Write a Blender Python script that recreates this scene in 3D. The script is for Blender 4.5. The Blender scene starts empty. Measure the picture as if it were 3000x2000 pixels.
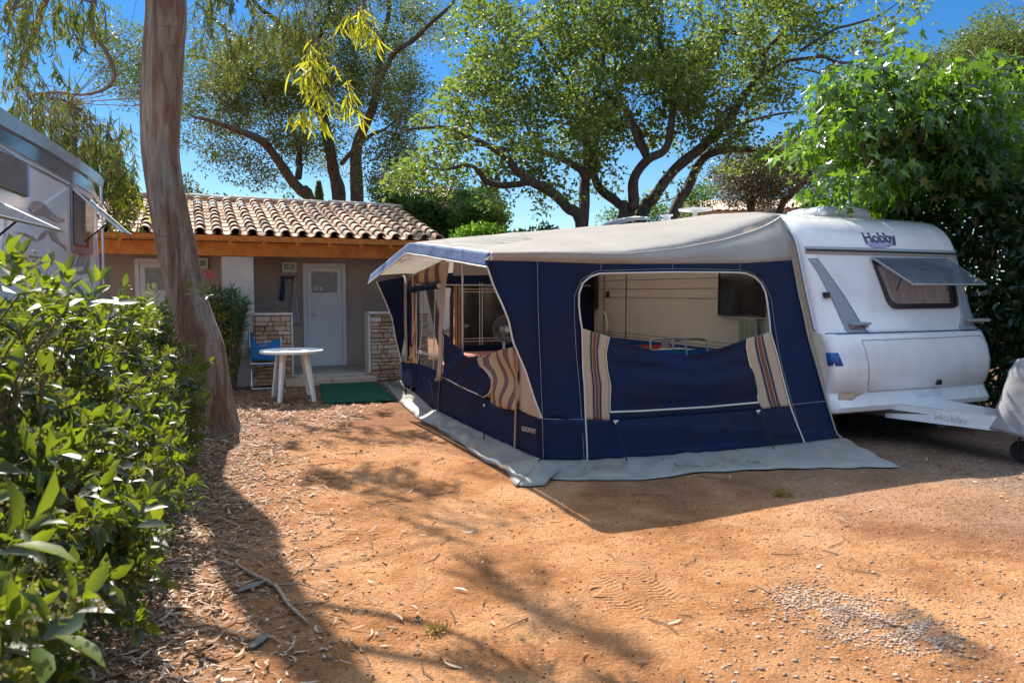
import bpy, bmesh, math, random
import numpy as np
from mathutils import Vector, Matrix, noise as mnoise
from mathutils.geometry import tessellate_polygon
random.seed(7)
rng = np.random.default_rng(11)
PI = math.pi
R = math.radians
sc = bpy.context.scene
COL = sc.collection

# ------------------------------------------------------------------ camera
CAM_H = 1.6
FPX = 2200.0                       # focal length in photo pixels (3000 wide)
PITCH = math.atan(145.0 / FPX)
cam_d = bpy.data.cameras.new('camera')
cam = bpy.data.objects.new('camera', cam_d)
COL.objects.link(cam)
cam.location = (0, 0, CAM_H)
cam.rotation_euler = (PI / 2 - PITCH, 0, 0)
cam_d.sensor_width = 36.0
cam_d.lens = 36.0 * FPX / 3000.0
cam_d.clip_start = 0.05
cam_d.clip_end = 2000
cam_d.dof.use_dof = True
cam_d.dof.focus_distance = 9.0
cam_d.dof.aperture_fstop = 6.3
sc.camera = cam

# ------------------------------------------------------------------ light
SUNK = (-0.43, 0.765)              # ground offset towards the sun per metre of height
sun_to = Vector((SUNK[0], SUNK[1], 1)).normalized()
SUN_ELEV = math.asin(sun_to.z)
world = bpy.data.worlds.new('World')
sc.world = world
world.use_nodes = True
nt = world.node_tree
nt.nodes.clear()
sky = nt.nodes.new('ShaderNodeTexSky')
sky.sky_type = 'NISHITA'
sky.sun_disc = False
sky.sun_elevation = SUN_ELEV
sky.sun_rotation = math.atan2(sun_to.x, sun_to.y)
sky.altitude = 300
sky.air_density = 1.0
sky.dust_density = 0.2
sky.ozone_density = 3.0
hsv = nt.nodes.new('ShaderNodeHueSaturation')
hsv.inputs['Saturation'].default_value = 1.0
bg = nt.nodes.new('ShaderNodeBackground')
bg.inputs['Strength'].default_value = 0.15
wo = nt.nodes.new('ShaderNodeOutputWorld')
# the low sky is much deeper blue than the model gives: grade it by height; unseen upper sky is boosted warm to fill the shade
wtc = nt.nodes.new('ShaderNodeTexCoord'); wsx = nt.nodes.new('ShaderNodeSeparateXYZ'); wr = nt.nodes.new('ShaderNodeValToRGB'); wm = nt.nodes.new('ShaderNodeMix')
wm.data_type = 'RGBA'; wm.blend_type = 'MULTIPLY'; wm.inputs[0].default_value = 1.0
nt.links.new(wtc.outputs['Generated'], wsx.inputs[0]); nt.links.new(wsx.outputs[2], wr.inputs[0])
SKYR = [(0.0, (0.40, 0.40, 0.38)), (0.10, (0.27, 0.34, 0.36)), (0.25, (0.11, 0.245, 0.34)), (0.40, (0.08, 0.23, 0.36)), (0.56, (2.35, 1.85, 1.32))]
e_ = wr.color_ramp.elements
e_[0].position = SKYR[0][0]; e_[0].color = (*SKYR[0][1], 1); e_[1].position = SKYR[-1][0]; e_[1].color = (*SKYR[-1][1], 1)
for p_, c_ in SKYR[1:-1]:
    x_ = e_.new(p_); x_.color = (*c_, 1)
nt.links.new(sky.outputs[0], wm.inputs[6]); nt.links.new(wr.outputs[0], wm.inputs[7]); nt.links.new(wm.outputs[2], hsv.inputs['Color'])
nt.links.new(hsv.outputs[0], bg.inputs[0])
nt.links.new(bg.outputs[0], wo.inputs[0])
sl = bpy.data.lights.new('sun', 'SUN')
sl.energy = 4.3
sl.angle = R(0.5)
sl.color = (1.0, 0.93, 0.82)
so = bpy.data.objects.new('sun', sl)
COL.objects.link(so)
so.location = (-6, 10, 14)
so.rotation_euler = sun_to.to_track_quat('Z', 'Y').to_euler()
sc.view_settings.view_transform = 'Standard'
sc.view_settings.look = 'None'
sc.view_settings.gamma = 1.0
sc.view_settings.exposure = 1.36
sc.cycles.max_bounces = 8
sc.cycles.transparent_max_bounces = 12
sc.cycles.use_denoising = True
sc.cycles.caustics_reflective = False
sc.cycles.caustics_refractive = False
sc.cycles.sample_clamp_indirect = 6.0

# ------------------------------------------------------------------ measuring helpers
# the pitch where the ground plan was measured from; they only turn measurements into metres
CR = Matrix.Rotation(-PITCH, 4, 'X')
CO = Vector((0, 0, CAM_H))
def ray(px, py):
    return (CR @ Vector(((px - 1500) / FPX, 1.0, -(py - 1000) / FPX)))
def at(px, py, depth):
    d = ray(px, py)
    return CO + d * (depth / d.y)
def ground(px, py, z=0.0):
    d = ray(px, py)
    return CO + d * ((z - CAM_H) / d.z)
class Frame:
    def __init__(s, ox, oy, ang):
        s.M = Matrix.Translation((ox, oy, 0)) @ Matrix.Rotation(ang, 4, 'Z')
        s.I = s.M.inverted()
        s.o = s.I @ CO
    def d(s, px, py):
        return (s.I.to_3x3() @ ray(px, py))
    def onx(s, px, py, x):
        d = s.d(px, py); return s.o + d * ((x - s.o.x) / d.x)
    def ony(s, px, py, y):
        d = s.d(px, py); return s.o + d * ((y - s.o.y) / d.y)
    def onz(s, px, py, z):
        d = s.d(px, py); return s.o + d * ((z - s.o.z) / d.z)
F = Frame(3.26, 7.6, R(23.1))      # caravan, awning and bungalow share one set of axes
WM = Matrix.Identity(4)

# ------------------------------------------------------------------ object helpers
WORLDM = {}
def tag(o, label=None, cat=None, group=None, kind=None):
    if label: o['label'] = label
    if cat: o['category'] = cat
    if group: o['group'] = group
    if kind: o['kind'] = kind
    return o
def thing(name, label, cat, M, group=None):
    o = bpy.data.objects.new(name, None)
    COL.objects.link(o)
    o.empty_display_size = 0.2
    o.matrix_world = M
    WORLDM[o.name] = M.copy()
    return tag(o, label, cat, group)
def base(frame, x, y, z=0.0, ang=0.0):
    return frame.M @ Matrix.Translation((x, y, z)) @ Matrix.Rotation(ang, 4, 'Z')
def link_mesh(name, me, mats, parent=None, M=None):
    o = bpy.data.objects.new(name, me)
    for m in (mats if isinstance(mats, (list, tuple)) else [mats]):
        me.materials.append(m)
    COL.objects.link(o)
    if parent is not None:
        o.parent = parent
        WORLDM[o.name] = WORLDM[parent.name]
    else:
        o.matrix_world = M if M is not None else Matrix.Identity(4)
        WORLDM[o.name] = o.matrix_world.copy() if M is None else M.copy()
    return o

class MB:
    """collects shapes in a design frame, then links them as ONE mesh object"""
    def __init__(s, frame=None):
        s.v = []; s.f = []; s.uv = []; s.mi = []; s.fm = frame.M if frame else Matrix.Identity(4)
    def add(s, vs, fs, uvs=None, mi=0):
        b = len(s.v)
        s.v += [Vector(p) for p in vs]
        s.uv += (uvs if uvs else [(0, 0)] * len(vs))
        for f in fs:
            s.f.append([b + i for i in f]); s.mi.append(mi)
        return s
    def box(s, x0, x1, y0, y1, z0, z1, M=None, mi=0, bev=0.0):
        bm = bmesh.new()
        r = bmesh.ops.create_cube(bm, size=1)
        for v in bm.verts:
            v.co = Vector(((x0 + x1) / 2 + v.co.x * (x1 - x0), (y0 + y1) / 2 + v.co.y * (y1 - y0), (z0 + z1) / 2 + v.co.z * (z1 - z0)))
        if bev > 0:
            bmesh.ops.bevel(bm, geom=bm.edges[:], offset=bev, segments=2, affect='EDGES', profile=0.6)
        return s.frombm(bm, M, mi)
    def frombm(s, bm, M=None, mi=0):
        bm.verts.index_update()
        vs = [(M @ v.co if M else v.co.copy()) for v in bm.verts]
        fs = [[v.index for v in f.verts] for f in bm.faces]
        s.add(vs, fs, None, mi); bm.free(); return s
    def tube(s, pts, rad, seg=8, cap=True, mi=0, smooth=0):
        pts = [Vector(p) for p in pts]
        if smooth:
            pts, rad = catmull(pts, rad, smooth)
        n = len(pts)
        rs = rad if isinstance(rad, (list, tuple)) else [rad] * n
        vs = []; fs = []
        t0 = (pts[1] - pts[0]).normalized()
        ref = Vector((0, 0, 1)) if abs(t0.z) < 0.9 else Vector((1, 0, 0))
        a = t0.cross(ref).normalized()
        for i in range(n):
            t = (pts[min(i + 1, n - 1)] - pts[max(i - 1, 0)])
            if t.length < 1e-9: t = t0
            t = t.normalized()
            a = (a - t * a.dot(t))
            a = a.normalized() if a.length > 1e-6 else t.orthogonal().normalized()
            b = t.cross(a)
            for k in range(seg):
                an = 2 * PI * k / seg
                vs.append(pts[i] + (a * math.cos(an) + b * math.sin(an)) * rs[i])
        for i in range(n - 1):
            for k in range(seg):
                k2 = (k + 1) % seg
                fs.append([i * seg + k, i * seg + k2, (i + 1) * seg + k2, (i + 1) * seg + k])
        if cap:
            fs.append(list(range(seg))[::-1]); fs.append([(n - 1) * seg + k for k in range(seg)])
        return s.add(vs, fs, None, mi)
    def lathe(s, prof, seg=24, M=None, mi=0):
        vs = []; fs = []
        for (r, z) in prof:
            for k in range(seg):
                an = 2 * PI * k / seg
                p = Vector((r * math.cos(an), r * math.sin(an), z))
                vs.append(M @ p if M else p)
        for i in range(len(prof) - 1):
            for k in range(seg):
                k2 = (k + 1) % seg
                fs.append([i * seg + k, i * seg + k2, (i + 1) * seg + k2, (i + 1) * seg + k])
        fs.append(list(range(seg))[::-1]); fs.append([(len(prof) - 1) * seg + k for k in range(seg)])
        return s.add(vs, fs, None, mi)
    def grid(s, fn, nu, nv, mi=0):
        vs = []; uvs = []; fs = []
        for j in range(nv + 1):
            for i in range(nu + 1):
                vs.append(fn(i / nu, j / nv)); uvs.append((i / nu, j / nv))
        for j in range(nv):
            for i in range(nu):
                a = j * (nu + 1) + i
                fs.append([a, a + 1, a + nu + 2, a + nu + 1])
        return s.add(vs, fs, uvs, mi)
    def loft(s, A, B, nu=12, nv=16, disp=None, mi=0):
        A = resample([Vector(p) for p in A], nv); B = resample([Vector(p) for p in B], nv)
        def fn(u, v):
            j = int(round(v * nv)); p = A[j].lerp(B[j], u)
            return disp(p) if disp else p
        return s.grid(fn, nu, nv, mi)
    def poly(s, pts, holes=(), maxlen=None, disp=None, mi=0, thick=None):
        """flat-ish polygon with holes; thick = extrusion vector"""
        loops = [[Vector(p) for p in pts]] + [[Vector(p) for p in h] for h in holes]
        tris = tessellate_polygon(loops)
        allp = [p for l in loops for p in l]
        if maxlen:
            bm = bmesh.new()
            bv = [bm.verts.new(p) for p in allp]
            for t in tris:
                try: bm.faces.new([bv[i] for i in t])
                except ValueError: pass
            for it in range(8):
                es = [e for e in bm.edges if e.calc_length() > maxlen]
                if not es: break
                bmesh.ops.subdivide_edges(bm, edges=es, cuts=1)
                bmesh.ops.triangulate(bm, faces=[f for f in bm.faces if len(f.verts) > 3])
            if disp:
                for v in bm.verts: v.co = disp(v.co)
            return s.frombm(bm, None, mi)
        if thick is None:
            return s.add(allp, [list(t) for t in tris], None, mi)
        th = Vector(thick); n = len(allp)
        fs = [list(t) for t in tris] + [[i + n for i in t][::-1] for t in tris]
        k = 0
        for l in loops:
            m = len(l)
            for i in range(m):
                a, b = k + i, k + (i + 1) % m
                fs.append([a, b, b + n, a + n])
            k += m
        return s.add(allp + [p + th for p in allp], fs, None, mi)
    def build(s, name, mats, parent=None, M=None, smooth=False, solid=0.0, angle=None, bevel=0.0):
        root = WORLDM[parent.name] if parent is not None else (M if M is not None else Matrix.Identity(4))
        T = root.inverted() @ s.fm
        me = bpy.data.meshes.new(name)
        me.from_pydata([tuple(T @ v) for v in s.v], [], s.f)
        if any(u != (0, 0) for u in s.uv):
            uvl = me.uv_layers.new(name='UVMap')
            li = np.empty(len(me.loops), dtype=np.int32); me.loops.foreach_get('vertex_index', li)
            arr = np.array(s.uv, dtype=np.float32)[li]
            uvl.data.foreach_set('uv', arr.ravel())
        me.polygons.foreach_set('material_index', s.mi)
        bm = bmesh.new(); bm.from_mesh(me)
        bmesh.ops.recalc_face_normals(bm, faces=bm.faces[:])
        bm.to_mesh(me); bm.free()
        if smooth:
            me.polygons.foreach_set('use_smooth', [True] * len(me.polygons))
            if angle is not None:
                me.set_sharp_from_angle(angle=R(angle))
        me.update()
        o = link_mesh(name, me, mats, parent, M)
        if bevel:
            m = o.modifiers.new('b', 'BEVEL'); m.width = bevel; m.segments = 2; m.limit_method = 'ANGLE'
        if solid:
            m = o.modifiers.new('s', 'SOLIDIFY'); m.thickness = solid; m.offset = 0
        return o

def resample(pts, n):
    L = [0]
    for a, b in zip(pts, pts[1:]): L.append(L[-1] + (b - a).length)
    out = []
    k = 0
    for j in range(n + 1):
        t = L[-1] * j / n
        while k < len(pts) - 2 and L[k + 1] < t: k += 1
        seg = max(L[k + 1] - L[k], 1e-9)
        out.append(pts[k].lerp(pts[k + 1], min(1, max(0, (t - L[k]) / seg))))
    return out
def catmull(pts, rad, sub):
    n = len(pts); out = []; rr = []
    rs = rad if isinstance(rad, (list, tuple)) else [rad] * n
    for i in range(n - 1):
        p0, p1, p2, p3 = pts[max(i - 1, 0)], pts[i], pts[i + 1], pts[min(i + 2, n - 1)]
        for k in range(sub):
            t = k / sub
            out.append(0.5 * ((2 * p1) + (p2 - p0) * t + (2 * p0 - 5 * p1 + 4 * p2 - p3) * t * t + (3 * p1 - p0 - 3 * p2 + p3) * t ** 3))
            rr.append(rs[i] * (1 - t) + rs[i + 1] * t)
    out.append(pts[-1]); rr.append(rs[-1])
    return out, rr
def nz(p, s, seed=0.0):
    return mnoise.noise(Vector((p[0] * s + seed, p[1] * s - seed, p[2] * s + seed * 0.5)))

# ------------------------------------------------------------------ materials
def newmat(name):
    m = bpy.data.materials.new(name); m.use_nodes = True
    n = m.node_tree; n.nodes.clear()
    out = n.nodes.new('ShaderNodeOutputMaterial')
    return m, n, out
def N(n, t, **k):
    x = n.nodes.new(t)
    for a, b in k.items():
        if a.startswith('i_'): x.inputs[a[2:].replace('_', ' ')].default_value = b
        else: setattr(x, a, b)
    return x
def ramp(n, stops, interp='LINEAR'):
    r = n.nodes.new('ShaderNodeValToRGB'); r.color_ramp.interpolation = interp
    e = r.color_ramp.elements
    while len(e) > 1: e.remove(e[-1])
    e[0].position = stops[0][0]; e[0].color = (*stops[0][1], 1)
    for p, c in stops[1:]:
        x = e.new(p); x.color = (*c, 1)
    return r
def coords(n, scale=(1, 1, 1), kind='Object'):
    tc = n.nodes.new('ShaderNodeTexCoord'); mp = n.nodes.new('ShaderNodeMapping')
    mp.inputs['Scale'].default_value = scale
    n.links.new(tc.outputs[kind], mp.inputs['Vector'])
    return mp.outputs[0]
def surf(name, c1, c2=None, scale=6.0, rough=0.6, bump=0.0, bscale=40.0, metal=0.0, coat=0.0, spec=0.5, stretch=(1, 1, 1), dirt=None, dscale=1.5, damt=0.5, detail=6, sheen=0.0, trans=0.0):
    m, n, out = newmat(name)
    p = N(n, 'ShaderNodeBsdfPrincipled'); L = n.links.new
    p.inputs['Roughness'].default_value = rough; p.inputs['Metallic'].default_value = metal
    p.inputs['Coat Weight'].default_value = coat; p.inputs['Specular IOR Level'].default_value = spec
    p.inputs['Coat Roughness'].default_value = 0.08; p.inputs['Sheen Weight'].default_value = sheen
    co = coords(n, stretch)
    c2 = c2 or tuple(x * 0.82 for x in c1)
    t = N(n, 'ShaderNodeTexNoise', i_Scale=scale, i_Detail=detail, i_Roughness=0.6)
    L(co, t.inputs['Vector'])
    r = ramp(n, [(0.32, c1), (0.68, c2)]); L(t.outputs[0], r.inputs[0])
    colout = r.outputs[0]
    if dirt:
        t2 = N(n, 'ShaderNodeTexNoise', i_Scale=dscale, i_Detail=8.0, i_Roughness=0.7); L(co, t2.inputs['Vector'])
        r2 = ramp(n, [(0.45, (0, 0, 0)), (0.75, (damt,) * 3)]); L(t2.outputs[0], r2.inputs[0])
        mx = N(n, 'ShaderNodeMix', data_type='RGBA'); L(r2.outputs[0], mx.inputs[0]); L(colout, mx.inputs[6]); mx.inputs[7].default_value = (*dirt, 1)
        colout = mx.outputs[2]
    L(colout, p.inputs['Base Color'])
    if bump:
        t3 = N(n, 'ShaderNodeTexNoise', i_Scale=bscale, i_Detail=5.0); L(co, t3.inputs['Vector'])
        b = N(n, 'ShaderNodeBump', i_Strength=bump, i_Distance=0.02); L(t3.outputs[0], b.inputs['Height']); L(b.outputs[0], p.inputs['Normal'])
    sh = p.outputs[0]
    if trans:
        tr = N(n, 'ShaderNodeBsdfTranslucent'); L(colout, tr.inputs[0])
        ms = N(n, 'ShaderNodeMixShader'); ms.inputs[0].default_value = trans
        L(sh, ms.inputs[1]); L(tr.outputs[0], ms.inputs[2]); sh = ms.outputs[0]
    L(sh, out.inputs[0])
    return m
def leafmat(name, cols, trans=(0.35, 0.55, 0.04), tw=0.35, rough=0.42, spec=0.5, pos=None):
    m, n, out = newmat(name); L = n.links.new
    g = N(n, 'ShaderNodeNewGeometry')
    k = len(cols)
    r = ramp(n, [((i / (k - 1)) if pos is None else pos[i], c) for i, c in enumerate(cols)]); L(g.outputs['Random Per Island'], r.inputs[0])
    p = N(n, 'ShaderNodeBsdfPrincipled'); p.inputs['Roughness'].default_value = rough
    p.inputs['Specular IOR Level'].default_value = spec
    L(r.outputs[0], p.inputs['Base Color'])
    tr = N(n, 'ShaderNodeBsdfTranslucent')
    mx = N(n, 'ShaderNodeMix', data_type='RGBA'); mx.inputs[0].default_value = 0.55
    L(r.outputs[0], mx.inputs[6]); mx.inputs[7].default_value = (*trans, 1); L(mx.outputs[2], tr.inputs[0])
    ms = N(n, 'ShaderNodeMixShader'); ms.inputs[0].default_value = tw
    L(p.outputs[0], ms.inputs[1]); L(tr.outputs[0], ms.inputs[2]); L(ms.outputs[0], out.inputs[0])
    return m
def glassmat(name, tint=(0.8, 0.85, 0.88), alpha=0.25, rough=0.05, dark=(0.02, 0.02, 0.025)):
    """thin sheet: see-through, with a tinted reflecting body"""
    m, n, out = newmat(name); L = n.links.new
    t = N(n, 'ShaderNodeBsdfTransparent'); t.inputs[0].default_value = (*tint, 1)
    p = N(n, 'ShaderNodeBsdfPrincipled'); p.inputs['Base Color'].default_value = (*dark, 1); p.inputs['Roughness'].default_value = rough
    p.inputs['Coat Weight'].default_value = 0.5
    ms = N(n, 'ShaderNodeMixShader')
    fr = N(n, 'ShaderNodeFresnel'); fr.inputs[0].default_value = 1.22
    ad = N(n, 'ShaderNodeMath', operation='ADD'); ad.use_clamp = True; ad.inputs[1].default_value = alpha
    co = coords(n); tn = N(n, 'ShaderNodeTexNoise', i_Scale=5.0, i_Detail=3.0); L(co, tn.inputs['Vector'])
    b = N(n, 'ShaderNodeBump', i_Strength=0.25, i_Distance=0.02); L(tn.outputs[0], b.inputs['Height']); L(b.outputs[0], p.inputs['Normal'])
    fm_ = N(n, 'ShaderNodeMath', operation='MULTIPLY'); fm_.inputs[1].default_value = 0.3; L(fr.outputs[0], fm_.inputs[0]); L(fm_.outputs[0], ad.inputs[0]); L(ad.outputs[0], ms.inputs[0]); L(t.outputs[0], ms.inputs[1]); L(p.outputs[0], ms.inputs[2]); L(ms.outputs[0], out.inputs[0])
    return m
def barkmat(name, cols, sx=18.0, sz=1.6, bump=0.5, rough=0.85, dist=0.03):
    m, n, out = newmat(name); L = n.links.new
    p = N(n, 'ShaderNodeBsdfPrincipled'); p.inputs['Roughness'].default_value = rough; p.inputs['Specular IOR Level'].default_value = 0.25
    co = coords(n, (1, 1, sz / sx))
    t = N(n, 'ShaderNodeTexNoise', i_Scale=sx * 0.35, i_Detail=9.0, i_Roughness=0.62, i_Distortion=0.6); L(co, t.inputs['Vector'])
    k = len(cols)
    r = ramp(n, [(0.3 + 0.42 * i / (k - 1), c) for i, c in enumerate(cols)]); L(t.outputs[0], r.inputs[0])
    t2 = N(n, 'ShaderNodeTexNoise', i_Scale=sx, i_Detail=8.0, i_Roughness=0.7, i_Distortion=0.4); L(co, t2.inputs['Vector'])
    b = N(n, 'ShaderNodeBump', i_Strength=bump, i_Distance=dist); L(t2.outputs[0], b.inputs['Height']); L(b.outputs[0], p.inputs['Normal'])
    mm = N(n, 'ShaderNodeMix', data_type='RGBA', blend_type='MULTIPLY'); mm.inputs[0].default_value = 0.6
    r3 = ramp(n, [(0.35, (0.55, 0.5, 0.47)), (0.6, (1, 1, 1))]); L(t2.outputs[0], r3.inputs[0])
    L(r.outputs[0], mm.inputs[6]); L(r3.outputs[0], mm.inputs[7]); L(mm.outputs[2], p.inputs['Base Color'])
    L(p.outputs[0], out.inputs[0]); return m

def eucbark(name):
    m, n, out = newmat(name); L = n.links.new
    p = N(n, 'ShaderNodeBsdfPrincipled'); p.inputs['Roughness'].default_value = 0.82; p.inputs['Specular IOR Level'].default_value = 0.25
    co = coords(n, (1, 1, 0.12)); cb = coords(n, (1, 1, 0.13)); cw = coords(n, (1, 1, 1))
    big = N(n, 'ShaderNodeTexNoise', i_Scale=4.6, i_Detail=6.0, i_Roughness=0.6, i_Distortion=0.5); L(cb, big.inputs['Vector'])
    rb = ramp(n, [(0.36, (0.22, 0.175, 0.14)), (0.46, (0.29, 0.24, 0.20)), (0.52, (0.215, 0.135, 0.095)), (0.60, (0.165, 0.098, 0.07)), (0.68, (0.26, 0.20, 0.16))]); L(big.outputs[0], rb.inputs[0])
    fine = N(n, 'ShaderNodeTexNoise', i_Scale=26.0, i_Detail=8.0, i_Roughness=0.7, i_Distortion=0.3); L(co, fine.inputs['Vector'])
    rf = ramp(n, [(0.30, (0.38, 0.33, 0.30)), (0.44, (0.85, 0.82, 0.80)), (0.62, (1.12, 1.1, 1.08)), (0.72, (1.35, 1.32, 1.28))]); L(fine.outputs[0], rf.inputs[0])
    mm = N(n, 'ShaderNodeMix', data_type='RGBA', blend_type='MULTIPLY'); mm.inputs[0].default_value = 0.9; L(rb.outputs[0], mm.inputs[6]); L(rf.outputs[0], mm.inputs[7])
    # horizontal creases and flaking edges
    cr = N(n, 'ShaderNodeTexNoise', i_Scale=5.0, i_Detail=7.0, i_Roughness=0.7, i_Distortion=0.8); L(coords(n, (0.5, 0.5, 3.5)), cr.inputs['Vector'])
    rc = ramp(n, [(0.30, (0.45, 0.40, 0.38)), (0.38, (1, 1, 1))]); L(cr.outputs[0], rc.inputs[0])
    m2 = N(n, 'ShaderNodeMix', data_type='RGBA', blend_type='MULTIPLY'); m2.inputs[0].default_value = 0.8; L(mm.outputs[2], m2.inputs[6]); L(rc.outputs[0], m2.inputs[7])
    L(m2.outputs[2], p.inputs['Base Color'])
    h1 = N(n, 'ShaderNodeMath', operation='MULTIPLY_ADD'); h1.inputs[1].default_value = 1.6; L(big.outputs[0], h1.inputs[0]); L(fine.outputs[0], h1.inputs[2])
    h2 = N(n, 'ShaderNodeMath', operation='MULTIPLY_ADD'); h2.inputs[1].default_value = 0.6; L(cr.outputs[0], h2.inputs[0]); L(h1.outputs[0], h2.inputs[2])
    b = N(n, 'ShaderNodeBump', i_Strength=0.9, i_Distance=0.035); L(h2.outputs[0], b.inputs['Height']); L(b.outputs[0], p.inputs['Normal'])
    L(p.outputs[0], out.inputs[0]); return m

MT = {}
MT['stucco'] = surf('stucco', (0.57, 0.46, 0.37), (0.50, 0.40, 0.32), 3, 0.9, 0.5, 90, dirt=(0.33, 0.27, 0.22), damt=0.4, spec=0.2)
MT['stucco_white'] = surf('stucco_white', (0.62, 0.55, 0.49), (0.55, 0.49, 0.43), 3, 0.9, 0.5, 90, spec=0.2)
MT['concrete'] = surf('concrete', (0.46, 0.40, 0.34), (0.36, 0.31, 0.26), 8, 0.9, 0.3, 60)
MT['pvc_white'] = surf('pvc_white', (0.84, 0.84, 0.84), (0.80, 0.80, 0.80), 2, 0.35, 0.0, dirt=(0.6, 0.57, 0.52), damt=0.25)
MT['plastic_white'] = surf('plastic_white', (0.80, 0.80, 0.78), (0.74, 0.74, 0.72), 5, 0.4, 0.05, 30, dirt=(0.5, 0.42, 0.33), damt=0.35)
MT['plastic_grey'] = surf('plastic_grey', (0.35, 0.36, 0.38), (0.3, 0.31, 0.33), 5, 0.45)
MT['black'] = surf('black_plastic', (0.018, 0.018, 0.02), (0.03, 0.03, 0.032), 5, 0.4)
MT['metal'] = surf('aluminium', (0.62, 0.62, 0.64), (0.5, 0.5, 0.52), 9, 0.32, metal=0.9)
MT['steel_dark'] = surf('galvanised_steel', (0.22, 0.22, 0.23), (0.14, 0.13, 0.13), 12, 0.55, metal=0.6)
MT['wood'] = barkmat('orange_stained_wood', [(0.56, 0.17, 0.026), (0.68, 0.25, 0.048), (0.42, 0.115, 0.018)], 9, 9, 0.15, 0.55, 0.005)
MT['navy'] = surf('navy_canvas', (0.0075, 0.0185, 0.064), (0.013, 0.020, 0.050), 2.2, 0.62, 0.12, 500, dirt=(0.019, 0.016, 0.022), dscale=1.1, damt=0.7, spec=0.12)
MT['navy_faded'] = surf('faded_blue_trim', (0.07, 0.12, 0.25), (0.035, 0.065, 0.16), 14, 0.8, 0.3, 60, stretch=(1, 1, 1))
MT['cream'] = surf('cream_canvas', (0.70, 0.52, 0.40), (0.62, 0.46, 0.34), 3, 0.85, 0.15, 120, trans=0.25)
MT['awning_grey'] = surf('awning_roof_cloth', (0.64, 0.60, 0.55), (0.57, 0.53, 0.48), 1.4, 0.42, 0.25, 4, dirt=(0.42, 0.38, 0.33), dscale=2.5, damt=0.35, trans=0.55)
MT['flap'] = surf('grey_mud_flap', (0.31, 0.29, 0.265), (0.235, 0.222, 0.205), 2.2, 0.5, 0.25, 9, dirt=(0.30, 0.22, 0.15), dscale=3, damt=0.55)
MT['piping'] = surf('white_piping', (0.72, 0.68, 0.62), None, 6, 0.5)
MT['gelcoat'] = surf('caravan_gelcoat', (0.78, 0.775, 0.78), (0.71, 0.70, 0.71), 1.4, 0.20, 0.05, 2.2, coat=0.7, dirt=(0.50, 0.41, 0.33), dscale=5, damt=0.28, stretch=(1, 1, 0.22))
MT['gelcoat_grey'] = surf('grey_decal', (0.30, 0.32, 0.36), (0.26, 0.28, 0.32), 2, 0.3, coat=0.3)
MT['caravan_side'] = surf('hammered_aluminium_side', (0.80, 0.74, 0.66), (0.74, 0.68, 0.60), 3, 0.45, 0.5, 130)
MT['decal_blue'] = surf('blue_decal', (0.02, 0.07, 0.32), (0.02, 0.09, 0.28), 6, 0.35)
MT['decal_navy'] = surf('navy_lettering', (0.03, 0.04, 0.12), None, 6, 0.35)
MT['decal_violet'] = surf('violet_swoosh', (0.28, 0.27, 0.48), (0.42, 0.38, 0.55), 9, 0.35)
MT['dark_glass'] = surf('smoked_acrylic', (0.022, 0.022, 0.024), (0.05, 0.048, 0.045), 5, 0.12, coat=0.6)
MT['acrylic'] = glassmat('tinted_acrylic', (0.66, 0.70, 0.74), 0.14, 0.06, (0.35, 0.37, 0.40))
MT['vinyl'] = glassmat('clear_vinyl', (0.86, 0.87, 0.86), 0.10, 0.12, (0.25, 0.25, 0.24))
MT['curtain'] = surf('brown_curtain', (0.34, 0.27, 0.24), (0.22, 0.17, 0.15), 20, 0.9, 0.4, 14, stretch=(1, 1, 0.05))
MT['motor_white'] = surf('motorhome_side', (0.80, 0.80, 0.84), (0.76, 0.76, 0.81), 2, 0.12, 0.012, 2.0, coat=1.0)
MT['motor_grey'] = surf('motorhome_roof_rail', (0.45, 0.49, 0.55), (0.4, 0.44, 0.5), 3, 0.25, metal=0.5, coat=0.5)
MT['motor_dark'] = surf('motorhome_dark_band', (0.06, 0.09, 0.13), (0.05, 0.07, 0.11), 3, 0.12, coat=1.0)
MT['swirl'] = surf('taupe_swirl_decal', (0.20, 0.16, 0.16), (0.36, 0.33, 0.34), 2.5, 0.25, coat=0.5)
MT['mat_green'] = surf('green_artificial_turf', (0.0, 0.10, 0.05), (0.0, 0.075, 0.035), 60, 0.95, 0.9, 300)
MT['chair_blue'] = surf('blue_mesh_fabric', (0.02, 0.16, 0.42), (0.03, 0.20, 0.45), 30, 0.8, 0.3, 200, trans=0.2)
MT['blue_cloth'] = surf('dark_blue_cloth', (0.015, 0.05, 0.14), (0.02, 0.08, 0.2), 20, 0.9)
MT['towel'] = surf('pale_towel', (0.62, 0.60, 0.58), (0.45, 0.44, 0.45), 14, 0.95, 0.6, 60)
MT['pink_cloth'] = surf('pink_tablecloth', (0.62, 0.25, 0.20), (0.50, 0.18, 0.15), 25, 0.8, 0.1, 60)
MT['cover_grey'] = surf('grey_hitch_cover', (0.27, 0.27, 0.285), (0.22, 0.22, 0.235), 3, 0.6, 0.4, 8)
MT['green_box'] = surf('green_meter_glass', (0.10, 0.28, 0.18), (0.16, 0.34, 0.24), 10, 0.2)
MT['frost'] = surf('frosted_glass', (0.27, 0.28, 0.27), (0.42, 0.42, 0.39), 9, 0.25, 0.4, 60)
MT['rope'] = surf('black_cord', (0.015, 0.015, 0.015), None, 10, 0.8)

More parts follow.
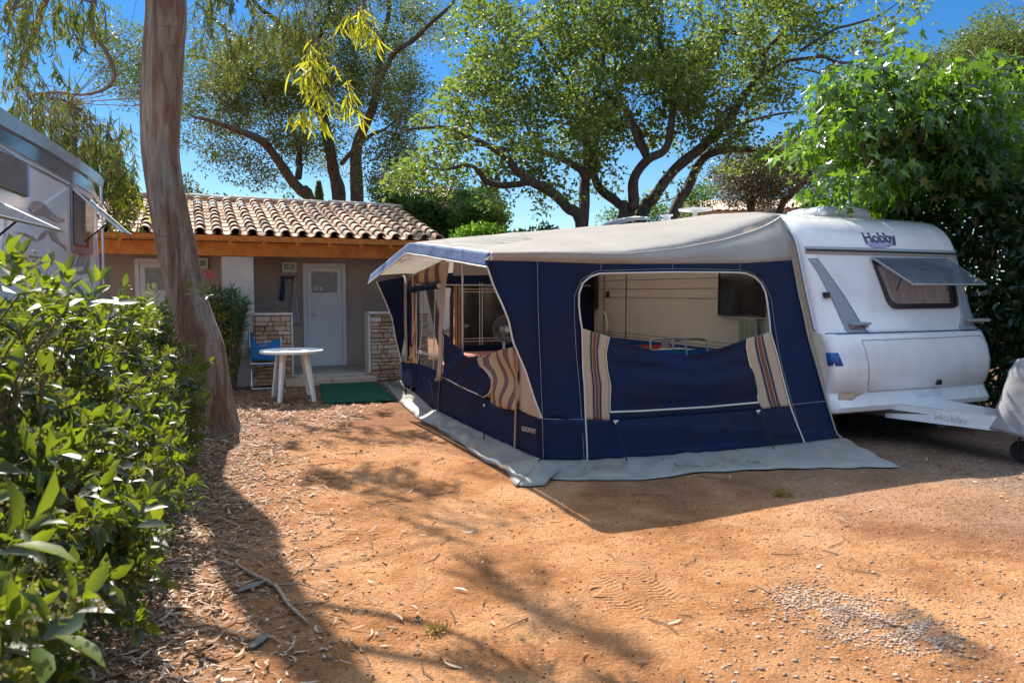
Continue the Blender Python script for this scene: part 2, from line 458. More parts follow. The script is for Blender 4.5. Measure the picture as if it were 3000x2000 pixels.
# ------------------------------------------------------------------ text helper
def text_mesh(name, body, size, mat, parent, origin, xdir, up, frame=F, ext=0.0015, bold=0.0, italic=0.0, ws=1.0):
    cu = bpy.data.curves.new(name, 'FONT'); cu.body = body; cu.size = size; cu.extrude = ext; cu.offset = bold
    cu.align_x = 'CENTER'; cu.align_y = 'CENTER'; cu.shear = italic; cu.space_character = ws
    tmp = bpy.data.objects.new(name + '_tmp', cu); COL.objects.link(tmp)
    me = bpy.data.meshes.new_from_object(tmp)
    bpy.data.objects.remove(tmp); bpy.data.curves.remove(cu)
    x = Vector(xdir).normalized(); u = Vector(up).normalized(); nrm = x.cross(u).normalized(); u = nrm.cross(x)
    M = Matrix((( x.x, u.x, nrm.x, origin[0]), (x.y, u.y, nrm.y, origin[1]), (x.z, u.z, nrm.z, origin[2]), (0, 0, 0, 1)))
    T = WORLDM[parent.name].inverted() @ frame.M @ M
    me.transform(T)
    me.materials.clear()
    me.name = name
    return link_mesh(name, me, mat, parent)

# ------------------------------------------------------------------ ground
def ground_mat():
    m, n, out = newmat('orange_dirt'); L = n.links.new
    p = N(n, 'ShaderNodeBsdfPrincipled'); p.inputs['Roughness'].default_value = 0.95; p.inputs['Specular IOR Level'].default_value = 0.15
    co = coords(n)
    t1 = N(n, 'ShaderNodeTexNoise', i_Scale=1.3, i_Detail=9.0, i_Roughness=0.65, i_Distortion=0.3); L(co, t1.inputs['Vector'])
    r1 = ramp(n, [(0.30, (0.26, 0.112, 0.045)), (0.44, (0.41, 0.188, 0.076)), (0.58, (0.55, 0.28, 0.13)), (0.68, (0.49, 0.262, 0.135)), (0.76, (0.32, 0.165, 0.085))]); L(t1.outputs[0], r1.inputs[0])
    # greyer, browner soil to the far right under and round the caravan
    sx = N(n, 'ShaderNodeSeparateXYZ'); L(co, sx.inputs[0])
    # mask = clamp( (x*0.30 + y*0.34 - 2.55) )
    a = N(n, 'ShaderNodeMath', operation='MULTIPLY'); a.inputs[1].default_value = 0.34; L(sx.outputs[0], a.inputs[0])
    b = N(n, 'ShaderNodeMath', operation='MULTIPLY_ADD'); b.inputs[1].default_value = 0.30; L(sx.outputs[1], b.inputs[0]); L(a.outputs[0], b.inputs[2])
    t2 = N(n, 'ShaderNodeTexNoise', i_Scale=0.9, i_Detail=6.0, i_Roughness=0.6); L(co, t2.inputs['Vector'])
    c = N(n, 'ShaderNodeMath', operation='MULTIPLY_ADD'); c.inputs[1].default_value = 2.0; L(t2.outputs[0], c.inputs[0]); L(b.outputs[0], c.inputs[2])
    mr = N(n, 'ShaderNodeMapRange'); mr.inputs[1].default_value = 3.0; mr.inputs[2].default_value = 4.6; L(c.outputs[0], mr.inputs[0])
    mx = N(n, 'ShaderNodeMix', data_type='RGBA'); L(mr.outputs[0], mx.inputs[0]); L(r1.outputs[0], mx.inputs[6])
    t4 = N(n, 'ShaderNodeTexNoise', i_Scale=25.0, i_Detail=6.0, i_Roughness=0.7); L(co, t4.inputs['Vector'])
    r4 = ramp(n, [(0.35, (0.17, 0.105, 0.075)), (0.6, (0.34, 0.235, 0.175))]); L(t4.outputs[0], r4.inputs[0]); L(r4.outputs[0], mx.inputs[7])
    # humus on the left, by the hedge and trunk
    d = N(n, 'ShaderNodeMath', operation='MULTIPLY_ADD'); d.inputs[1].default_value = -1.0; L(sx.outputs[0], d.inputs[0])
    e = N(n, 'ShaderNodeMath', operation='MULTIPLY'); e.inputs[1].default_value = -0.22; L(sx.outputs[1], e.inputs[0]); L(e.outputs[0], d.inputs[2])
    t5 = N(n, 'ShaderNodeTexNoise', i_Scale=2.2, i_Detail=8.0, i_Roughness=0.7); L(co, t5.inputs['Vector'])
    f = N(n, 'ShaderNodeMath', operation='MULTIPLY_ADD'); f.inputs[1].default_value = 2.4; L(t5.outputs[0], f.inputs[0]); L(d.outputs[0], f.inputs[2])
    mr2 = N(n, 'ShaderNodeMapRange'); mr2.inputs[1].default_value = 1.35; mr2.inputs[2].default_value = 2.3; L(f.outputs[0], mr2.inputs[0])
    mx2 = N(n, 'ShaderNodeMix', data_type='RGBA'); L(mr2.outputs[0], mx2.inputs[0]); L(mx.outputs[2], mx2.inputs[6])
    r6 = ramp(n, [(0.3, (0.20, 0.10, 0.055)), (0.65, (0.36, 0.20, 0.115))]); L(t4.outputs[0], r6.inputs[0]); L(r6.outputs[0], mx2.inputs[7])
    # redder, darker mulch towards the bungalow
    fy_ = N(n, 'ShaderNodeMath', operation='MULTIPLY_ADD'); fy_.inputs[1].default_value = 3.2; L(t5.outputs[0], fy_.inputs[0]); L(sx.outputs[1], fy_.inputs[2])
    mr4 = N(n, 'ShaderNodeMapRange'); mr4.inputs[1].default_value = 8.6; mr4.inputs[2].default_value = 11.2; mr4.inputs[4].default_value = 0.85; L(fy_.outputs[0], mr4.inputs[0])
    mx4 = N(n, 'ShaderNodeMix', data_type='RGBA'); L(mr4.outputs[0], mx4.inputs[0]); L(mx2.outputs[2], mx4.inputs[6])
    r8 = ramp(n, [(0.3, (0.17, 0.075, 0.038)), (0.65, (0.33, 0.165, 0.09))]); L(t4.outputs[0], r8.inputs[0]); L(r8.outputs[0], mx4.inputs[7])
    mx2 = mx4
    # fine tonal grain
    t9 = N(n, 'ShaderNodeTexNoise', i_Scale=55.0, i_Detail=7.0, i_Roughness=0.75); L(co, t9.inputs['Vector'])
    r9 = ramp(n, [(0.30, (0.50, 0.44, 0.40)), (0.50, (1, 1, 1)), (0.72, (1.2, 1.18, 1.15))]); L(t9.outputs[0], r9.inputs[0])
    mm9 = N(n, 'ShaderNodeMix', data_type='RGBA', blend_type='MULTIPLY'); mm9.inputs[0].default_value = 0.9; L(mx2.outputs[2], mm9.inputs[6]); L(r9.outputs[0], mm9.inputs[7])
    mx2 = mm9
    tA = N(n, 'ShaderNodeTexNoise', i_Scale=0.75, i_Detail=7.0, i_Roughness=0.62, i_Distortion=0.7); L(co, tA.inputs['Vector'])
    rA = ramp(n, [(0.34, (0.66, 0.58, 0.54)), (0.47, (0.95, 0.92, 0.90)), (0.56, (1.04, 1.06, 1.10)), (0.70, (0.82, 0.80, 0.80))]); L(tA.outputs[0], rA.inputs[0])
    mmA = N(n, 'ShaderNodeMix', data_type='RGBA', blend_type='MULTIPLY'); mmA.inputs[0].default_value = 0.85; L(mx2.outputs[2], mmA.inputs[6]); L(rA.outputs[0], mmA.inputs[7])
    mx2 = mmA
    # small dark crumbs and pale specks
    v = N(n, 'ShaderNodeTexVoronoi', i_Scale=42.0); L(co, v.inputs['Vector'])
    t7 = N(n, 'ShaderNodeTexNoise', i_Scale=3.0, i_Detail=5.0); L(co, t7.inputs['Vector'])
    th = N(n, 'ShaderNodeMapRange'); th.inputs[1].default_value = 0.42; th.inputs[2].default_value = 0.68; th.inputs[3].default_value = 0.05; th.inputs[4].default_value = 0.34; L(t7.outputs[0], th.inputs[0])
    lt = N(n, 'ShaderNodeMath', operation='LESS_THAN'); L(v.outputs['Distance'], lt.inputs[0]); L(th.outputs[0], lt.inputs[1])
    k = N(n, 'ShaderNodeMath', operation='MULTIPLY'); k.inputs[1].default_value = 0.7; L(lt.outputs[0], k.inputs[0])
    mx3 = N(n, 'ShaderNodeMix', data_type='RGBA'); L(k.outputs[0], mx3.inputs[0]); L(mx2.outputs[2], mx3.inputs[6])
    hs = ramp(n, [(0.0, (0.17, 0.075, 0.035)), (0.6, (0.24, 0.11, 0.05)), (0.8, (0.62, 0.5, 0.4))]); 
    bw = N(n, 'ShaderNodeSeparateColor'); L(v.outputs['Color'], bw.inputs[0]); L(bw.outputs[0], hs.inputs[0]); L(hs.outputs[0], mx3.inputs[7])
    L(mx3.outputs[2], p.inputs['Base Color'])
    # relief
    b1 = N(n, 'ShaderNodeTexNoise', i_Scale=9.0, i_Detail=11.0, i_Roughness=0.72); L(co, b1.inputs['Vector'])
    b2 = N(n, 'ShaderNodeTexVoronoi', i_Scale=60.0); L(co, b2.inputs['Vector'])
    ad = N(n, 'ShaderNodeMath', operation='MULTIPLY_ADD'); ad.inputs[1].default_value = -0.12; L(b2.outputs['Distance'], ad.inputs[0]); L(b1.outputs[0], ad.inputs[2])
    bp = N(n, 'ShaderNodeBump', i_Strength=1.0, i_Distance=0.075); 
    hgt = ad
    for (ax, ay, bx, by) in ((1690, 1640, 1960, 1880), (885, 1740, 985, 2010), (1780, 1630, 2030, 1800)):
        A_, B_ = ground(ax, ay), ground(bx, by); dd = B_ - A_; ln = dd.length
        mp = N(n, 'ShaderNodeMapping', vector_type='TEXTURE'); mp.inputs['Location'].default_value = (A_.x, A_.y, 0); mp.inputs['Rotation'].default_value = (0, 0, math.atan2(dd.y, dd.x))
        L(co, mp.inputs['Vector']); sp = N(n, 'ShaderNodeSeparateXYZ'); L(mp.outputs[0], sp.inputs[0])
        def M_(op, a, b=None, clamp=False):
            q = N(n, 'ShaderNodeMath', operation=op); q.use_clamp = clamp
            for i_, v_ in enumerate((a, b)):
                if v_ is None: continue
                if isinstance(v_, (int, float)): q.inputs[i_].default_value = v_
                else: L(v_, q.inputs[i_])
            return q.outputs[0]
        ab = M_('ABSOLUTE', sp.outputs[1]); ma = M_('MULTIPLY', M_('SUBTRACT', 0.085, ab), 60.0, True)
        mb_ = M_('MULTIPLY', M_('MULTIPLY', sp.outputs[0], 4.0, True), M_('MULTIPLY', M_('SUBTRACT', ln, sp.outputs[0]), 4.0, True))
        lug = M_('SINE', M_('ADD', M_('MULTIPLY', sp.outputs[0], 170.0), M_('MULTIPLY', ab, 75.0)))
        patch = M_('MULTIPLY', M_('SUBTRACT', t7.outputs[0], 0.40), 7.0, True)
        msk = M_('MULTIPLY', M_('MULTIPLY', ma, mb_), patch)
        dep = M_('MULTIPLY', msk, M_('SUBTRACT', M_('MULTIPLY', lug, 0.10), 0.12))
        hgt_ = N(n, 'ShaderNodeMath', operation='ADD'); L(hgt.outputs[0], hgt_.inputs[0]); L(dep, hgt_.inputs[1]); hgt = hgt_
    L(hgt.outputs[0], bp.inputs['Height']); L(bp.outputs[0], p.inputs['Normal'])
    L(p.outputs[0], out.inputs[0]); return m
MT['ground'] = ground_mat()
def gh(x, y):
    v = mnoise.noise(Vector((x * 0.9, y * 0.9, 0.3))) * 0.012 + mnoise.noise(Vector((x * 3.1, y * 3.1, 4.0))) * 0.006 + mnoise.noise(Vector((x * 9.0, y * 9.0, 8.0))) * 0.004
    # old tyre rut, near right
    return v - 0.004
def axis(lo, hi, step, far):
    a = list(np.arange(lo, hi + 1e-6, step)); s = step
    while a[-1] < far: s *= 1.35; a.append(a[-1] + s)
    s = step; b = [lo]
    while b[-1] > -far: s *= 1.35; b.append(b[-1] - s)
    return sorted(b[1:]) + a
XS = axis(-4.5, 7.0, 0.055, 700); YS = axis(1.8, 13.5, 0.055, 700)
vs = []
for y in YS:
    for x in XS:
        inn = -4.6 < x < 7.2 and 1.6 < y < 14
        vs.append((x, y, gh(x, y) if inn else -0.004))
nx = len(XS)
me = bpy.data.meshes.new('ground')
V = np.array(vs, dtype=np.float32); me.vertices.add(len(V)); me.vertices.foreach_set('co', V.ravel())
ii, jj = np.meshgrid(np.arange(nx - 1), np.arange(len(YS) - 1))
a_ = (jj * nx + ii).ravel()
q = np.stack([a_, a_ + 1, a_ + nx + 1, a_ + nx], 1).astype(np.int32)
me.loops.add(q.size); me.loops.foreach_set('vertex_index', q.ravel())
me.polygons.add(len(q)); me.polygons.foreach_set('loop_start', np.arange(0, q.size, 4, dtype=np.int32))
me.polygons.foreach_set('use_smooth', np.ones(len(q), dtype=bool))
me.update(calc_edges=True)
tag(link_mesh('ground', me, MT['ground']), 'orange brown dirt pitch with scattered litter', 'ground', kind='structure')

# ------------------------------------------------------------------ bungalow (frame F: x to the right, y away, front face at y=7.7)
def tilemat():
    m, n, out = newmat('clay_tiles'); L = n.links.new
    g = N(n, 'ShaderNodeNewGeometry'); co = coords(n)
    r = ramp(n, [(0.0, (0.34, 0.23, 0.16)), (0.35, (0.48, 0.34, 0.25)), (0.7, (0.54, 0.40, 0.30)), (0.92, (0.46, 0.26, 0.16)), (1, (0.56, 0.49, 0.42))]); L(g.outputs['Random Per Island'], r.inputs[0])
    t = N(n, 'ShaderNodeTexNoise', i_Scale=2.2, i_Detail=9.0, i_Roughness=0.72); L(co, t.inputs['Vector'])
    r2 = ramp(n, [(0.48, (0, 0, 0)), (0.66, (0.75,) * 3)]); L(t.outputs[0], r2.inputs[0])
    mx = N(n, 'ShaderNodeMix', data_type='RGBA'); L(r2.outputs[0], mx.inputs[0]); L(r.outputs[0], mx.inputs[6]); mx.inputs[7].default_value = (0.17, 0.14, 0.12, 1)
    p = N(n, 'ShaderNodeBsdfPrincipled'); p.inputs['Roughness'].default_value = 0.85; p.inputs['Specular IOR Level'].default_value = 0.2
    L(mx.outputs[2], p.inputs['Base Color'])
    t3 = N(n, 'ShaderNodeTexNoise', i_Scale=30.0, i_Detail=6.0); L(co, t3.inputs['Vector'])
    b = N(n, 'ShaderNodeBump', i_Strength=0.4, i_Distance=0.02); L(t3.outputs[0], b.inputs['Height']); L(b.outputs[0], p.inputs['Normal'])
    L(p.outputs[0], out.inputs[0]); return m
MT['tile'] = tilemat()
MT['tile_old'] = surf('grey_ridge_mortar', (0.42, 0.36, 0.30), (0.30, 0.26, 0.22), 7, 0.9, 0.5, 30)
def stonemat():
    m, n, out = newmat('dry_stone_cladding'); L = n.links.new
    co = coords(n)
    g = N(n, 'ShaderNodeNewGeometry')
    r = ramp(n, [(0.0, (0.46, 0.30, 0.19)), (0.25, (0.60, 0.43, 0.30)), (0.5, (0.38, 0.21, 0.12)), (0.72, (0.64, 0.50, 0.38)), (0.9, (0.34, 0.16, 0.09)), (1.0, (0.55, 0.38, 0.25))]); L(g.outputs['Random Per Island'], r.inputs[0])
    t = N(n, 'ShaderNodeTexNoise', i_Scale=14.0, i_Detail=8.0); L(co, t.inputs['Vector'])
    r2 = ramp(n, [(0.3, (0.65, 0.6, 0.55)), (0.65, (1, 1, 1))]); L(t.outputs[0], r2.inputs[0])
    mm = N(n, 'ShaderNodeMix', data_type='RGBA', blend_type='MULTIPLY'); mm.inputs[0].default_value = 0.8; L(r.outputs[0], mm.inputs[6]); L(r2.outputs[0], mm.inputs[7])
    p = N(n, 'ShaderNodeBsdfPrincipled'); p.inputs['Roughness'].default_value = 0.9; L(mm.outputs[2], p.inputs['Base Color'])
    b = N(n, 'ShaderNodeBump', i_Strength=0.7, i_Distance=0.02); L(t.outputs[0], b.inputs['Height']); L(b.outputs[0], p.inputs['Normal'])
    L(p.outputs[0], out.inputs[0]); return m
MT['stone'] = stonemat()
MT['step'] = surf('beige_step_slab', (0.52, 0.38, 0.28), (0.44, 0.32, 0.23), 8, 0.9, 0.3, 60)
MT['mortar'] = surf('dark_mortar', (0.17, 0.12, 0.09), (0.11, 0.08, 0.06), 20, 0.95)

BX0, BX1 = -12.5, -1.95            # along the facade
FY, DY = 7.7, 9.3                  # front line, door wall
bung = thing('bungalow', 'low beige bungalow with barrel tiled roof, orange beam and two white doors behind the awning', 'bungalow', base(F, -5, FY + 1))
w = MB(F)
w.box(BX0, BX1, DY, DY + 0.2, 0.0, 2.75)               # wall with the doors
w.box(BX0, BX0 + 0.2, FY, DY - 0.003, 0.0, 2.4); w.box(BX1 - 0.15, BX1, FY + 0.25, DY - 0.003, 0.0, 2.6)
w.box(BX0 + 0.003, BX1 - 0.003, DY + 3.4, DY + 3.6, 0, 2.6); w.box(BX0, BX0 + 0.2, DY + 0.203, DY + 3.4, 0, 3.0); w.box(BX1 - 0.2, BX1, DY + 0.203, DY + 3.4, 0, 3.0)
w.build('wall', MT['stucco'], bung)
# partitions and pale pier between the two porches
w = MB(F); w.box(-5.50, -5.00, FY - 0.02, DY - 0.004, 0.0, 2.19, bev=0.015); w.build('pier', MT['stucco_white'], bung)
w = MB(F)
w.box(-8.62, -8.40, FY - 0.02, DY - 0.004, 0.0, 2.19, bev=0.01)
w.build('partition_wall', MT['stucco'], bung)
w = MB(F); w.box(BX0 + 0.2, BX1 - 0.16, FY + 0.0, DY - 0.006, 0.0, 0.15, bev=0.01)
w.build('porch_slab', MT['concrete'], bung)
w = MB(F)
for xa, xb in ((-4.55, -3.78), (-3.77, -3.0)):
    w.box(xa, xb, FY - 0.36, FY - 0.003, 0.0, 0.105, bev=0.012)
w.build('step', MT['step'], bung)
# low stone-clad walls with slab caps
def stone_wall(x0, x1, y0, y1, h):
    m = MB(F); m.box(x0 + 0.012, x1 - 0.012, y0 + 0.014, y1, 0.0, h); core = m.build('parapet_core', MT['mortar'], bung)
    s_ = MB(F); rr = random.Random(int(x0 * 100))
    def face(p0, dx, width, nrm):
        z = 0.01
        while z < h - 0.03:
            rh = min(rr.uniform(0.045, 0.095), h - z)
            if h - z - rh < 0.035: rh = h - z
            a = 0.0
            while a < width - 0.01:
                l = min(rr.uniform(0.09, 0.26), width - a)
                if width - a - l < 0.06: l = width - a
                o = rr.uniform(0.0, 0.022)
                g = 0.004
                q0 = Vector(p0) + Vector(dx) * (a + g); q1 = Vector(p0) + Vector(dx) * (a + l - g)
                n_ = Vector(nrm)
                def c(q, zz, k): return q + n_ * k + Vector((0, 0, zz + rr.uniform(-0.004, 0.004)))
                i = 0.006
                e = (q1 - q0).normalized() * i
                back = [c(q0, z + g, -0.01), c(q1, z + g, -0.01), c(q1, z + rh - g, -0.01), c(q0, z + rh - g, -0.01)]
                mid = [v + n_ * (0.016 + o) for v in back]
                fr = [c(q0 + e, z + g + i, 0.020 + o), c(q1 - e, z + g + i, 0.020 + o), c(q1 - e, z + rh - g - i, 0.020 + o), c(q0 + e, z + rh - g - i, 0.020 + o)]
                s_.add(back + mid + fr, [[k, (k + 1) % 4, 4 + (k + 1) % 4, 4 + k] for k in range(4)] + [[4 + k, 4 + (k + 1) % 4, 8 + (k + 1) % 4, 8 + k] for k in range(4)] + [[8, 9, 10, 11]])
                a += l
            z += rh
    face((x0, y0, 0), (1, 0, 0), x1 - x0, (0, -1, 0))
    face((x1, y0, 0), (0, 1, 0), y1 - y0, (1, 0, 0))
    face((x0, y0, 0), (0, 1, 0), y1 - y0, (-1, 0, 0))
    s_.build('stone_cladding', MT['stone'], bung)
    m = MB(F); m.box(x0 - 0.04, x1 + 0.04, y0 - 0.05, y1, h + 0.003, h + 0.045, bev=0.008); m.build('wall_cap', MT['stucco_white'], bung)
stone_wall(-6.3, -5.502, FY - 0.06, FY + 0.22, 1.20)
stone_wall(-4.998, -4.42, FY - 0.06, FY + 0.22, 1.20)
stone_wall(-3.04, -2.0, FY - 0.06, FY + 0.22, 1.20)
for xa, xb in ((-3.09, -3.046), (-4.415, -4.385)):
    m = MB(F); m.box(xa, xb, FY - 0.09, FY + 0.22, 0.16, 1.20, bev=0.004); m.build('wall_edge_trim', MT['stucco_white'], bung)
# stone skirt in front of the pier down to the ground (behind the clipped bush)
# timber
m = MB(F); m.box(BX0, BX1 - 0.1, FY - 0.05, FY + 0.07, 2.195, 2.425, bev=0.012); m.build('beam', MT['wood'], bung)
m = MB(F); m.box(BX0, BX1 + 0.02, 7.28, 7.305, 2.435, 2.51, bev=0.004); m.build('fascia_board', MT['wood'], bung)
x = BX0 + 0.2
while x < BX1:
    m = MB(F)
    zz = lambda y: 2.43 + (y - 7.3) * 0.273
    m.add([(x, 7.31, zz(7.31) - 0.07), (x + 0.06, 7.31, zz(7.31) - 0.07), (x + 0.06, 9.28, zz(9.28) - 0.07), (x, 9.28, zz(9.28) - 0.07),
           (x, 7.31, zz(7.31)), (x + 0.06, 7.31, zz(7.31)), (x + 0.06, 9.28, zz(9.28)), (x, 9.28, zz(9.28))],
          [[0, 1, 2, 3], [4, 5, 6, 7], [0, 1, 5, 4], [1, 2, 6, 5], [2, 3, 7, 6], [3, 0, 4, 7]])
    m.build('rafter', MT['wood'], bung); x += 0.53
m = MB(F)   # under-boarding
zb = lambda y: 2.436 + (y - 7.3) * 0.273
m.add([(BX0, 7.25, zb(7.25)), (BX1 + 0.05, 7.25, zb(7.25)), (BX1 + 0.05, 10.55, zb(10.55)), (BX0, 10.55, zb(10.55)), (BX0, 13.2, 2.55), (BX1 + 0.05, 13.2, 2.55)],
      [[0, 1, 2, 3], [3, 2, 5, 4]])
m.build('roof_boarding', MT['wood'], bung, solid=0.012)
# barrel tiles
SL = 0.273; EY, RY = 7.2, 10.5
def rz(y): return 2.485 + (y - EY) * SL
m = MB(F); rr = random.Random(5)
TW = 0.262
ncol = int((BX1 + 0.12 - BX0) / TW)
NR = 10; TL = (RY - EY) / NR
for c in range(ncol + 1):
    xc = BX1 + 0.06 - c * TW
    for kind in (0, 1):
        if kind and c == ncol: continue
        x0 = xc if kind == 0 else xc - TW / 2
        for r_ in range(NR):
            y0 = EY + r_ * TL + rr.uniform(-0.012, 0.012) - (0.03 if kind == 0 else -0.02); y1 = EY + (r_ + 1) * TL + 0.06
            jx = rr.uniform(-0.008, 0.008); tilt = rr.uniform(-0.006, 0.006)
            seg = 7; vs = []; 
            for (yy, ra, lift) in ((y0, 0.088, 0.034), (y1, 0.068, 0.006)):
                for th in (0.0, 0.013):
                    for s_ in range(seg + 1):
                        an = PI * s_ / seg
                        if kind == 0: vs.append((x0 + jx + tilt * (yy - y0) * 3 - (ra - th) * math.cos(an), yy, rz(yy) + lift + 0.022 + (ra * 1.0 - th) * math.sin(an)))
                        else: vs.append((x0 + jx - (ra - th) * math.cos(an), yy, rz(yy) + lift + 0.03 - (ra * 0.55 - th) * math.sin(an)))
            n1 = seg + 1; fs = []
            for s_ in range(seg):
                fs += [[s_, s_ + 1, 2 * n1 + s_ + 1, 2 * n1 + s_], [n1 + s_, 3 * n1 + s_, 3 * n1 + s_ + 1, n1 + s_ + 1], [s_, n1 + s_, n1 + s_ + 1, s_ + 1]]
            m.add(vs, fs)
roof = m.build('roof_tiles', MT['tile'], bung, smooth=True, angle=50)
m = MB(F); c = BX0
while c < BX1:
    a = rr.uniform(-0.01, 0.01); vs = []; seg = 8; l = 0.42
    for (xx, ra) in ((c, 0.125), (c + l, 0.105)):
        for s_ in range(seg + 1):
            an = PI * s_ / seg; vs.append((xx, RY + 0.06 - ra * 1.15 * math.cos(an), rz(RY) + 0.04 + a + ra * 0.85 * math.sin(an)))
    m.add(vs, [[s_, s_ + 1, seg + 2 + s_, seg + 1 + s_] for s_ in range(seg)]); c += 0.385
m.build('ridge_tiles', MT['tile_old'], bung, smooth=True, solid=0.012)

def upvc_door(x0, x1, z0, z1, num, side):
    y = DY - 0.004
    m = MB(F); t = 0.075
    m.box(x0, x0 + t, y - 0.06, y, z0, z1, bev=0.006); m.box(x1 - t, x1, y - 0.06, y, z0, z1, bev=0.006); m.box(x0 + t - 0.002, x1 - t + 0.002, y - 0.058, y, z1 - t, z1 - 0.001, bev=0.006)
    dr = m.build('door_frame', MT['pvc_white'], bung)
    m = MB(F); a, b = x0 + t + 0.006, x1 - t - 0.006; zg = z1 - t - 0.09; zg0 = zg - 0.40; s_ = 0.085
    m.box(a, a + s_, y - 0.045, y - 0.005, z0, z1 - t - 0.006, bev=0.005); m.box(b - s_, b, y - 0.045, y - 0.005, z0, z1 - t - 0.006, bev=0.005)
    m.box(a + s_, b - s_, y - 0.044, y - 0.005, zg, z1 - t - 0.007, bev=0.004); m.box(a + s_, b - s_, y - 0.044, y - 0.005, zg0 - 0.11, zg0, bev=0.004); m.box(a + s_, b - s_, y - 0.044, y - 0.005, z0, z0 + 0.11, bev=0.004)
    m.box(a + s_, b - s_, y - 0.030, y - 0.006, z0 + 0.11, zg0 - 0.11)
    leaf = m.build('door', MT['pvc_white'], bung)
    m = MB(F); m.box(a + s_, b - s_, y - 0.026, y - 0.014, zg0, zg); m.build('glass_panel', MT['frost'], leaf)
    m = MB(F)
    if side < 0: hx = a + 0.04; hd = 1
    else: hx = b - 0.04; hd = -1
    m.box(hx - 0.018, hx + 0.018, y - 0.054, y - 0.044, 1.02, 1.24, bev=0.004); m.tube([(hx, y - 0.05, 1.16), (hx, y - 0.09, 1.16), (hx + hd * 0.11, y - 0.092, 1.16)], 0.009, 8)
    m.build('door_handle', MT['metal'], leaf)
    m = MB(F); px = a + s_ + (0.13 if num == '29' else 0.10)
    m.box(px - 0.085, px + 0.085, y - 0.034, y - 0.0265, zg0 + 0.02, zg0 + 0.115)
    pl = m.build('number_plate', MT['plastic_white'], leaf)
    text_mesh('door_number', num, 0.085, MT['black'], pl, (px, y - 0.0362, zg0 + 0.07), (1, 0, 0), (0, 0, 1), ext=0.001, bold=0.001)
    if num == '29':
        m = MB(F); m.box(px - 0.09, px + 0.09, y - 0.036, y - 0.0345, zg0 + 0.012, zg0 + 0.03); m.build('plate_bar', MT['black'], pl)
    return leaf
p29a = F.ony(890, 1060, DY); p29b = F.ony(1015, 1060, DY); p29t = F.ony(950, 772, DY)
p28a = F.ony(394, 770, DY); p28t = F.ony(430, 757, DY)
upvc_door(p29a.x, p29b.x, 0.155, p29t.z, '29', -1)
upvc_door(p28a.x, p28a.x + (p29b.x - p29a.x) + 0.02, 0.155, p28t.z, '28', 1)
print('doors', p29a, p29b, p29t, p28a, p28t)
# step riser in front of door wall
def meter_box(px0, px1, py0, py1, lab):
    a = F.ony(px0, py0, DY - 0.004); b = F.ony(px1, py1, DY - 0.004)
    t = thing('meter_box', lab, 'meter box', base(F, (a.x + b.x) / 2, DY, b.z), 'electric meter boxes on the bungalow wall')
    m = MB(F); m.box(a.x, b.x, DY - 0.11, DY - 0.004, b.z, a.z, bev=0.012); m.build('housing', MT['plastic_white'], t)
    m = MB(F); m.box(a.x + 0.045, b.x - 0.045, DY - 0.125, DY - 0.1125, b.z + 0.05, a.z - 0.05, bev=0.006); g = m.build('window', MT['green_box'], t)
    for k in range(2): m = MB(F); m.box(a.x + 0.08, b.x - 0.1, DY - 0.129, DY - 0.1265, b.z + 0.10 + k * 0.045, b.z + 0.115 + k * 0.045); m.build('marking', MT['plastic_white'], g)
meter_box(824, 868, 767, 798, 'small white box with green window on the wall left of door 29')
meter_box(578, 610, 755, 788, 'small white box with green window, half hidden by the big tree trunk')

# coat rack with towel and cloth
yw = DY - 0.004
a = F.ony(822, 812, yw); b = F.ony(868, 804, yw)
t = thing('coat_rack', 'dark wall rail with hooks under the meter box, left of door 29', 'coat rack', base(F, (a.x + b.x) / 2, DY, a.z))
m = MB(F); m.box(a.x, b.x, yw - 0.025, yw, a.z - 0.035, a.z + 0.02, bev=0.005); m.build('rail', MT['black'], t)
for i in range(4):
    hx = a.x + 0.04 + i * (b.x - a.x - 0.08) / 3
    m = MB(F); m.tube([(hx, yw - 0.02, a.z - 0.01), (hx, yw - 0.07, a.z - 0.03), (hx, yw - 0.08, a.z + 0.015)], 0.006, 6); m.build('hook', MT['black'], t)
m = MB(F); m.tube([(a.x + 0.08, yw - 0.075, a.z - 0.02), ((a.x + b.x) / 2, yw - 0.08, a.z - 0.17), (b.x - 0.06, yw - 0.075, a.z - 0.02)], 0.006, 6, smooth=6)
m.build('strap', MT['black'], t)
def hung(name, pts_l, pts_r, mat, lab, cat, amp):
    L_ = [F.ony(x, y, yw - 0.08) for x, y in pts_l]; R_ = [F.ony(x, y, yw - 0.08) for x, y in pts_r]
    m = MB(F)
    def disp(p): return p + Vector((0, amp * math.sin(p.x * 55 + p.z * 4), 0))
    m.loft(L_, R_, 12, 18, disp)
    z = min(p.z for p in L_ + R_)
    tag(m.build(name, mat, None, base(F, L_[0].x, yw - 0.08, z), smooth=True, solid=0.012), lab, cat)
hung('cloth', [(825, 812), (822, 850), (818, 878)], [(833, 812), (835, 850), (830, 885)], MT['blue_cloth'], 'dark blue cloth hanging from the wall hooks left of door 29', 'cloth', 0.014)
hung('towel', [(862, 812), (858, 860), (852, 900), (856, 958)], [(868, 812), (872, 870), (876, 895), (874, 942)], MT['towel'], 'pale grey towel hanging long from the wall hook beside door 29', 'towel', 0.02)

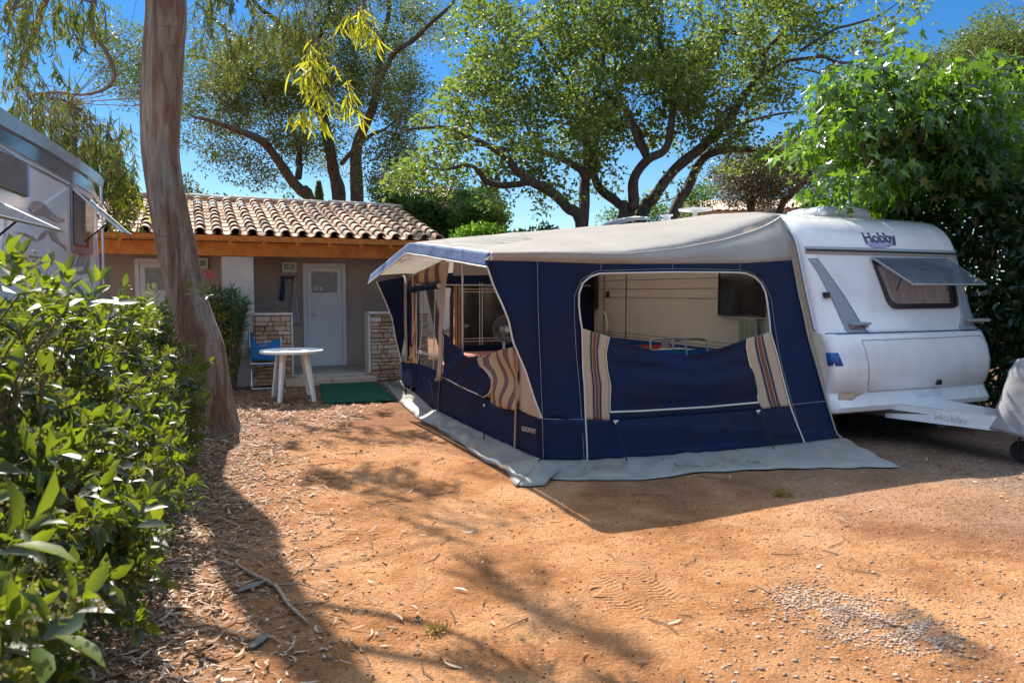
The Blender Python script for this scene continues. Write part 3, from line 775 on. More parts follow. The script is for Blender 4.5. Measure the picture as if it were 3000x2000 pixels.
# ------------------------------------------------------------------ caravan (frame F: x 0..2.4 across, y back)
WID = 2.40; LEN = 5.45
prof = [(0.16, 0.34), (0.02, 0.345), (-0.03, 0.37), (-0.045, 0.42), (0.005, 0.50), (0.035, 0.56), (0.0, 0.60), (-0.035, 0.72), (-0.035, 0.86), (0.0, 1.0), (0.06, 1.12), (0.09, 1.165), (0.135, 1.18), (0.16, 1.20),
        (0.28, 1.55), (0.42, 2.0), (0.455, 2.11), (0.51, 2.22), (0.60, 2.33), (0.72, 2.41), (0.88, 2.46), (1.2, 2.51), (2.0, 2.56), (3.4, 2.57), (4.7, 2.54), (5.15, 2.49), (5.35, 2.38), (5.45, 2.15), (5.5, 1.2), (5.45, 0.45), (5.3, 0.34)]
car = thing('caravan', 'white touring caravan with raked front, open window and grey slanted stripes beside the awning', 'caravan', base(F, 1.2, 2.6))
def inset(x):
    e = 0.0; r_ = 0.10
    dx = min(x, WID - x)
    if dx < r_: e = r_ - math.sqrt(max(0, r_ * r_ - (r_ - dx) ** 2))
    return e
xs = [0, 0.006, 0.02, 0.05, 0.1, 0.3, 0.7, 1.2, 1.7, 2.1, 2.3, 2.35, 2.38, 2.394, 2.4]
def bow(x): return 0.05 * (1 - ((x - 1.2) / 1.2) ** 2)
cy, cz = 2.8, 1.3
m = MB(F); vs = []
fine = prof
for x in xs:
    e = inset(x)
    for i, (y, z) in enumerate(fine):
        fr = y < 1.0 and z < 2.45
        yy = y + (e * 0.9 - bow(x) * 0.6 if fr else 0)
        zz = z - (e * 0.35 if z > 2.3 else 0)
        if y > 5.3: yy -= e * 0.8
        vs.append((x, yy, zz))
n_ = len(fine)
fs = [[i * n_ + k, (i + 1) * n_ + k, (i + 1) * n_ + k + 1, i * n_ + k + 1] for i in range(len(xs) - 1) for k in range(n_ - 1)]
m.add(vs, fs)
body = m.build('body', MT['gelcoat'], car, smooth=True, angle=42)
# flat sides
def sidepts(x): return [(x, y + 0.05, z) for (y, z) in prof]
m = MB(F); m.poly([(-0.002, y + (0.09 if y < 1 and z < 2.45 else 0) - (0.08 if y > 5.3 else 0), z - (0.035 if z > 2.3 else 0)) for (y, z) in prof]); m.build('side_panel', MT['caravan_side'], car)
m = MB(F); m.poly([(WID + 0.002, y + (0.09 if y < 1 and z < 2.45 else 0) - (0.08 if y > 5.3 else 0), z - (0.035 if z > 2.3 else 0)) for (y, z) in prof]); m.build('side_panel', MT['gelcoat'], car)
# underside
m = MB(F); m.box(0.02, WID - 0.02, 0.15, 5.3, 0.33, 0.338); m.build('chassis_floor', MT['black'], car)
# corner rails
for x in (0.0, WID):
    m = MB(F)
    sgn = -1 if x == 0 else 1
    m.tube([(x + sgn * 0.004, y + (0.085 if y < 1 and z < 2.45 else 0), z - (0.03 if z > 2.3 else 0)) for (y, z) in prof[13:26]], 0.017, 8)
    m.build('awning_rail', MT['metal'], car)
# front surface mapper: x, z -> y
def fy(x, z):
    for (a, b) in zip(prof[1:21], prof[2:22]):
        if min(a[1], b[1]) - 1e-9 <= z <= max(a[1], b[1]) + 1e-9 and b[1] != a[1]:
            t_ = (z - a[1]) / (b[1] - a[1]); y = a[0] + (b[0] - a[0]) * t_; 
    return y + inset(x) * 0.9 - bow(x) * 0.6
def CF(px, py, off=0.004):
    """pixel measured on the caravan front -> point on its surface"""
    y = 0.2
    for _ in range(14):
        p = F.ony(px, py, y); x = min(max(p.x, 0.02), WID - 0.02); z = min(max(p.z, 0.36), 2.40)
        y = 0.5 * y + 0.5 * fy(x, z)
    p = F.ony(px, py, y); p.y -= off
    return p
def decal(name, pts, mat, parent=None, off=0.004, maxlen=0.08, thick=0.003):
    m = MB(F); P = [CF(x, y, off) for x, y in pts]
    def disp(p):
        x = min(max(p.x, 0.0), WID); z = min(max(p.z, 0.36), 2.40)
        return Vector((p.x, fy(x, z) - off, p.z))
    m.poly(P, maxlen=maxlen, disp=disp); return m.build(name, mat, parent or car, smooth=True, solid=thick)
def frail(name, z, mat, h, off, parent=None, x0=0.03, x1=WID - 0.03, rad=None):
    m = MB(F)
    def fn(u, v):
        x = x0 + (x1 - x0) * u; zz = z + h * (v - 0.5)
        return Vector((x, fy(x, zz) - off - 0.006 * math.sin(PI * v), zz))
    m.grid(fn, 30, 4); return m.build(name, mat, parent or car, smooth=True, solid=0.006)
frail('front_drip_rail', 2.045, MT['plastic_grey'], 0.075, 0.012)
frail('drip_rail_seal', 2.045, MT['black'], 0.018, 0.026)
m = MB(F); m.tube([(0.02 + i * (WID - 0.04) / 20, fy(0.02 + i * (WID - 0.04) / 20, 1.168) - 0.006, 1.170) for i in range(21)], 0.008, 6); m.build('waist_trim', MT['decal_navy'], car)
# grey slanted decals
decal('slanted_stripe', [(2366, 757), (2396, 757), (2475, 868), (2548, 974), (2490, 976), (2440, 885), (2398, 805)], MT['gelcoat_grey'])
decal('slanted_stripe', [(2783, 757), (2806, 757), (2830, 850), (2850, 905), (2872, 968), (2820, 970), (2815, 925), (2800, 850)], MT['gelcoat_grey'])
# blue chequered decal low left
decal('blue_decal', [(2430, 1034), (2455, 1033), (2470, 1072), (2436, 1072)], MT['decal_blue'])
# front locker lid
lidp = [(2524, 996), (2600, 994), (2760, 988), (2868, 982), (2885, 986), (2905, 1010), (2915, 1060), (2912, 1100), (2900, 1118), (2880, 1124), (2700, 1138), (2545, 1148), (2541, 1135), (2546, 1105), (2545, 1070), (2536, 1030)]
P = [CF(x, y, 0.004) for x, y in lidp]
for p in P:
    if p.x > WID - 0.10: p.x = WID - 0.10; p.y = fy(p.x, p.z) - 0.004
m = MB(F); m.tube([p for p in resample(P + [P[0]], 70)], 0.0045, 5, cap=False); m.build('locker_seam', MT['plastic_grey'], car)
m = MB(F); c_ = CF(2748, 1119, 0.0); m.box(c_.x - 0.03, c_.x + 0.03, c_.y - 0.03, c_.y + 0.03, c_.z - 0.028, c_.z + 0.028, bev=0.008); m.build('locker_latch', MT['black'], car)
# embossed lower bumper indicator recess
decal('bumper_recess', [(2458, 1150), (2505, 1149), (2535, 1150), (2510, 1160), (2498, 1171), (2455, 1170)], MT['cream'])
text_mesh('embossed_lettering', 'HOBBY', 0.105, MT['gelcoat'], car, tuple(CF(2722, 1160, 0.003)), (1, 0.0, 0), (0, 0, 1), ext=0.004, bold=0.002, ws=1.2)
# name plate on the roof front
cl = CF(2576, 697, 0.004); d1 = CF(2640, 697, 0.004) - CF(2520, 697, 0.004); d2 = CF(2576, 680, 0.004) - CF(2576, 712, 0.004)
lg = text_mesh('name_lettering', 'Hobby', 0.185, MT['decal_navy'], car, tuple(cl), d1, d2, ext=0.0015, bold=0.0035)
decal('violet_swoosh', [(2532, 705), (2624, 705), (2620, 714), (2605, 724), (2578, 728), (2552, 724), (2537, 715)], MT['decal_violet'], off=0.0015, thick=0.0015)
# marker lights and grab handles
def lamp(px, py, s_):
    c = CF(px, py, 0.0); m = MB(F)
    m.box(c.x - 0.045, c.x + 0.005, c.y - 0.055, c.y + 0.02, c.z - 0.03, c.z + 0.03, bev=0.01); o = m.build('marker_light', MT['black'], car)
    m = MB(F); m.box(c.x + 0.007, c.x + 0.05, c.y - 0.05, c.y + 0.02, c.z - 0.022, c.z + 0.022, bev=0.008); m.build('lens', MT['plastic_grey'], o)
lamp(2420, 864, 1); lamp(2852, 861, 1)
def grab(px0, px1, py):
    a = CF(px0, py, 0.0); b = CF(px1, py, 0.0); m = MB(F)
    m.box(a.x, b.x, min(a.y, b.y) - 0.075, max(a.y, b.y) + 0.02, a.z - 0.016, a.z + 0.016, bev=0.01)
    m.box(a.x + 0.01, a.x + 0.05, a.y - 0.05, a.y + 0.05, a.z - 0.045, a.z - 0.016, bev=0.008)
    m.box(b.x - 0.05, b.x - 0.01, b.y - 0.05, b.y + 0.05, a.z - 0.045, a.z - 0.016, bev=0.008); m.build('grab_handle', MT['plastic_grey'], car)
grab(2483, 2537, 948); grab(2822, 2873, 938)
# front window: dark opening, curtain, black frame, open pane
wp = [(2556, 765), (2575, 765), (2700, 768), (2785, 790), (2793, 830), (2801, 880), (2800, 895), (2785, 899), (2625, 901), (2612, 898), (2600, 885), (2580, 830)]
win = decal('front_window', wp, MT['dark_glass'], off=0.003)
P = [CF(x, y, 0.012) for x, y in wp]
m = MB(F); m.tube(resample(P + [P[0]], 60), 0.016, 6, cap=False); m.build('window_seal', MT['black'], win)
decal('curtain', [(2566, 778), (2772, 800), (2783, 888), (2625, 890), (2610, 880)], MT['curtain'], win, off=0.008)
hl, hr = CF(2548, 755, 0.03), CF(2768, 757, 0.03)
out_l, out_r = None, None
# pane swings out and up about the hinge rail
bl = F.ony(2676, 834, hl.y - 0.40); br = F.ony(2888, 834, hr.y - 0.40)
m = MB(F); m.poly([hl, hr, br, bl], thick=(0, 0, 0.006)); pane = m.build('open_pane', MT['acrylic'], win)
m = MB(F); m.tube([hl, bl + Vector((0, 0, 0.003)), br + Vector((0, 0, 0.003)), hr, hl], 0.011, 6); m.build('pane_edge', MT['plastic_grey'], pane)
for q, py in ((0.12, 0), (0.9, 0)):
    a = bl.lerp(br, q) * 0.55 + hl.lerp(hr, q) * 0.45; b = CF(2600 + q * 190, 850, 0.02)
    m = MB(F); m.tube([a, b], 0.007, 6); m.build('window_stay', MT['black'], win)
# things on the roof
def roof_z(y): 
    for (a, b) in zip(prof[18:26], prof[19:27]):
        if a[0] <= y <= b[0]: return a[1] + (b[1] - a[1]) * (y - a[0]) / (b[0] - a[0])
    return 2.5
c_ = F.onz(2480, 640, 2.48)
m = MB(F)
def dome(u, v):
    hx, hy = 0.42, 0.32
    k = 1 - max(abs(2 * u - 1) ** 4, abs(2 * v - 1) ** 4)
    return Vector((c_.x + (2 * u - 1) * hx, 1.38 + (2 * v - 1) * hy, roof_z(1.38) + 0.13 * max(0, k) ** 0.45 - 0.012))
MT['dome'] = surf('milky_dome', (0.72, 0.72, 0.76), (0.62, 0.62, 0.66), 4, 0.2, coat=0.5, trans=0.3)
m.grid(dome, 18, 14); rl = m.build('rooflight', MT['dome'], car, smooth=True, solid=0.006)
m = MB(F); m.box(c_.x - 0.40, c_.x + 0.40, 1.08, 1.68, roof_z(1.38) - 0.03, roof_z(1.38) + 0.035, bev=0.02); m.build('rooflight_frame', MT['plastic_white'], rl)
a = F.onx(2030, 628, 1.1)
m = MB(F); M_ = Matrix.Translation((0.36, 2.8, 2.575)); m.lathe([(0.03, 0), (0.03, 0.10), (0.22, 0.13), (0.225, 0.15), (0.05, 0.165), (0.0, 0.167)], 28, M_)
m.build('antenna_disc', MT['plastic_white'], car, smooth=True, angle=40)
m = MB(F); m.lathe([(0.06, 0), (0.055, 0.07), (0.09, 0.085), (0.09, 0.10), (0.0, 0.105)], 20, Matrix.Translation((0.14, 3.15, 2.57))); m.build('flue_cap', MT['plastic_white'], car, smooth=True, angle=40)
m = MB(F); m.tube([(0.05, 5.3, 2.58), (0.08, 4.9, 2.63), (0.12, 4.5, 2.68), (0.16, 4.0, 2.70), (0.16, 3.6, 2.66)], [0.012, 0.03, 0.045, 0.03, 0.02], 8, smooth=4); m.build('roof_bar', MT['plastic_grey'], car, smooth=True)
# side details on x=0 seen through the awning window
def SP(px, py, x=-0.006): return F.onx(px, py, x)
def sideline(pts, rad, name, mat):
    m = MB(F); m.tube([SP(x, y) for x, y in pts], rad, 5); return m.build(name, mat, car)
for y0, y1 in ((823, 814), (847, 845), (869, 876)):
    A = SP(1720, y0); B = SP(2120, y1); z = (A.z + B.z) / 2
    m = MB(F); m.box(-0.006, -0.003, 0.9, 5.2, z - 0.003, z + 0.003); m.build('side_groove', MT['steel_dark'], car)
for z in (0.98, 0.93):
    m = MB(F); m.box(-0.005, -0.003, 0.35, 5.3, z - 0.003, z + 0.003); m.build('side_groove', MT['steel_dark'], car)
m = MB(F); m.box(-0.007, -0.003, 0.3, 5.35, 0.62, 0.90); m.build('side_stripe', MT['decal_blue'], car)
def swin(y0, y1, z0, z1):
    m = MB(F); m.box(-0.05, -0.004, y0, y1, z0, z1, bev=0.02); o = m.build('side_window', MT['dark_glass'], car)
    P_ = [(-0.052, y0, z0), (-0.052, y1, z0), (-0.052, y1, z1), (-0.052, y0, z1), (-0.052, y0, z0)]
    m = MB(F); m.tube(P_, 0.014, 6); m.build('window_frame', MT['black'], o)
swin(0.98, 1.75, 1.32, 1.88); swin(4.78, 5.22, 1.34, 1.88)
m = MB(F); m.tube([(-0.008, 4.60, 0.42), (-0.008, 4.60, 2.2), (-0.008, 3.95, 2.2), (-0.008, 3.95, 0.42)], 0.009, 5); dr = m.build('side_door_outline', MT['steel_dark'], car)
a = SP(1774, 913); b = SP(1776, 966)
m = MB(F); m.tube([(-0.01, 4.55, 1.28), (-0.09, 4.5, 1.28), (-0.10, 4.38, 1.24), (-0.10, 4.33, 1.02), (-0.09, 4.40, 0.99), (-0.01, 4.5, 0.985)], 0.016, 8, smooth=4); m.build('door_handle', MT['plastic_white'], dr, smooth=True)
m = MB(F); c2 = SP(1782, 862); m.box(-0.03, -0.004, c2.y - 0.04, c2.y + 0.04, c2.z - 0.05, c2.z + 0.05, bev=0.01); m.build('door_lock', MT['black'], dr)
# wheels
for x0, x1 in ((0.04, 0.22), (WID - 0.22, WID - 0.04)):
    M_ = Matrix.Translation((x0, 2.9, 0.30)) @ Matrix.Rotation(PI / 2, 4, 'Y')
    m = MB(F); m.lathe([(0.20, 0), (0.28, 0.0), (0.30, 0.03), (0.30, 0.14), (0.28, 0.18), (0.20, 0.18)], 28, M_); wh = m.build('wheel', MT['black'], car, smooth=True, angle=30)
    m = MB(F); m.lathe([(0.0, 0.02), (0.19, 0.02), (0.195, 0.16), (0.0, 0.16)], 24, M_); m.build('rim', MT['metal'], wh)
# A-frame drawbar with cover
A0 = F.onz(2636, 1225, 0.36); 
xc = 1.2
def bar(x0, y0, x1, y1, z0, z1, wd):
    d = Vector((x1 - x0, y1 - y0, 0)); n_ = d.normalized().cross(Vector((0, 0, 1))) * wd
    m = MB(F); p0 = Vector((x0, y0, 0)); p1 = Vector((x1, y1, 0))
    vs = [p0 - n_ + Vector((0, 0, z0)), p0 + n_ + Vector((0, 0, z0)), p0 + n_ + Vector((0, 0, z1)), p0 - n_ + Vector((0, 0, z1)), p1 - n_ + Vector((0, 0, z0)), p1 + n_ + Vector((0, 0, z0)), p1 + n_ + Vector((0, 0, z1)), p1 - n_ + Vector((0, 0, z1))]
    m.add(vs, [[0, 1, 2, 3], [4, 5, 6, 7], [0, 1, 5, 4], [1, 2, 6, 5], [2, 3, 7, 6], [3, 0, 4, 7]]); return m
bar(0.55, 1.2, 1.12, -1.3, 0.28, 0.36, 0.03).build('drawbar_beam', MT['steel_dark'], car)
bar(1.85, 1.2, 1.28, -1.3, 0.28, 0.36, 0.03).build('drawbar_beam', MT['steel_dark'], car)
# white cover shell over the A-frame
def dp(px, py, y): return F.ony(px, py, y)
m = MB(F)
q = [(0.82, 0.02, 0.42), (1.58, 0.02, 0.42), (1.34, -1.25, 0.42), (1.06, -1.25, 0.42)]
top = [(a * 0.985 + 0.015 * 1.2, b, c) for a, b, c in q]
m.poly([(a, b, 0.425) for a, b, c in top]); m.add([q[0], q[3], (1.04, -1.25, 0.29), (0.78, 0.02, 0.27)], [[0, 1, 2, 3]]); m.add([q[1], q[2], (1.36, -1.25, 0.29), (1.62, 0.02, 0.27)], [[0, 1, 2, 3]]); m.add([q[2], q[3], (1.04, -1.25, 0.29), (1.36, -1.25, 0.29)], [[0, 1, 2, 3]])
dc = m.build('drawbar_cover', MT['gelcoat'], car, solid=0.006)
sd = (Vector(q[3]) - Vector(q[0])); 
text_mesh('embossed_lettering', 'Hobby', 0.11, MT['gelcoat'], dc, tuple(Vector((0.925, -0.63, 0.352)) + Vector((-0.012, -0.006, 0))), tuple(sd), (-0.2, 0, 1), ext=0.003, bold=0.002, ws=1.1)
# jockey wheel under the hitch
m = MB(F); m.tube([(1.2, -1.15, 0.85), (1.2, -1.15, 0.20)], 0.024, 10); jw = m.build('jockey_post', MT['steel_dark'], car)
m = MB(F); M_ = Matrix.Translation((1.165, -1.15, 0.10)) @ Matrix.Rotation(PI / 2, 4, 'Y'); m.lathe([(0.03, 0), (0.09, 0), (0.10, 0.015), (0.10, 0.055), (0.09, 0.07), (0.03, 0.07)], 20, M_); m.tube([(1.15, -1.15, 0.10), (1.25, -1.15, 0.10)], 0.012, 6); m.tube([(1.15, -1.15, 0.10), (1.15, -1.15, 0.22), (1.25, -1.15, 0.22), (1.25, -1.15, 0.10)], 0.008, 6)
m.build('jockey_wheel', MT['black'], jw)
# corner steadies
for x in (0.3, 2.1):
    m = MB(F); m.tube([(x, 0.55, 0.36), (x, 0.42, 0.06)], 0.022, 6); m.box(x - 0.07, x + 0.07, 0.35, 0.49, 0.0, 0.05, bev=0.01); m.build('corner_steady', MT['steel_dark'], car)
# fabric hitch cover: its own thing
tp = F.ony(2960, 1090, -1.2)
print('hitch', tp, 'A0', A0)
m = MB(F)
def hood(u, v):
    an = 2 * PI * u
    prof_r = [(0.0, 1.0), (0.08, 0.97), (0.12, 0.86), (0.155, 0.62), (0.20, 0.40), (0.235, 0.28)]
    k = v * (len(prof_r) - 1); i = min(int(k), len(prof_r) - 2); t_ = k - i
    r_ = prof_r[i][0] * (1 - t_) + prof_r[i + 1][0] * t_; z = prof_r[i][1] * (1 - t_) + prof_r[i + 1][1] * t_
    r_ *= 1 + 0.10 * math.sin(5 * an + 1) * v
    return Vector((1.2 + r_ * 1.0 * math.cos(an), -1.22 + r_ * 1.75 * math.sin(an), z + 0.02 * math.sin(3 * an) * v))
m.grid(hood, 48, 20)
tag(m.build('hitch_cover', MT['cover_grey'], None, base(F, 1.2, -1.22, 0.28), smooth=True, solid=0.005), 'limp grey fabric cover over the drawbar hitch at right edge', 'hitch cover')

# ------------------------------------------------------------------ awning tent (frame F)
TX = -3.14; TY0, TY1 = 0.25, 4.92; CX = -3.63; WT = 1.88
def yr(z): return -0.05 + (z - 0.12) * 0.275
def gy(x, z):
    s_ = min(max((x - TX) / (-TX), 0), 1.02)
    return TY0 + s_ * (yr(z) - TY0)
def NW(px, py, off=0.0):
    y = 0.25
    for _ in range(12):
        p = F.ony(px, py, y); y = 0.5 * y + 0.5 * gy(p.x, p.z)
    p = F.ony(px, py, y); p.y -= off
    return p
def z4(x, y): return (1400 + x * .47826, 700 + y * .47826)
def z3(x, y): return (1050 + x * .41465, 600 + y * .41465)
def NWs(pts, off=0.0): return [NW(*z4(x, y), off) for x, y in pts]
def FWs(pts, x=TX): return [F.onx(*z3(a, b), x) for a, b in pts]
def wrink(amp, sc1=1.6, axis='y', seed=0.0):
    def d(p):
        q = Vector(p); k = amp * (nz(q, sc1, seed) + 0.4 * nz(q, sc1 * 3.1, seed + 3))
        if axis == 'y': q.y += k
        else: q.x += k
        return q
    return d
def stripemat(name, groups):
    m, n, out = newmat(name); L = n.links.new
    uv = n.nodes.new('ShaderNodeTexCoord'); sx = N(n, 'ShaderNodeSeparateXYZ'); L(uv.outputs['UV'], sx.inputs[0])
    mu = N(n, 'ShaderNodeMath', operation='MULTIPLY'); mu.inputs[1].default_value = groups; L(sx.outputs[0], mu.inputs[0])
    fr = N(n, 'ShaderNodeMath', operation='FRACT'); L(mu.outputs[0], fr.inputs[0])
    cr = (0.68, 0.47, 0.27) if groups > 1 else (0.62, 0.48, 0.33); nv = (0.03, 0.045, 0.085); rd = (0.27, 0.095, 0.055); tn = (0.40, 0.30, 0.24)
    r = ramp(n, [(0, cr), (0.30, tn), (0.33, nv), (0.395, tn), (0.43, rd), (0.555, tn), (0.59, nv), (0.66, tn), (0.69, cr)], 'CONSTANT'); L(fr.outputs[0], r.inputs[0])
    p = N(n, 'ShaderNodeBsdfPrincipled'); p.inputs['Roughness'].default_value = 0.85; L(r.outputs[0], p.inputs['Base Color'])
    tr = N(n, 'ShaderNodeBsdfTranslucent'); L(r.outputs[0], tr.inputs[0]); ms = N(n, 'ShaderNodeMixShader'); ms.inputs[0].default_value = 0.3
    L(p.outputs[0], ms.inputs[1]); L(tr.outputs[0], ms.inputs[2]); L(ms.outputs[0], out.inputs[0]); return m
MT['stripe1'] = stripemat('striped_canvas_single', 1.0); MT['stripe3'] = stripemat('striped_canvas_repeat', 3.0)
tent = thing('caravan_awning', 'large navy blue and grey caravan awning with striped panels and half open windows', 'awning', base(F, -1.6, 2.5))

wn = wrink(0.016, 1.3, 'y')
seamL = [(350, 138), (360, 300), (370, 500), (378, 800), (387, 1095), (395, 1350)]
top_ = [(350, 138), (755, 152), (1190, 152), (1600, 150), (1925, 130)]
rightE = [(1925, 130), (1960, 330), (2010, 560), (2100, 880), (2190, 1190), (2225, 1215)]
bot = [(2225, 1215), (1990, 1245), (1500, 1296), (990, 1335), (660, 1355), (395, 1350)]
open_t = [(632, 545), (618, 460), (612, 380), (616, 325), (635, 275), (662, 245), (700, 222), (745, 211), (1190, 203), (1590, 205), (1655, 214), (1705, 243), (1745, 290), (1762, 350), (1772, 430), (1780, 500), (1785, 570)]
lowL = [(632, 545), (640, 800), (652, 1000), (660, 1103)]
lowR = [(1785, 570), (1840, 760), (1870, 880), (1905, 1018)]
lowB = [(660, 1103), (808, 1110), (1740, 1040), (1905, 1018)]
outer = seamL + [] + bot[::-1][1:] + rightE[::-1][1:] + top_[::-1][1:-1]
hole = open_t + lowR[1:] + lowB[::-1][1:] + lowL[::-1][1:-1]
m = MB(F); m.poly(NWs(outer), [NWs(hole)], maxlen=0.16, disp=wn); m.build('end_wall', MT['navy'], tent, smooth=True, solid=0.004)
# drooping blind panels
droop = [(632, 545), (700, 575), (800, 597), (950, 645), (1100, 690), (1290, 712), (1480, 668), (1640, 610), (1785, 570)]
bag = wrink(0.02, 2.2, 'y', 5)
def bag2(p):
    q = wn(p)
    # slack cloth folds outwards in the middle
    s_ = max(0, 1 - abs((q.x + 1.55) / 1.0) ** 2); t_ = max(0, min(1, (q.z - 0.55) / 0.35))
    q.y -= 0.05 * s_ * math.sin(PI * t_) + 0.012 * math.sin(q.z * 38 - 6 * abs(q.x + 1.5)) * s_ * t_
    return q
m = MB(F); m.loft(NWs([(632, 545), (640, 800), (652, 1000), (660, 1103)], 0.004), NWs([(800, 597), (780, 700), (790, 800), (812, 900), (806, 1000), (808, 1110)], 0.004), 16, 24, wn)
m.build('striped_panel', MT['stripe1'], tent, smooth=True, solid=0.004)
m = MB(F); m.loft(NWs([(1640, 610), (1636, 660), (1650, 740), (1680, 840), (1705, 940), (1718, 1000), (1740, 1040)], 0.004), NWs([(1785, 570), (1815, 670), (1870, 880), (1905, 1018)], 0.004), 16, 24, wn)
m.build('striped_panel', MT['stripe1'], tent, smooth=True, solid=0.004)
A = NWs([(800, 597), (780, 700), (790, 800), (812, 900), (806, 1000), (808, 1110)], 0.004); B = NWs([(1640, 610), (1636, 660), (1650, 740), (1680, 840), (1705, 940), (1718, 1000), (1740, 1040)], 0.004)
A_, B_ = resample(A, 30), resample(B, 30)
dp_ = NWs([(800, 597), (950, 645), (1100, 690), (1290, 712), (1480, 668), (1640, 610)], 0.004)
topc = resample(dp_, 40)
def blind(u, v):
    j = int(round(v * 30)); p = A_[j].lerp(B_[j], u)
    i = int(round(u * 40)); t = topc[i]; p0 = A_[0].lerp(B_[0], u)
    p = p + (t - p0) * (1 - v) ** 1.6
    return bag2(p)
m = MB(F); m.grid(blind, 40, 30); m.build('window_blind', MT['navy'], tent, smooth=True, solid=0.004)
def pipe(pts, rad=0.006, name='piping', mat='piping', fn=NWs, off=0.012, par=None):
    P = fn(pts, off) if fn is NWs else fn(pts)
    if fn is NWs: P = [wn(p) for p in resample(P, 30)]
    m = MB(F); m.tube(P, rad, 5); return m.build(name, MT[mat], par or tent)
pipe(open_t, 0.009)
pipe([(632, 545), (640, 800), (652, 1000), (662, 1200), (668, 1358)], 0.008)
pipe([(1785, 570), (1840, 760), (1905, 1018), (1950, 1140), (1992, 1245)], 0.008)
pipe([(800, 597), (780, 700), (790, 800), (812, 900), (806, 1000), (808, 1062)], 0.005)
pipe([(1640, 610), (1636, 660), (1650, 740), (1680, 840), (1705, 940), (1715, 1000)], 0.005)
pipe([(808, 1058), (1000, 1052), (1400, 1028), (1712, 1000)], 0.009)
pipe([(1925, 130), (1960, 330), (2010, 560), (2100, 880), (2190, 1190), (2225, 1215)], 0.010, 'edge_beading', 'awning_grey')
for pts in ([(365, 140), (372, 500), (392, 1100), (398, 1345)], [(398, 1100), (650, 1104)], [(1910, 1014), (2150, 990)], [(650, 1350), (628, 1000), (600, 700), (585, 420), (590, 310), (640, 240), (720, 195), (1190, 182), (1640, 190), (1730, 235), (1790, 340), (1810, 500), (1840, 700), (1900, 930), (1985, 1240)], [(755, 150), (752, 188)], [(1190, 150), (1190, 182)], [(1600, 150), (1605, 188)]):
    pipe(pts, 0.0022, 'seam', 'plastic_grey', off=0.006)
# gable panel in grey and the roof
gtop = [(-3.14, 1.942), (-2.29, 1.95), (-1.61, 2.02), (-0.98, 2.125), (-0.45, 2.25), (-0.18, 2.34), (0.0, 2.425)]
def lin(tab, x):
    if x <= tab[0][0]: return tab[0][1]
    for a, b in zip(tab, tab[1:]):
        if x <= b[0]: return a[1] + (b[1] - a[1]) * (x - a[0]) / (b[0] - a[0])
    return tab[-1][1]
wall_top = [NW(*z4(*p)) for p in [(40, 131)] + top_[:1] + top_[1:]]
topw = resample([wn(p) for p in resample(wall_top, 40)], 40)
def ztop(x): return lin([(CX, 1.925)] + gtop, x)
def ye(x):
    s_ = min(max((x - TX) / (-TX), 0), 1); return TY0 - 0.015 + 0.55 * s_ ** 1.6
def gab(u, v):
    b = topw[int(round(u * 40))]; x = CX + (0.0 - CX) * u
    t = Vector((x, ye(x), ztop(x)))
    if v > 0.98 or v < 0.02: return b.lerp(t, v) + Vector((0, -0.004, 0))
    p = b.lerp(t, v); p.y -= 0.05 * math.sin(PI * v) * (0.2 + u); return p
m = MB(F); m.grid(gab, 40, 8); m.build('gable_panel', MT['awning_grey'], tent, smooth=True, solid=0.004)
def roofpt(u, b):
    x = CX + (0.0 - CX) * u
    zn = ztop(x)
    zmid = 2.165 + (2.565 - 2.165) * u ** 0.9
    y0 = ye(x); y1 = TY1 - 0.05 + 0.05 * u
    y = y0 + (y1 - y0) * b
    if u > 0.999:
        z = roof_z(y) if y > 0.72 else 2.41
        return Vector((0.01, y, z + 0.004))
    # ridge pole under the middle, sagging cloth between
    w_ = b / 0.55 if b < 0.55 else (1 - b) / 0.45
    w_ = w_ ** (1.0 - 0.75 * u)
    z = zn + (zmid - zn) * w_
    if b > 0.55: zf = ztop(x) - 0.09 * (1 - u); z = zf + (zmid - zf) * w_
    z += 0.008 * nz((x, y * 0.4, 0), 5.0, 2) * min(1, u * 4)
    if b < 0.02: z = zn
    return Vector((x, y, z))
m = MB(F); m.grid(roofpt, 44, 48); rf = m.build('awning_roof', MT['awning_grey'], tent, smooth=True, solid=0.004)
# scalloped front edge (blue valance) with white piping
def val(u, v):
    p = roofpt(0.0, u); h = 0.125 + 0.006 * nz((u * 9, 0, 0), 1.0, 2)
    return Vector((p.x - 0.012 - 0.03 * v, p.y, p.z - h * v + 0.008))
m = MB(F); m.grid(val, 50, 5); m.build('valance', MT['navy_faded'], tent, smooth=True, solid=0.004)
m = MB(F); m.tube([val(i / 50, 1.0) + Vector((-0.004, 0, 0)) for i in range(51)], 0.009, 6); m.build('valance_piping', MT['piping'], tent)
m = MB(F); m.tube([Vector((x, ye(x) - 0.006, ztop(x) + 0.002)) for x in np.linspace(CX, 0, 30)], 0.008, 6); m.build('roof_beading', MT['piping'], tent)
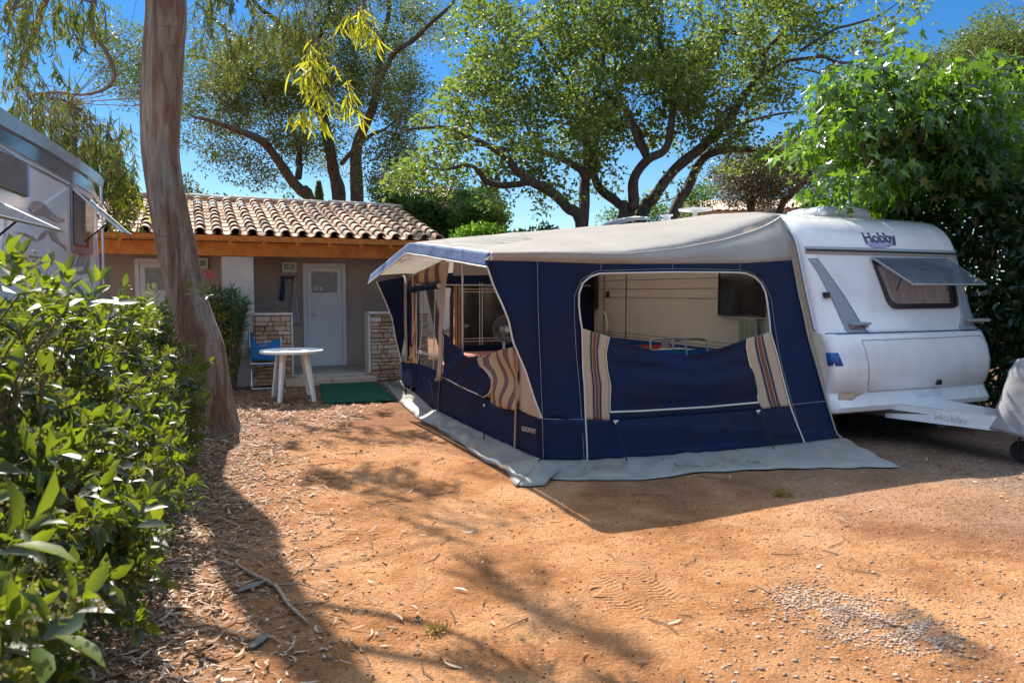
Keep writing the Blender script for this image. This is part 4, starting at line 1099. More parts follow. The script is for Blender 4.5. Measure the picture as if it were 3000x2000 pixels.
# the two side wings of the canopy
w1 = [NW(*z4(*p)) for p in [(42, 131), (350, 138), (360, 300), (370, 500), (378, 800), (387, 1095), (345, 980), (290, 810), (215, 630), (190, 500), (150, 400), (100, 290), (55, 165)]]
m = MB(F); m.poly(w1, maxlen=0.16, disp=lambda p: Vector((p.x, p.y - 0.004 + (wn(p).y - p.y), p.z))); m.build('canopy_wing', MT['navy'], tent, smooth=True, solid=0.004)
pipe([(387, 1095), (345, 980), (290, 810), (215, 630), (190, 500), (150, 400), (100, 290), (55, 165)], 0.009, off=0.004)
fy1 = TY1 - 0.02
w2 = [F.ony(*z3(*p), fy1) for p in [(130, 545), (320, 505), (345, 700), (330, 900), (300, 1100), (290, 1050), (262, 940), (238, 800), (190, 680)]]
m = MB(F); m.poly(w2, thick=(0, 0.004, 0)); m.build('canopy_wing', MT['navy'], tent)
m = MB(F); m.tube([F.ony(*z3(*p), fy1 - 0.01) for p in [(130, 545), (190, 680), (238, 800), (262, 940), (290, 1050), (302, 1110)]], 0.010, 5); m.build('piping', MT['piping'], tent)
# far end wall with a doorway and a big clear window
FZ = 1.82
def FE(x, z, o=0): return Vector((x, TY1 + o, z))
m = MB(F)
m.poly([FE(TX, 0.1), FE(-2.92, 0.1), FE(-2.92, FZ), FE(TX, FZ)])
m.poly([FE(-2.92, 1.66), FE(-2.40, 1.66), FE(-2.40, 0.1), FE(0, 0.1), FE(0, 2.30), FE(-1.6, 1.98), FE(-2.92, FZ)], [[FE(-2.25, 0.80), FE(-0.35, 0.80), FE(-0.35, 1.72), FE(-2.25, 1.72)]])
m.build('far_end_wall', MT['navy'], tent, solid=0.004)
m = MB(F); m.poly([FE(-2.25, 0.80), FE(-0.35, 0.80), FE(-0.35, 1.72), FE(-2.25, 1.72)]); wv = m.build('far_window', MT['dark_glass'], tent, solid=0.002)
m = MB(F)
for x in (-1.98, -1.94): m.box(x - 0.007, x + 0.007, TY1 - 0.012, TY1 - 0.006, 0.80, 1.74)
for z in (0.86, 0.90, 1.60, 1.64): m.box(-2.3, -0.35, TY1 - 0.018, TY1 - 0.013, z - 0.006, z + 0.006)
m.build('window_strap', MT['piping'], wv)
m = MB(F); m.loft([FE(-2.40, 1.70, -0.03), FE(-2.41, 0.7, -0.03)], [FE(-2.27, 1.70, -0.03), FE(-2.26, 0.75, -0.03)], 14, 10, lambda p: p + Vector((0, 0.02 * math.sin(p.x * 90), 0)))
m.build('side_curtain', MT['stripe3'], tent, smooth=True)
# front long wall at x = TX
wx = wrink(0.018, 1.7, 'x')
fo = 0.0
m = MB(F); m.poly(FWs([(585, 1245), (610, 1210), (905, 1355), (950, 1420), (1130, 1442), (1293, 1512), (1306, 1815), (1140, 1770), (585, 1470)]), maxlen=0.16, disp=wx); m.build('front_wall_lower', MT['navy'], tent, smooth=True, solid=0.004)
# drooped blue blind
m = MB(F); m.poly(FWs([(612, 1210), (616, 1050), (620, 905), (640, 925), (690, 975), (760, 1045), (800, 1075), (850, 1066), (886, 1062), (862, 1085), (880, 1135), (930, 1180), (958, 1225), (955, 1290), (940, 1330), (905, 1352)]), maxlen=0.09, disp=lambda p: wx(p) + Vector((-0.03 - 0.014 * math.sin(p.y * 9 + p.z * 22), 0, 0)))
m.build('window_blind', MT['navy'], tent, smooth=True, solid=0.004)
m = MB(F); m.loft(FWs([(886, 1062), (862, 1085), (880, 1135), (930, 1180), (960, 1230), (962, 1290), (930, 1360), (922, 1418)]), FWs([(1108, 1005), (1120, 1060), (1132, 1110), (1140, 1180), (1138, 1250), (1136, 1330), (1132, 1400), (1128, 1448)]), 40, 26, lambda p: wx(p) + Vector((-0.02 - 0.028 * math.sin(p.z * 13 - p.y * 5), 0, 0)))
m.build('striped_panel', MT['stripe3'], tent, smooth=True, solid=0.004)
m = MB(F); m.poly(FWs([(1128, 1448), (1132, 1300), (1142, 1100), (1200, 1120), (1293, 1500), (1293, 1512)]), maxlen=0.2, disp=wx); m.build('cream_gusset', MT['cream'], tent, smooth=True, solid=0.004)
def FP_(pts): return [p + Vector((-0.03, 0, 0)) for p in FWs(pts)]
pipe([(612, 1212), (700, 1262), (800, 1310), (905, 1355), (940, 1332), (958, 1290), (960, 1228), (930, 1180), (880, 1135), (862, 1090), (872, 1066)], 0.008, fn=FP_)
pipe([(612, 1210), (616, 1050), (620, 905), (604, 950)], 0.006, fn=FP_)
pipe([(1142, 1080), (1136, 1300), (1128, 1560), (1122, 1790)], 0.010, 'zip_strip', 'cream', fn=FP_)
# white post strip between the bays
m = MB(F); m.loft([p + Vector((-0.02, 0, 0)) for p in FWs([(588, 395), (598, 560), (580, 900), (563, 1240)])], [p + Vector((-0.02, 0, 0)) for p in FWs([(652, 405), (628, 560), (606, 900), (590, 1245)])], 4, 12, wx)
m.build('wall_strip', MT['cream'], tent, smooth=True, solid=0.006)
pipe([(588, 1245), (582, 1380), (580, 1465)], 0.010, 'zip_strip', 'steel_dark', fn=FP_)
# striped gable cloth above the rolled blind
m = MB(F); m.loft(FWs([(395, 495), (385, 520), (395, 558)]), FWs([(600, 395), (592, 450), (592, 548)]), 40, 8, wx); m.build('striped_header', MT['stripe3'], tent, smooth=True, solid=0.004)
m = MB(F); m.tube([p + Vector((-0.04, 0, 0)) for p in FWs([(402, 600), (450, 588), (520, 578), (588, 572)])], 0.042, 12); rb = m.build('rolled_blind', MT['navy'], tent, smooth=True, angle=50)
m = MB(F); e = FWs([(590, 572)])[0] + Vector((-0.04, 0, 0)); e2 = FWs([(560, 575)])[0] + Vector((-0.04, 0, 0)); dr_ = (e - e2).normalized(); m.tube([e, e + dr_ * 0.012], 0.03, 12); m.build('roll_end', MT['piping'], rb)
m = MB(F); m.poly([p for p in FWs([(420, 615), (588, 590), (585, 700), (575, 900), (560, 1040), (556, 1170), (480, 1140), (412, 1118), (425, 900)])], maxlen=0.12, disp=lambda p: wx(p) + Vector((0.012 * math.sin(p.y * 30), 0, 0))); cw = m.build('clear_window', MT['vinyl'], tent, smooth=True)
for pts in ([(466, 610), (464, 900), (430, 1120)], [(560, 600), (552, 900), (545, 1160)], [(424, 1028), (480, 1040), (563, 1062)], [(424, 1040), (480, 1052), (563, 1074)], [(422, 612), (428, 900), (424, 1120)]):
    pipe(pts, 0.007, 'window_strap', 'piping', fn=FP_, par=cw)
m = MB(F); m.poly(FWs([(412, 1118), (480, 1140), (556, 1170), (556, 1235), (590, 1245), (585, 1455), (515, 1435), (400, 1330), (415, 1200)]), maxlen=0.14, disp=wx); m.build('front_wall_lower', MT['navy'], tent, smooth=True, solid=0.004)
m = MB(F); m.loft([p + Vector((-0.01, 0, 0)) for p in FWs([(383, 500), (388, 800), (386, 1010), (352, 1115)])], [p + Vector((-0.01, 0, 0)) for p in FWs([(412, 500), (412, 800), (405, 1010), (415, 1118)])], 16, 20, lambda p: p + Vector((-0.02 * math.sin(p.y * 60), 0, 0)))
m.build('tied_curtain', MT['stripe3'], tent, smooth=True, solid=0.004)
m = MB(F); m.loft([p + Vector((-0.012, 0, 0)) for p in FWs([(318, 498), (325, 700), (312, 900), (302, 1105)])], [p + Vector((-0.012, 0, 0)) for p in FWs([(350, 512), (345, 620), (352, 900), (348, 1115)])], 4, 10, wx); m.build('wall_strip', MT['awning_grey'], tent, smooth=True, solid=0.006)
m = MB(F); m.poly(FWs([(302, 1105), (348, 1115), (415, 1122), (405, 1290), (320, 1282), (300, 1240)]), maxlen=0.14, disp=wx); m.build('front_wall_lower', MT['navy'], tent, smooth=True, solid=0.004)
# open door flap swung inside
m = MB(F); m.poly([p + Vector((0.02, 0, 0)) for p in FWs([(350, 512), (392, 510), (398, 700), (386, 1010), (352, 1000), (352, 800), (345, 620)])], maxlen=0.15, disp=wx); m.build('door_flap', MT['navy'], tent, smooth=True)
# header above the open bay
hd = FWs([(640, 395), (900, 430), (925, 495), (635, 500)]); m = MB(F); m.poly([p + Vector((0.06, 0, 0)) for p in hd]); m.build('inner_header', MT['awning_grey'], tent, solid=0.004)
# frame poles
for a, b in (((-3.08, TY0 + 0.08, 0.0), (-3.08, TY0 + 0.08, 1.88)), ((-3.08, 2.55, 0.0), (-3.08, 2.55, 2.06)), ((-3.08, TY1 - 0.08, 0), (-3.08, TY1 - 0.08, 1.82)), ((-3.08, TY0 + 0.08, 1.86), (-3.08, 2.55, 2.06)), ((-3.08, 2.55, 2.06), (-3.08, TY1 - 0.08, 1.82)), ((-3.55, 2.55, 2.10), (-0.02, 2.55, 2.50)), ((-3.0, TY1 - 0.06, 1.70), (-0.1, TY1 - 0.06, 1.70))):
    m = MB(F); m.tube([a, b], 0.013, 8); m.build('frame_pole', MT['metal'], tent)
# mud flap round the bottom
def G_(x, y): return F.I @ ground(x, y, 0.0)
innL = [F.onx(*z3(*p), TX) for p in [(302, 1240), (320, 1282), (400, 1330), (515, 1435), (585, 1470)]] + [F.onx(1515, 1314, TX), NW(1589, 1346)]
innR = [NW(*z4(*p)) for p in bot[::-1]]
outL = [G_(*p) for p in [(1118, 1122), (1147, 1153), (1174, 1182), (1223, 1226), (1305, 1272), (1402, 1340), (1478, 1383), (1518, 1426)]]
outR = [G_(*p) for p in [(1518, 1426), (1550, 1428), (1600, 1423), (1612, 1405), (1735, 1410), (1880, 1408), (2020, 1390), (2165, 1380), (2357, 1374), (2500, 1374), (2638, 1371)]]
def flap(inn, out, n, seed, name='mud_flap'):
    I_ = resample([wn(p) if False else p for p in inn], n); O_ = resample(out, n)
    m = MB(F)
    def fn(u, v):
        j = int(round(u * n)); a, b = I_[j], O_[j]; p = a.lerp(b, v)
        # cloth falls, then creases out over the dirt
        drop = a.z * (1 - v) ** 1.5
        p.z = max(0.012, drop + 0.014) + (0.02 + 0.065 * v * (1.2 - v)) * abs(nz((p.x, p.y, 0), 3.2, seed)) * 1.5 * (1 if v > 0 else 0) + 0.03 * math.sin(PI * v) * (1 - abs(math.sin(u * n * 0.23 + 5 * nz((p.x, p.y, 1), 1.5, seed)))) ** 3
        if v == 0: p.z = a.z; 
        if v > 0.99: 
            k = nz((p.x, p.y, 2), 4.0, seed) * 0.055; p += (b - a).normalized() * k; p.z = 0.011
        return p
    m.grid(fn, n, 9); return m.build(name, MT['flap'], tent, smooth=True, solid=0.003)
flap(innL, outL, 90, 1.0); flap(innR, outR, 100, 2.0)
# rubber ladder loops
def loop(px, py, qx, qy, wall=True):
    a = NW(*z4(px, py), 0.03) if wall else F.onx(*z3(px, py), TX - 0.05)
    b = F.I @ ground(*(z4(qx, qy) if wall else z3(qx, qy)), 0.03)
    mid = a.lerp(b, 0.5) + Vector((-0.01, 0, 0.03))
    o = tent
    m = MB(F); m.tube([a, mid, b], 0.006, 6, smooth=4); t_ = m.build('guy_cord', MT['rope'], o)
    d = Vector((0.03, 0, 0)) if wall else Vector((0, -0.03, 0))
    m = MB(F); m.poly([a - d + Vector((0, 0, 0.02)), a + d + Vector((0, 0, 0.02)), a + Vector((0, 0, -0.025))], thick=(-0.004, -0.006, 0)); m.build('cord_tab', MT['piping'], t_)
    m = MB(F); m.tube([b + Vector((-0.02, 0, 0.01)), b + Vector((0.01, -0.012, 0.02)), b + Vector((0.03, -0.03, 0.0)), b + Vector((0.015, -0.045, -0.01)), b + Vector((-0.01, -0.02, 0))], 0.009, 6, smooth=3); m.build('cord_toggle', MT['rope'], t_)
loop(835, 1118, 925, 1395); loop(1705, 1055, 1828, 1320); loop(888, 1420, 890, 1700, False); loop(545, 1235, 515, 1430, False); 
# small cream lettering on the corner panel
lc = F.onx(*z4(311, 1170), TX - 0.03); lc2 = F.onx(*z4(275, 1163), TX - 0.03); lc3 = F.onx(*z4(348, 1180), TX - 0.03)
text_mesh('lettering', 'EUROVENT', 0.062, MT['cream'], tent, tuple(lc), lc3 - lc2, (0, 0, 1), bold=0.0012)

# ------------------------------------------------------------------ inside the awning
t = thing('camping_table', 'folding table under a pink cloth inside the awning by the far end', 'table', base(F, -2.05, 3.9))
m = MB(F); m.box(-2.6, -1.5, 3.3, 4.65, 0.69, 0.715, bev=0.01); m.build('tabletop', MT['plastic_white'], t)
for x in (-2.5, -1.6):
    for y in (3.4, 4.55):
        m = MB(F); m.tube([(x, y, 0), (x, y, 0.69)], 0.014, 8); m.build('leg', MT['metal'], t)
m = MB(F)
def cloth(u, v):
    x = -2.68 + 1.26 * u; y = 3.22 + 1.51 * v; ex = max(0, -2.62 - x, x + 1.48) ; ey = max(0, 3.28 - y, y - 4.67)
    return Vector((x, y, 0.722 - (0.16 if (ex > 0 or ey > 0) else 0) + 0.003 * nz((x, y, 0), 6)))
m.grid(cloth, 42, 50)
tag(m.build('tablecloth', MT['pink_cloth'], None, base(F, -2.05, 3.9, 0.56), smooth=True, solid=0.003), 'pink patterned cloth spread over the folding table in the awning', 'tablecloth')
fc = F.ony(1481, 965, 4.05)
t = thing('electric_fan', 'grey white round electric fan standing on the pink tablecloth', 'fan', base(F, fc.x, 4.05, 0.725))
fm = Matrix.Translation(fc) @ Matrix.Rotation(PI / 2, 4, 'X')
m = MB(F)
for k in range(36):
    an = 2 * PI * k / 36; c_, s_ = math.cos(an), math.sin(an)
    m.tube([fm @ Vector((0.04 * c_, 0.04 * s_, 0.06)), fm @ Vector((0.15 * c_, 0.15 * s_, 0.05)), fm @ Vector((0.19 * c_, 0.19 * s_, 0.0)), fm @ Vector((0.13 * c_, 0.13 * s_, -0.06))], 0.0018, 3)
for r_, zz in ((0.19, 0.0), (0.12, 0.056), (0.07, 0.06)):
    m.tube([fm @ Vector((r_ * math.cos(a), r_ * math.sin(a), zz)) for a in np.linspace(0, 2 * PI, 33)], 0.004 if zz == 0 else 0.002, 5)
m.build('guard', MT['plastic_grey'], t)
m = MB(F)
for k in range(3):
    def bl(u, v, k=k):
        an = 2 * PI * k / 3 + (v - 0.5) * 1.5 * (0.5 + u * 0.6); r_ = 0.03 + 0.14 * u
        return fm @ Vector((r_ * math.cos(an), r_ * math.sin(an), 0.02 * (v - 0.5)))
    m.grid(bl, 6, 6)
m.build('fan_blades', MT['acrylic'], t, solid=0.002)
m = MB(F); m.lathe([(0.0, -0.10), (0.05, -0.09), (0.055, -0.02), (0.0, 0.0)], 16, fm); m.build('motor', MT['plastic_white'], t, smooth=True, angle=40)
m = MB(F); m.lathe([(0, 0.064), (0.04, 0.064), (0.04, 0.072), (0, 0.073)], 18, fm); m.build('hub_cap', MT['plastic_white'], t)
m = MB(F); m.tube([(fc.x, 4.11, 0.76), (fc.x, 4.11, fc.z - 0.02)], 0.02, 10); m.lathe([(0.12, 0.0), (0.115, 0.02), (0.05, 0.045), (0.0, 0.046)], 24, Matrix.Translation((fc.x, 4.08, 0.726))); m.build('stand', MT['plastic_white'], t, smooth=True, angle=40)
# kitchen stand with tray and jar near the side window
def tub(px, py, x): return F.onx(px, py, x)
k0 = tub(1960, 1026, -0.42)
t = thing('camping_cupboard', 'low white topped camping cupboard behind the drooping awning window', 'cupboard', base(F, -0.38, k0.y + 0.3))
m = MB(F); m.box(-0.62, -0.13, k0.y - 0.35, k0.y + 0.75, 0.03, k0.z - 0.03, bev=0.01); m.build('cabinet', MT['plastic_grey'], t)
m = MB(F); m.box(-0.66, -0.10, k0.y - 0.39, k0.y + 0.79, k0.z - 0.027, k0.z, bev=0.008); m.build('worktop', MT['plastic_white'], t)
zt = k0.z + 0.003
MT['patterned'] = surf('patterned_ceramic', (0.55, 0.42, 0.42), (0.30, 0.30, 0.36), 45, 0.4)
j = tub(1950, 1010, -0.5)
tag(MB(F).lathe([(0.045, 0), (0.055, 0.05), (0.05, 0.11), (0.058, 0.13), (0.0, 0.13)], 20, Matrix.Translation((j.x, j.y, zt))).build('jar', MT['patterned'], None, base(F, j.x, j.y, zt), smooth=True, angle=40), 'small patterned pinkish jar on the camping cupboard', 'jar')
m = MB(F); m.box(-0.60, -0.27, k0.y - 0.36, k0.y - 0.02, zt, zt + 0.03, bev=0.008)
tag(m.build('tray', MT['pvc_white'], None, base(F, -0.43, k0.y - 0.2, zt)), 'white tray on the front of the camping cupboard', 'tray')
m = MB(F)
for k in range(5): m.tube([(-0.58 + k * 0.02, k0.y + 0.25 + k * 0.05, zt + 0.012), (-0.22, k0.y + 0.30 + k * 0.05, zt + 0.012)], 0.008, 6)
m.box(-0.6, -0.2, k0.y + 0.2, k0.y + 0.215, zt, zt + 0.03); m.box(-0.6, -0.2, k0.y + 0.55, k0.y + 0.565, zt, zt + 0.03)
MT['red'] = surf('red_plastic', (0.55, 0.05, 0.04), None, 5, 0.4)
tag(m.build('rack', MT['red'], None, base(F, -0.4, k0.y + 0.4, zt)), 'small red rack lying on the camping cupboard', 'rack')
# two folded tube chairs whose frames rise behind the blind
def tube_chair(cx, y, lab, hgt):
    t = thing('folding_chair', lab, 'chair', base(F, cx, y), 'tube framed chairs inside the awning')
    w_ = 0.24
    for s_ in (-1, 1):
        m = MB(F); m.tube([(cx + s_ * w_, y - 0.28, 0.0), (cx + s_ * w_, y + 0.05, 0.42), (cx + s_ * w_, y + 0.20, 0.5)], 0.011, 8, smooth=4); m.build('leg', MT['metal'], t)
        m = MB(F); m.tube([(cx + s_ * w_, y + 0.25, 0.0), (cx + s_ * w_, y - 0.2, 0.44)], 0.011, 8); m.build('leg', MT['metal'], t)
    m = MB(F); m.tube([(cx - w_, y + 0.05, 0.42), (cx - w_, y + 0.16, hgt - 0.08), (cx - w_ + 0.06, y + 0.18, hgt), (cx + w_ - 0.06, y + 0.18, hgt), (cx + w_, y + 0.16, hgt - 0.08), (cx + w_, y + 0.05, 0.42)], 0.012, 8, smooth=5); m.build('back_frame', MT['metal'], t, smooth=True)
    m = MB(F); m.grid(lambda u, v: Vector((cx - w_ + 2 * w_ * u, y - 0.22 + 0.28 * v, 0.44 - 0.03 * math.sin(PI * u))), 6, 4); m.build('seat', MT['chair_blue'], t, solid=0.004)
    m = MB(F); m.grid(lambda u, v: Vector((cx - w_ + 2 * w_ * u, y + 0.07 + 0.10 * v + 0.02 * math.sin(PI * u), 0.5 + (hgt - 0.62) * v)), 6, 4); m.build('backrest', MT['chair_blue'], t, solid=0.004)
tube_chair(-0.98, 1.30, 'tubular folding chair inside awning, its frame left of the other one', 1.06)
tube_chair(-0.60, 1.40, 'tubular folding chair inside awning, its frame right of the other one', 1.04)
tw = tub(2185, 930, -0.12); 
m = MB(F)
def twl(u, v):
    return Vector((-0.09 - 0.02 * math.sin(u * 22), tw.y + 0.14 - 0.28 * u * (1 + 0.25 * v), 1.30 - 0.42 * v))
m.grid(twl, 24, 12)
MT['towel_green'] = surf('pale_green_towel', (0.48, 0.50, 0.36), (0.40, 0.42, 0.30), 14, 0.95, 0.4, 60)
tag(m.build('towel', MT['towel_green'], None, base(F, -0.1, tw.y, 0.85), smooth=True, solid=0.01), 'pale greenish towel hanging below the caravan side window inside the awning', 'towel')
m = MB(F); m.tube([(-0.16, tw.y + 0.3, 1.30), (-0.09, tw.y, 1.305), (-0.05, tw.y - 0.3, 1.30)], 0.006, 6); tag(m.build('towel_rail', MT['metal'], None, base(F, -0.09, tw.y, 1.30)), 'thin rail holding the pale green towel on the caravan side', 'rail')

# ------------------------------------------------------------------ motorhome at left
ang = math.atan2(-0.955, 0.297)
HF = Frame(-4.3, 7.9, ang)          # x along the side towards us, y to the right (outwards), z up
def HP(px, py, o=0.0): return HF.onx(px, py, 0) if False else HF.ony(px, py, o)
def h1(x, y): return (x * .44643, 300 + y * .44643)
def HS(pts, o=0.004): return [HF.ony(*h1(x, y), o) for x, y in pts]
mh = thing('motorhome', 'white motorhome with dark roof band, taupe swirls and open windows at the left edge', 'motorhome', HF.M @ Matrix.Translation((3.3, -1.1, 0)))
L_ = 6.6; Wd = 2.25; HT = 2.86
sec = [(0.0, 0.32), (0.0, 2.55), (-0.02, 2.70), (-0.09, 2.81), (-0.20, 2.86), (-1.1, 2.90), (-2.05, 2.86), (-2.16, 2.81), (-2.23, 2.70), (-2.25, 2.55), (-2.25, 0.32)]
m = MB(HF); vs = []; stn = [0.0, 0.02, 0.06, 0.14, 0.3, 3.0, L_ - 0.5, L_]
for x in stn:
    e = 0.0
    if x < 0.14: e = 0.10 * (1 - math.sqrt(max(0, 1 - (1 - x / 0.14) ** 2)))
    for (y, z) in sec:
        k = (y + 1.125) / 1.125
        vs.append((x, -1.125 + (y + 1.125) - k * e * 0.5, z - (e * 0.8 if z > 2.5 else 0)))
ns = len(sec)
m.add(vs, [[i * ns + k, i * ns + k + 1, (i + 1) * ns + k + 1, (i + 1) * ns + k] for i in range(len(stn) - 1) for k in range(ns - 1)] + [list(range(ns)), [(len(stn) - 1) * ns + k for k in range(ns)][::-1], [i * ns for i in range(len(stn))] + [i * ns + ns - 1 for i in range(len(stn))][::-1]])
m.build('body', MT['motor_white'], mh, smooth=True, angle=35)
def hpoly(name, pts, mat, o=0.004, par=None, th=0.003):
    P = HS(pts, o); m = MB(HF); m.poly(P, thick=(0, th, 0)); return m.build(name, mat, par or mh)
hpoly('roof_rail', [(-900, -590), (0, 45), (300, 235), (520, 382), (648, 478), (668, 520), (660, 560), (640, 548), (560, 480), (300, 315), (0, 155), (-900, -470)], MT['motor_grey'], 0.012, th=0.02)
hpoly('dark_band', [(-900, -470), (0, 155), (300, 315), (560, 480), (610, 560), (650, 640), (668, 700), (650, 672), (600, 600), (540, 560), (464, 520), (250, 400), (0, 262), (-900, -330)], MT['motor_dark'], 0.006)
hpoly('dark_line', [(-900, -240), (0, 290), (170, 392), (460, 545), (460, 556), (170, 402), (0, 300), (-900, -220)], MT['motor_dark'], 0.004)
# seams between body panels
for a, b in (((250, 318), (240, 400)), ((485, 450), (478, 520))):
    pass
m = MB(HF); m.tube([HF.ony(*h1(662, 560), 0.01), HF.ony(*h1(672, 800), 0.01), HF.ony(*h1(680, 1200), 0.01)], 0.012, 6); m.build('corner_trim', MT['motor_grey'], mh)
# ventilation grille
gq = HS([(-40, 298), (170, 395), (172, 622), (-40, 540)], 0.004)
m = MB(HF); m.poly(gq, thick=(0, 0.006, 0)); gr = m.build('vent_grille', MT['black'], mh)
m = MB(HF)
for k in range(13):
    t_ = (k + 0.5) / 13; a = gq[0].lerp(gq[3], t_) + Vector((0, 0.012, 0)); b = gq[1].lerp(gq[2], t_) + Vector((0, 0.012, 0))
    m.tube([a, b], 0.0085, 4)
for k in (0, 6):
    a = gq[0].lerp(gq[1], k / 6) + Vector((0, 0.014, 0)); b = gq[3].lerp(gq[2], k / 6) + Vector((0, 0.014, 0)); m.tube([a, b], 0.012, 4)
m.build('slats', MT['motor_grey'], gr)
# rear window with curtain and open pane
wpl = [(462, 528), (600, 612), (612, 700), (600, 1000), (560, 1004), (472, 978), (466, 900)]
wf = hpoly('rear_window', wpl, MT['swirl'], 0.004, th=0.014)
hpoly('window_pane', [(478, 570), (586, 640), (592, 760), (582, 958), (482, 938)], MT['dark_glass'], 0.0185, wf)
hpoly('curtain', [(484, 585), (560, 640), (562, 945), (486, 926)], MT['curtain'], 0.0225, wf)
h0, h1_ = HS([(480, 572), (655, 690)], 0.03)
def out_pane(hx0, hx1, tipx0, tipx1, name='open_pane', par=None):
    """pane hinged on its top edge; its lower edge stands away from the side"""
    a = HF.ony(*h1(*hx0), 0.03); b = HF.ony(*h1(*hx1), 0.03)
    c = HF.ony(*h1(*tipx1), 0.46); d = HF.ony(*h1(*tipx0), 0.46)
    m = MB(HF); m.poly([a, b, c, d], thick=(0, 0.0, 0.006)); o = m.build(name, MT['acrylic'], par or mh)
    m = MB(HF); m.tube([a, b, c, d, a], 0.009, 6); m.build('pane_edge', MT['metal'], o)
    m = MB(HF); q = d.lerp(a, 0.45); m.tube([q, q + Vector((0, -0.24, -0.22))], 0.007, 6); m.build('window_stay', MT['black'], o)
    return o
out_pane((590, 640), (482, 572), (862, 872), (800, 850), par=wf)
hf2 = hpoly('side_window', [(-700, 300), (-260, 530), (-160, 590), (-100, 650), (-120, 1020), (-700, 800)], MT['dark_glass'], 0.004, th=0.014)
out_pane((-110, 610), (-400, 450), (385, 838), (-40, 740), par=hf2)
# decals
sw = [[(190, 690), (205, 655), (240, 645), (290, 665), (330, 710), (370, 745), (425, 770), (420, 785), (380, 790), (340, 772), (300, 745), (250, 740), (205, 725)],
      [(100, 850), (160, 858), (215, 880), (240, 905), (270, 860), (300, 835), (360, 828), (428, 845), (375, 850), (372, 880), (400, 920), (430, 945), (436, 975), (395, 930), (350, 905), (330, 880), (325, 850), (300, 880), (280, 895), (240, 910), (190, 882), (150, 868)],
      [(150, 1060), (160, 1020), (190, 1003), (290, 1015), (285, 1028), (195, 1014), (170, 1030), (160, 1075)],
      [(475, 1100), (520, 1110), (555, 1095), (585, 1010), (590, 1060), (570, 1120), (540, 1132), (500, 1122)],
      [(500, 1060), (530, 998), (570, 1000), (560, 1060), (520, 1080), (480, 1070)]]
for s_ in sw: hpoly('swirl_decal', s_, MT['swirl'], 0.004)
m = MB(HF); m.tube(HS([(50, 740), (40, 850), (20, 1000), (5, 1120)], 0.008), 0.006, 5); m.build('panel_seam', MT['motor_grey'], mh)
for x in (1.5, 5.3):
    for y in (-0.02, -2.0):
        M_ = Matrix.Translation((x, y - 0.2, 0.33)) @ Matrix.Rotation(-PI / 2, 4, 'X')
        m = MB(HF); m.lathe([(0.2, 0), (0.31, 0.0), (0.33, 0.03), (0.33, 0.16), (0.31, 0.19), (0.2, 0.19)], 24, M_); wh = m.build('wheel', MT['black'], mh, smooth=True, angle=30)
        m = MB(HF); m.lathe([(0.0, 0.03), (0.2, 0.03), (0.2, 0.17), (0.0, 0.17)], 20, M_); m.build('rim', MT['metal'], wh)

# ------------------------------------------------------------------ table, chair, mat
tc = ground(857, 1172)   # under the table centre
tcx, tcy = tc.x, tc.y
t = thing('garden_table', 'round white plastic garden table with four splayed legs', 'table', Matrix.Translation((tcx, tcy, 0)))
m = MB(); m.lathe([(0.0, 0.715), (0.40, 0.712), (0.44, 0.705), (0.452, 0.715), (0.455, 0.738), (0.448, 0.748), (0.43, 0.745), (0.0, 0.742)], 48, Matrix.Translation((tcx, tcy, 0))); m.build('tabletop', MT['plastic_white'], t, smooth=True, angle=40)
for k, (px, py) in enumerate(((817, 1180), (925, 1177), (790, 1166), (902, 1160))):
    g = ground(px, py); g = Vector((tcx + (g.x - tcx) * 0.95, tcy + (g.y - tcy) * 0.95 + (0.0 if k < 2 else 0.12), 0))
    topp = Vector((tcx + (g.x - tcx) * 0.66, tcy + (g.y - tcy) * 0.66, 0.708))
    d = Vector((g.x - tcx, g.y - tcy, 0)).normalized(); n_ = Vector((-d.y, d.x, 0))
    m = MB(); vs = []
    for (c, wa, wb) in ((g, 0.03, 0.022), (g.lerp(topp, 0.9), 0.042, 0.03), (topp, 0.055, 0.04)):
        vs += [c - n_ * wa - d * wb, c + n_ * wa - d * wb, c + n_ * wa * 0.8 + d * wb, c - n_ * wa * 0.8 + d * wb]
    m.add(vs, [[i * 4 + k2, i * 4 + (k2 + 1) % 4, i * 4 + 4 + (k2 + 1) % 4, i * 4 + 4 + k2] for i in range(2) for k2 in range(4)] + [[3, 2, 1, 0], [8, 9, 10, 11]])
    m.build('leg', MT['plastic_white'], t, bevel=0.006)
# folding beach chair
fa = ground(742, 1140); fb = ground(806, 1133)
cdir = math.atan2(fb.y - fa.y, fb.x - fa.x)
CF_ = Frame((fa.x + fb.x) / 2 + 0.02, fa.y + 0.22, R(20))
SZ = Matrix.Scale(1.13, 4, (0, 0, 1)); CF_.M = CF_.M @ SZ
ch = thing('folding_chair', 'blue mesh folding chair with silver tube frame beside the white table', 'chair', CF_.M @ SZ.inverted())
for s_ in (-1, 1):
    w_ = 0.24 * s_
    m = MB(CF_); m.tube([(w_, 0.30, 0.02), (w_, -0.02, 0.36), (w_, -0.22, 0.56), (w_, -0.26, 0.57)], 0.010, 8, smooth=4); m.build('leg', MT['metal'], ch, smooth=True)
    m = MB(CF_); m.tube([(w_, -0.30, 0.02), (w_, -0.12, 0.34), (w_, 0.12, 0.56)], 0.010, 8, smooth=4); m.build('leg', MT['metal'], ch, smooth=True)
    m = MB(CF_); m.box(w_ - 0.02, w_ + 0.02, -0.26, 0.12, 0.565, 0.590, bev=0.008); m.build('armrest', MT['black'], ch)
for y in (-0.30, 0.30):
    m = MB(CF_); m.tube([(-0.24, y, 0.02), (0.24, y, 0.02)], 0.010, 8); m.build('foot_rail', MT['metal'], ch)
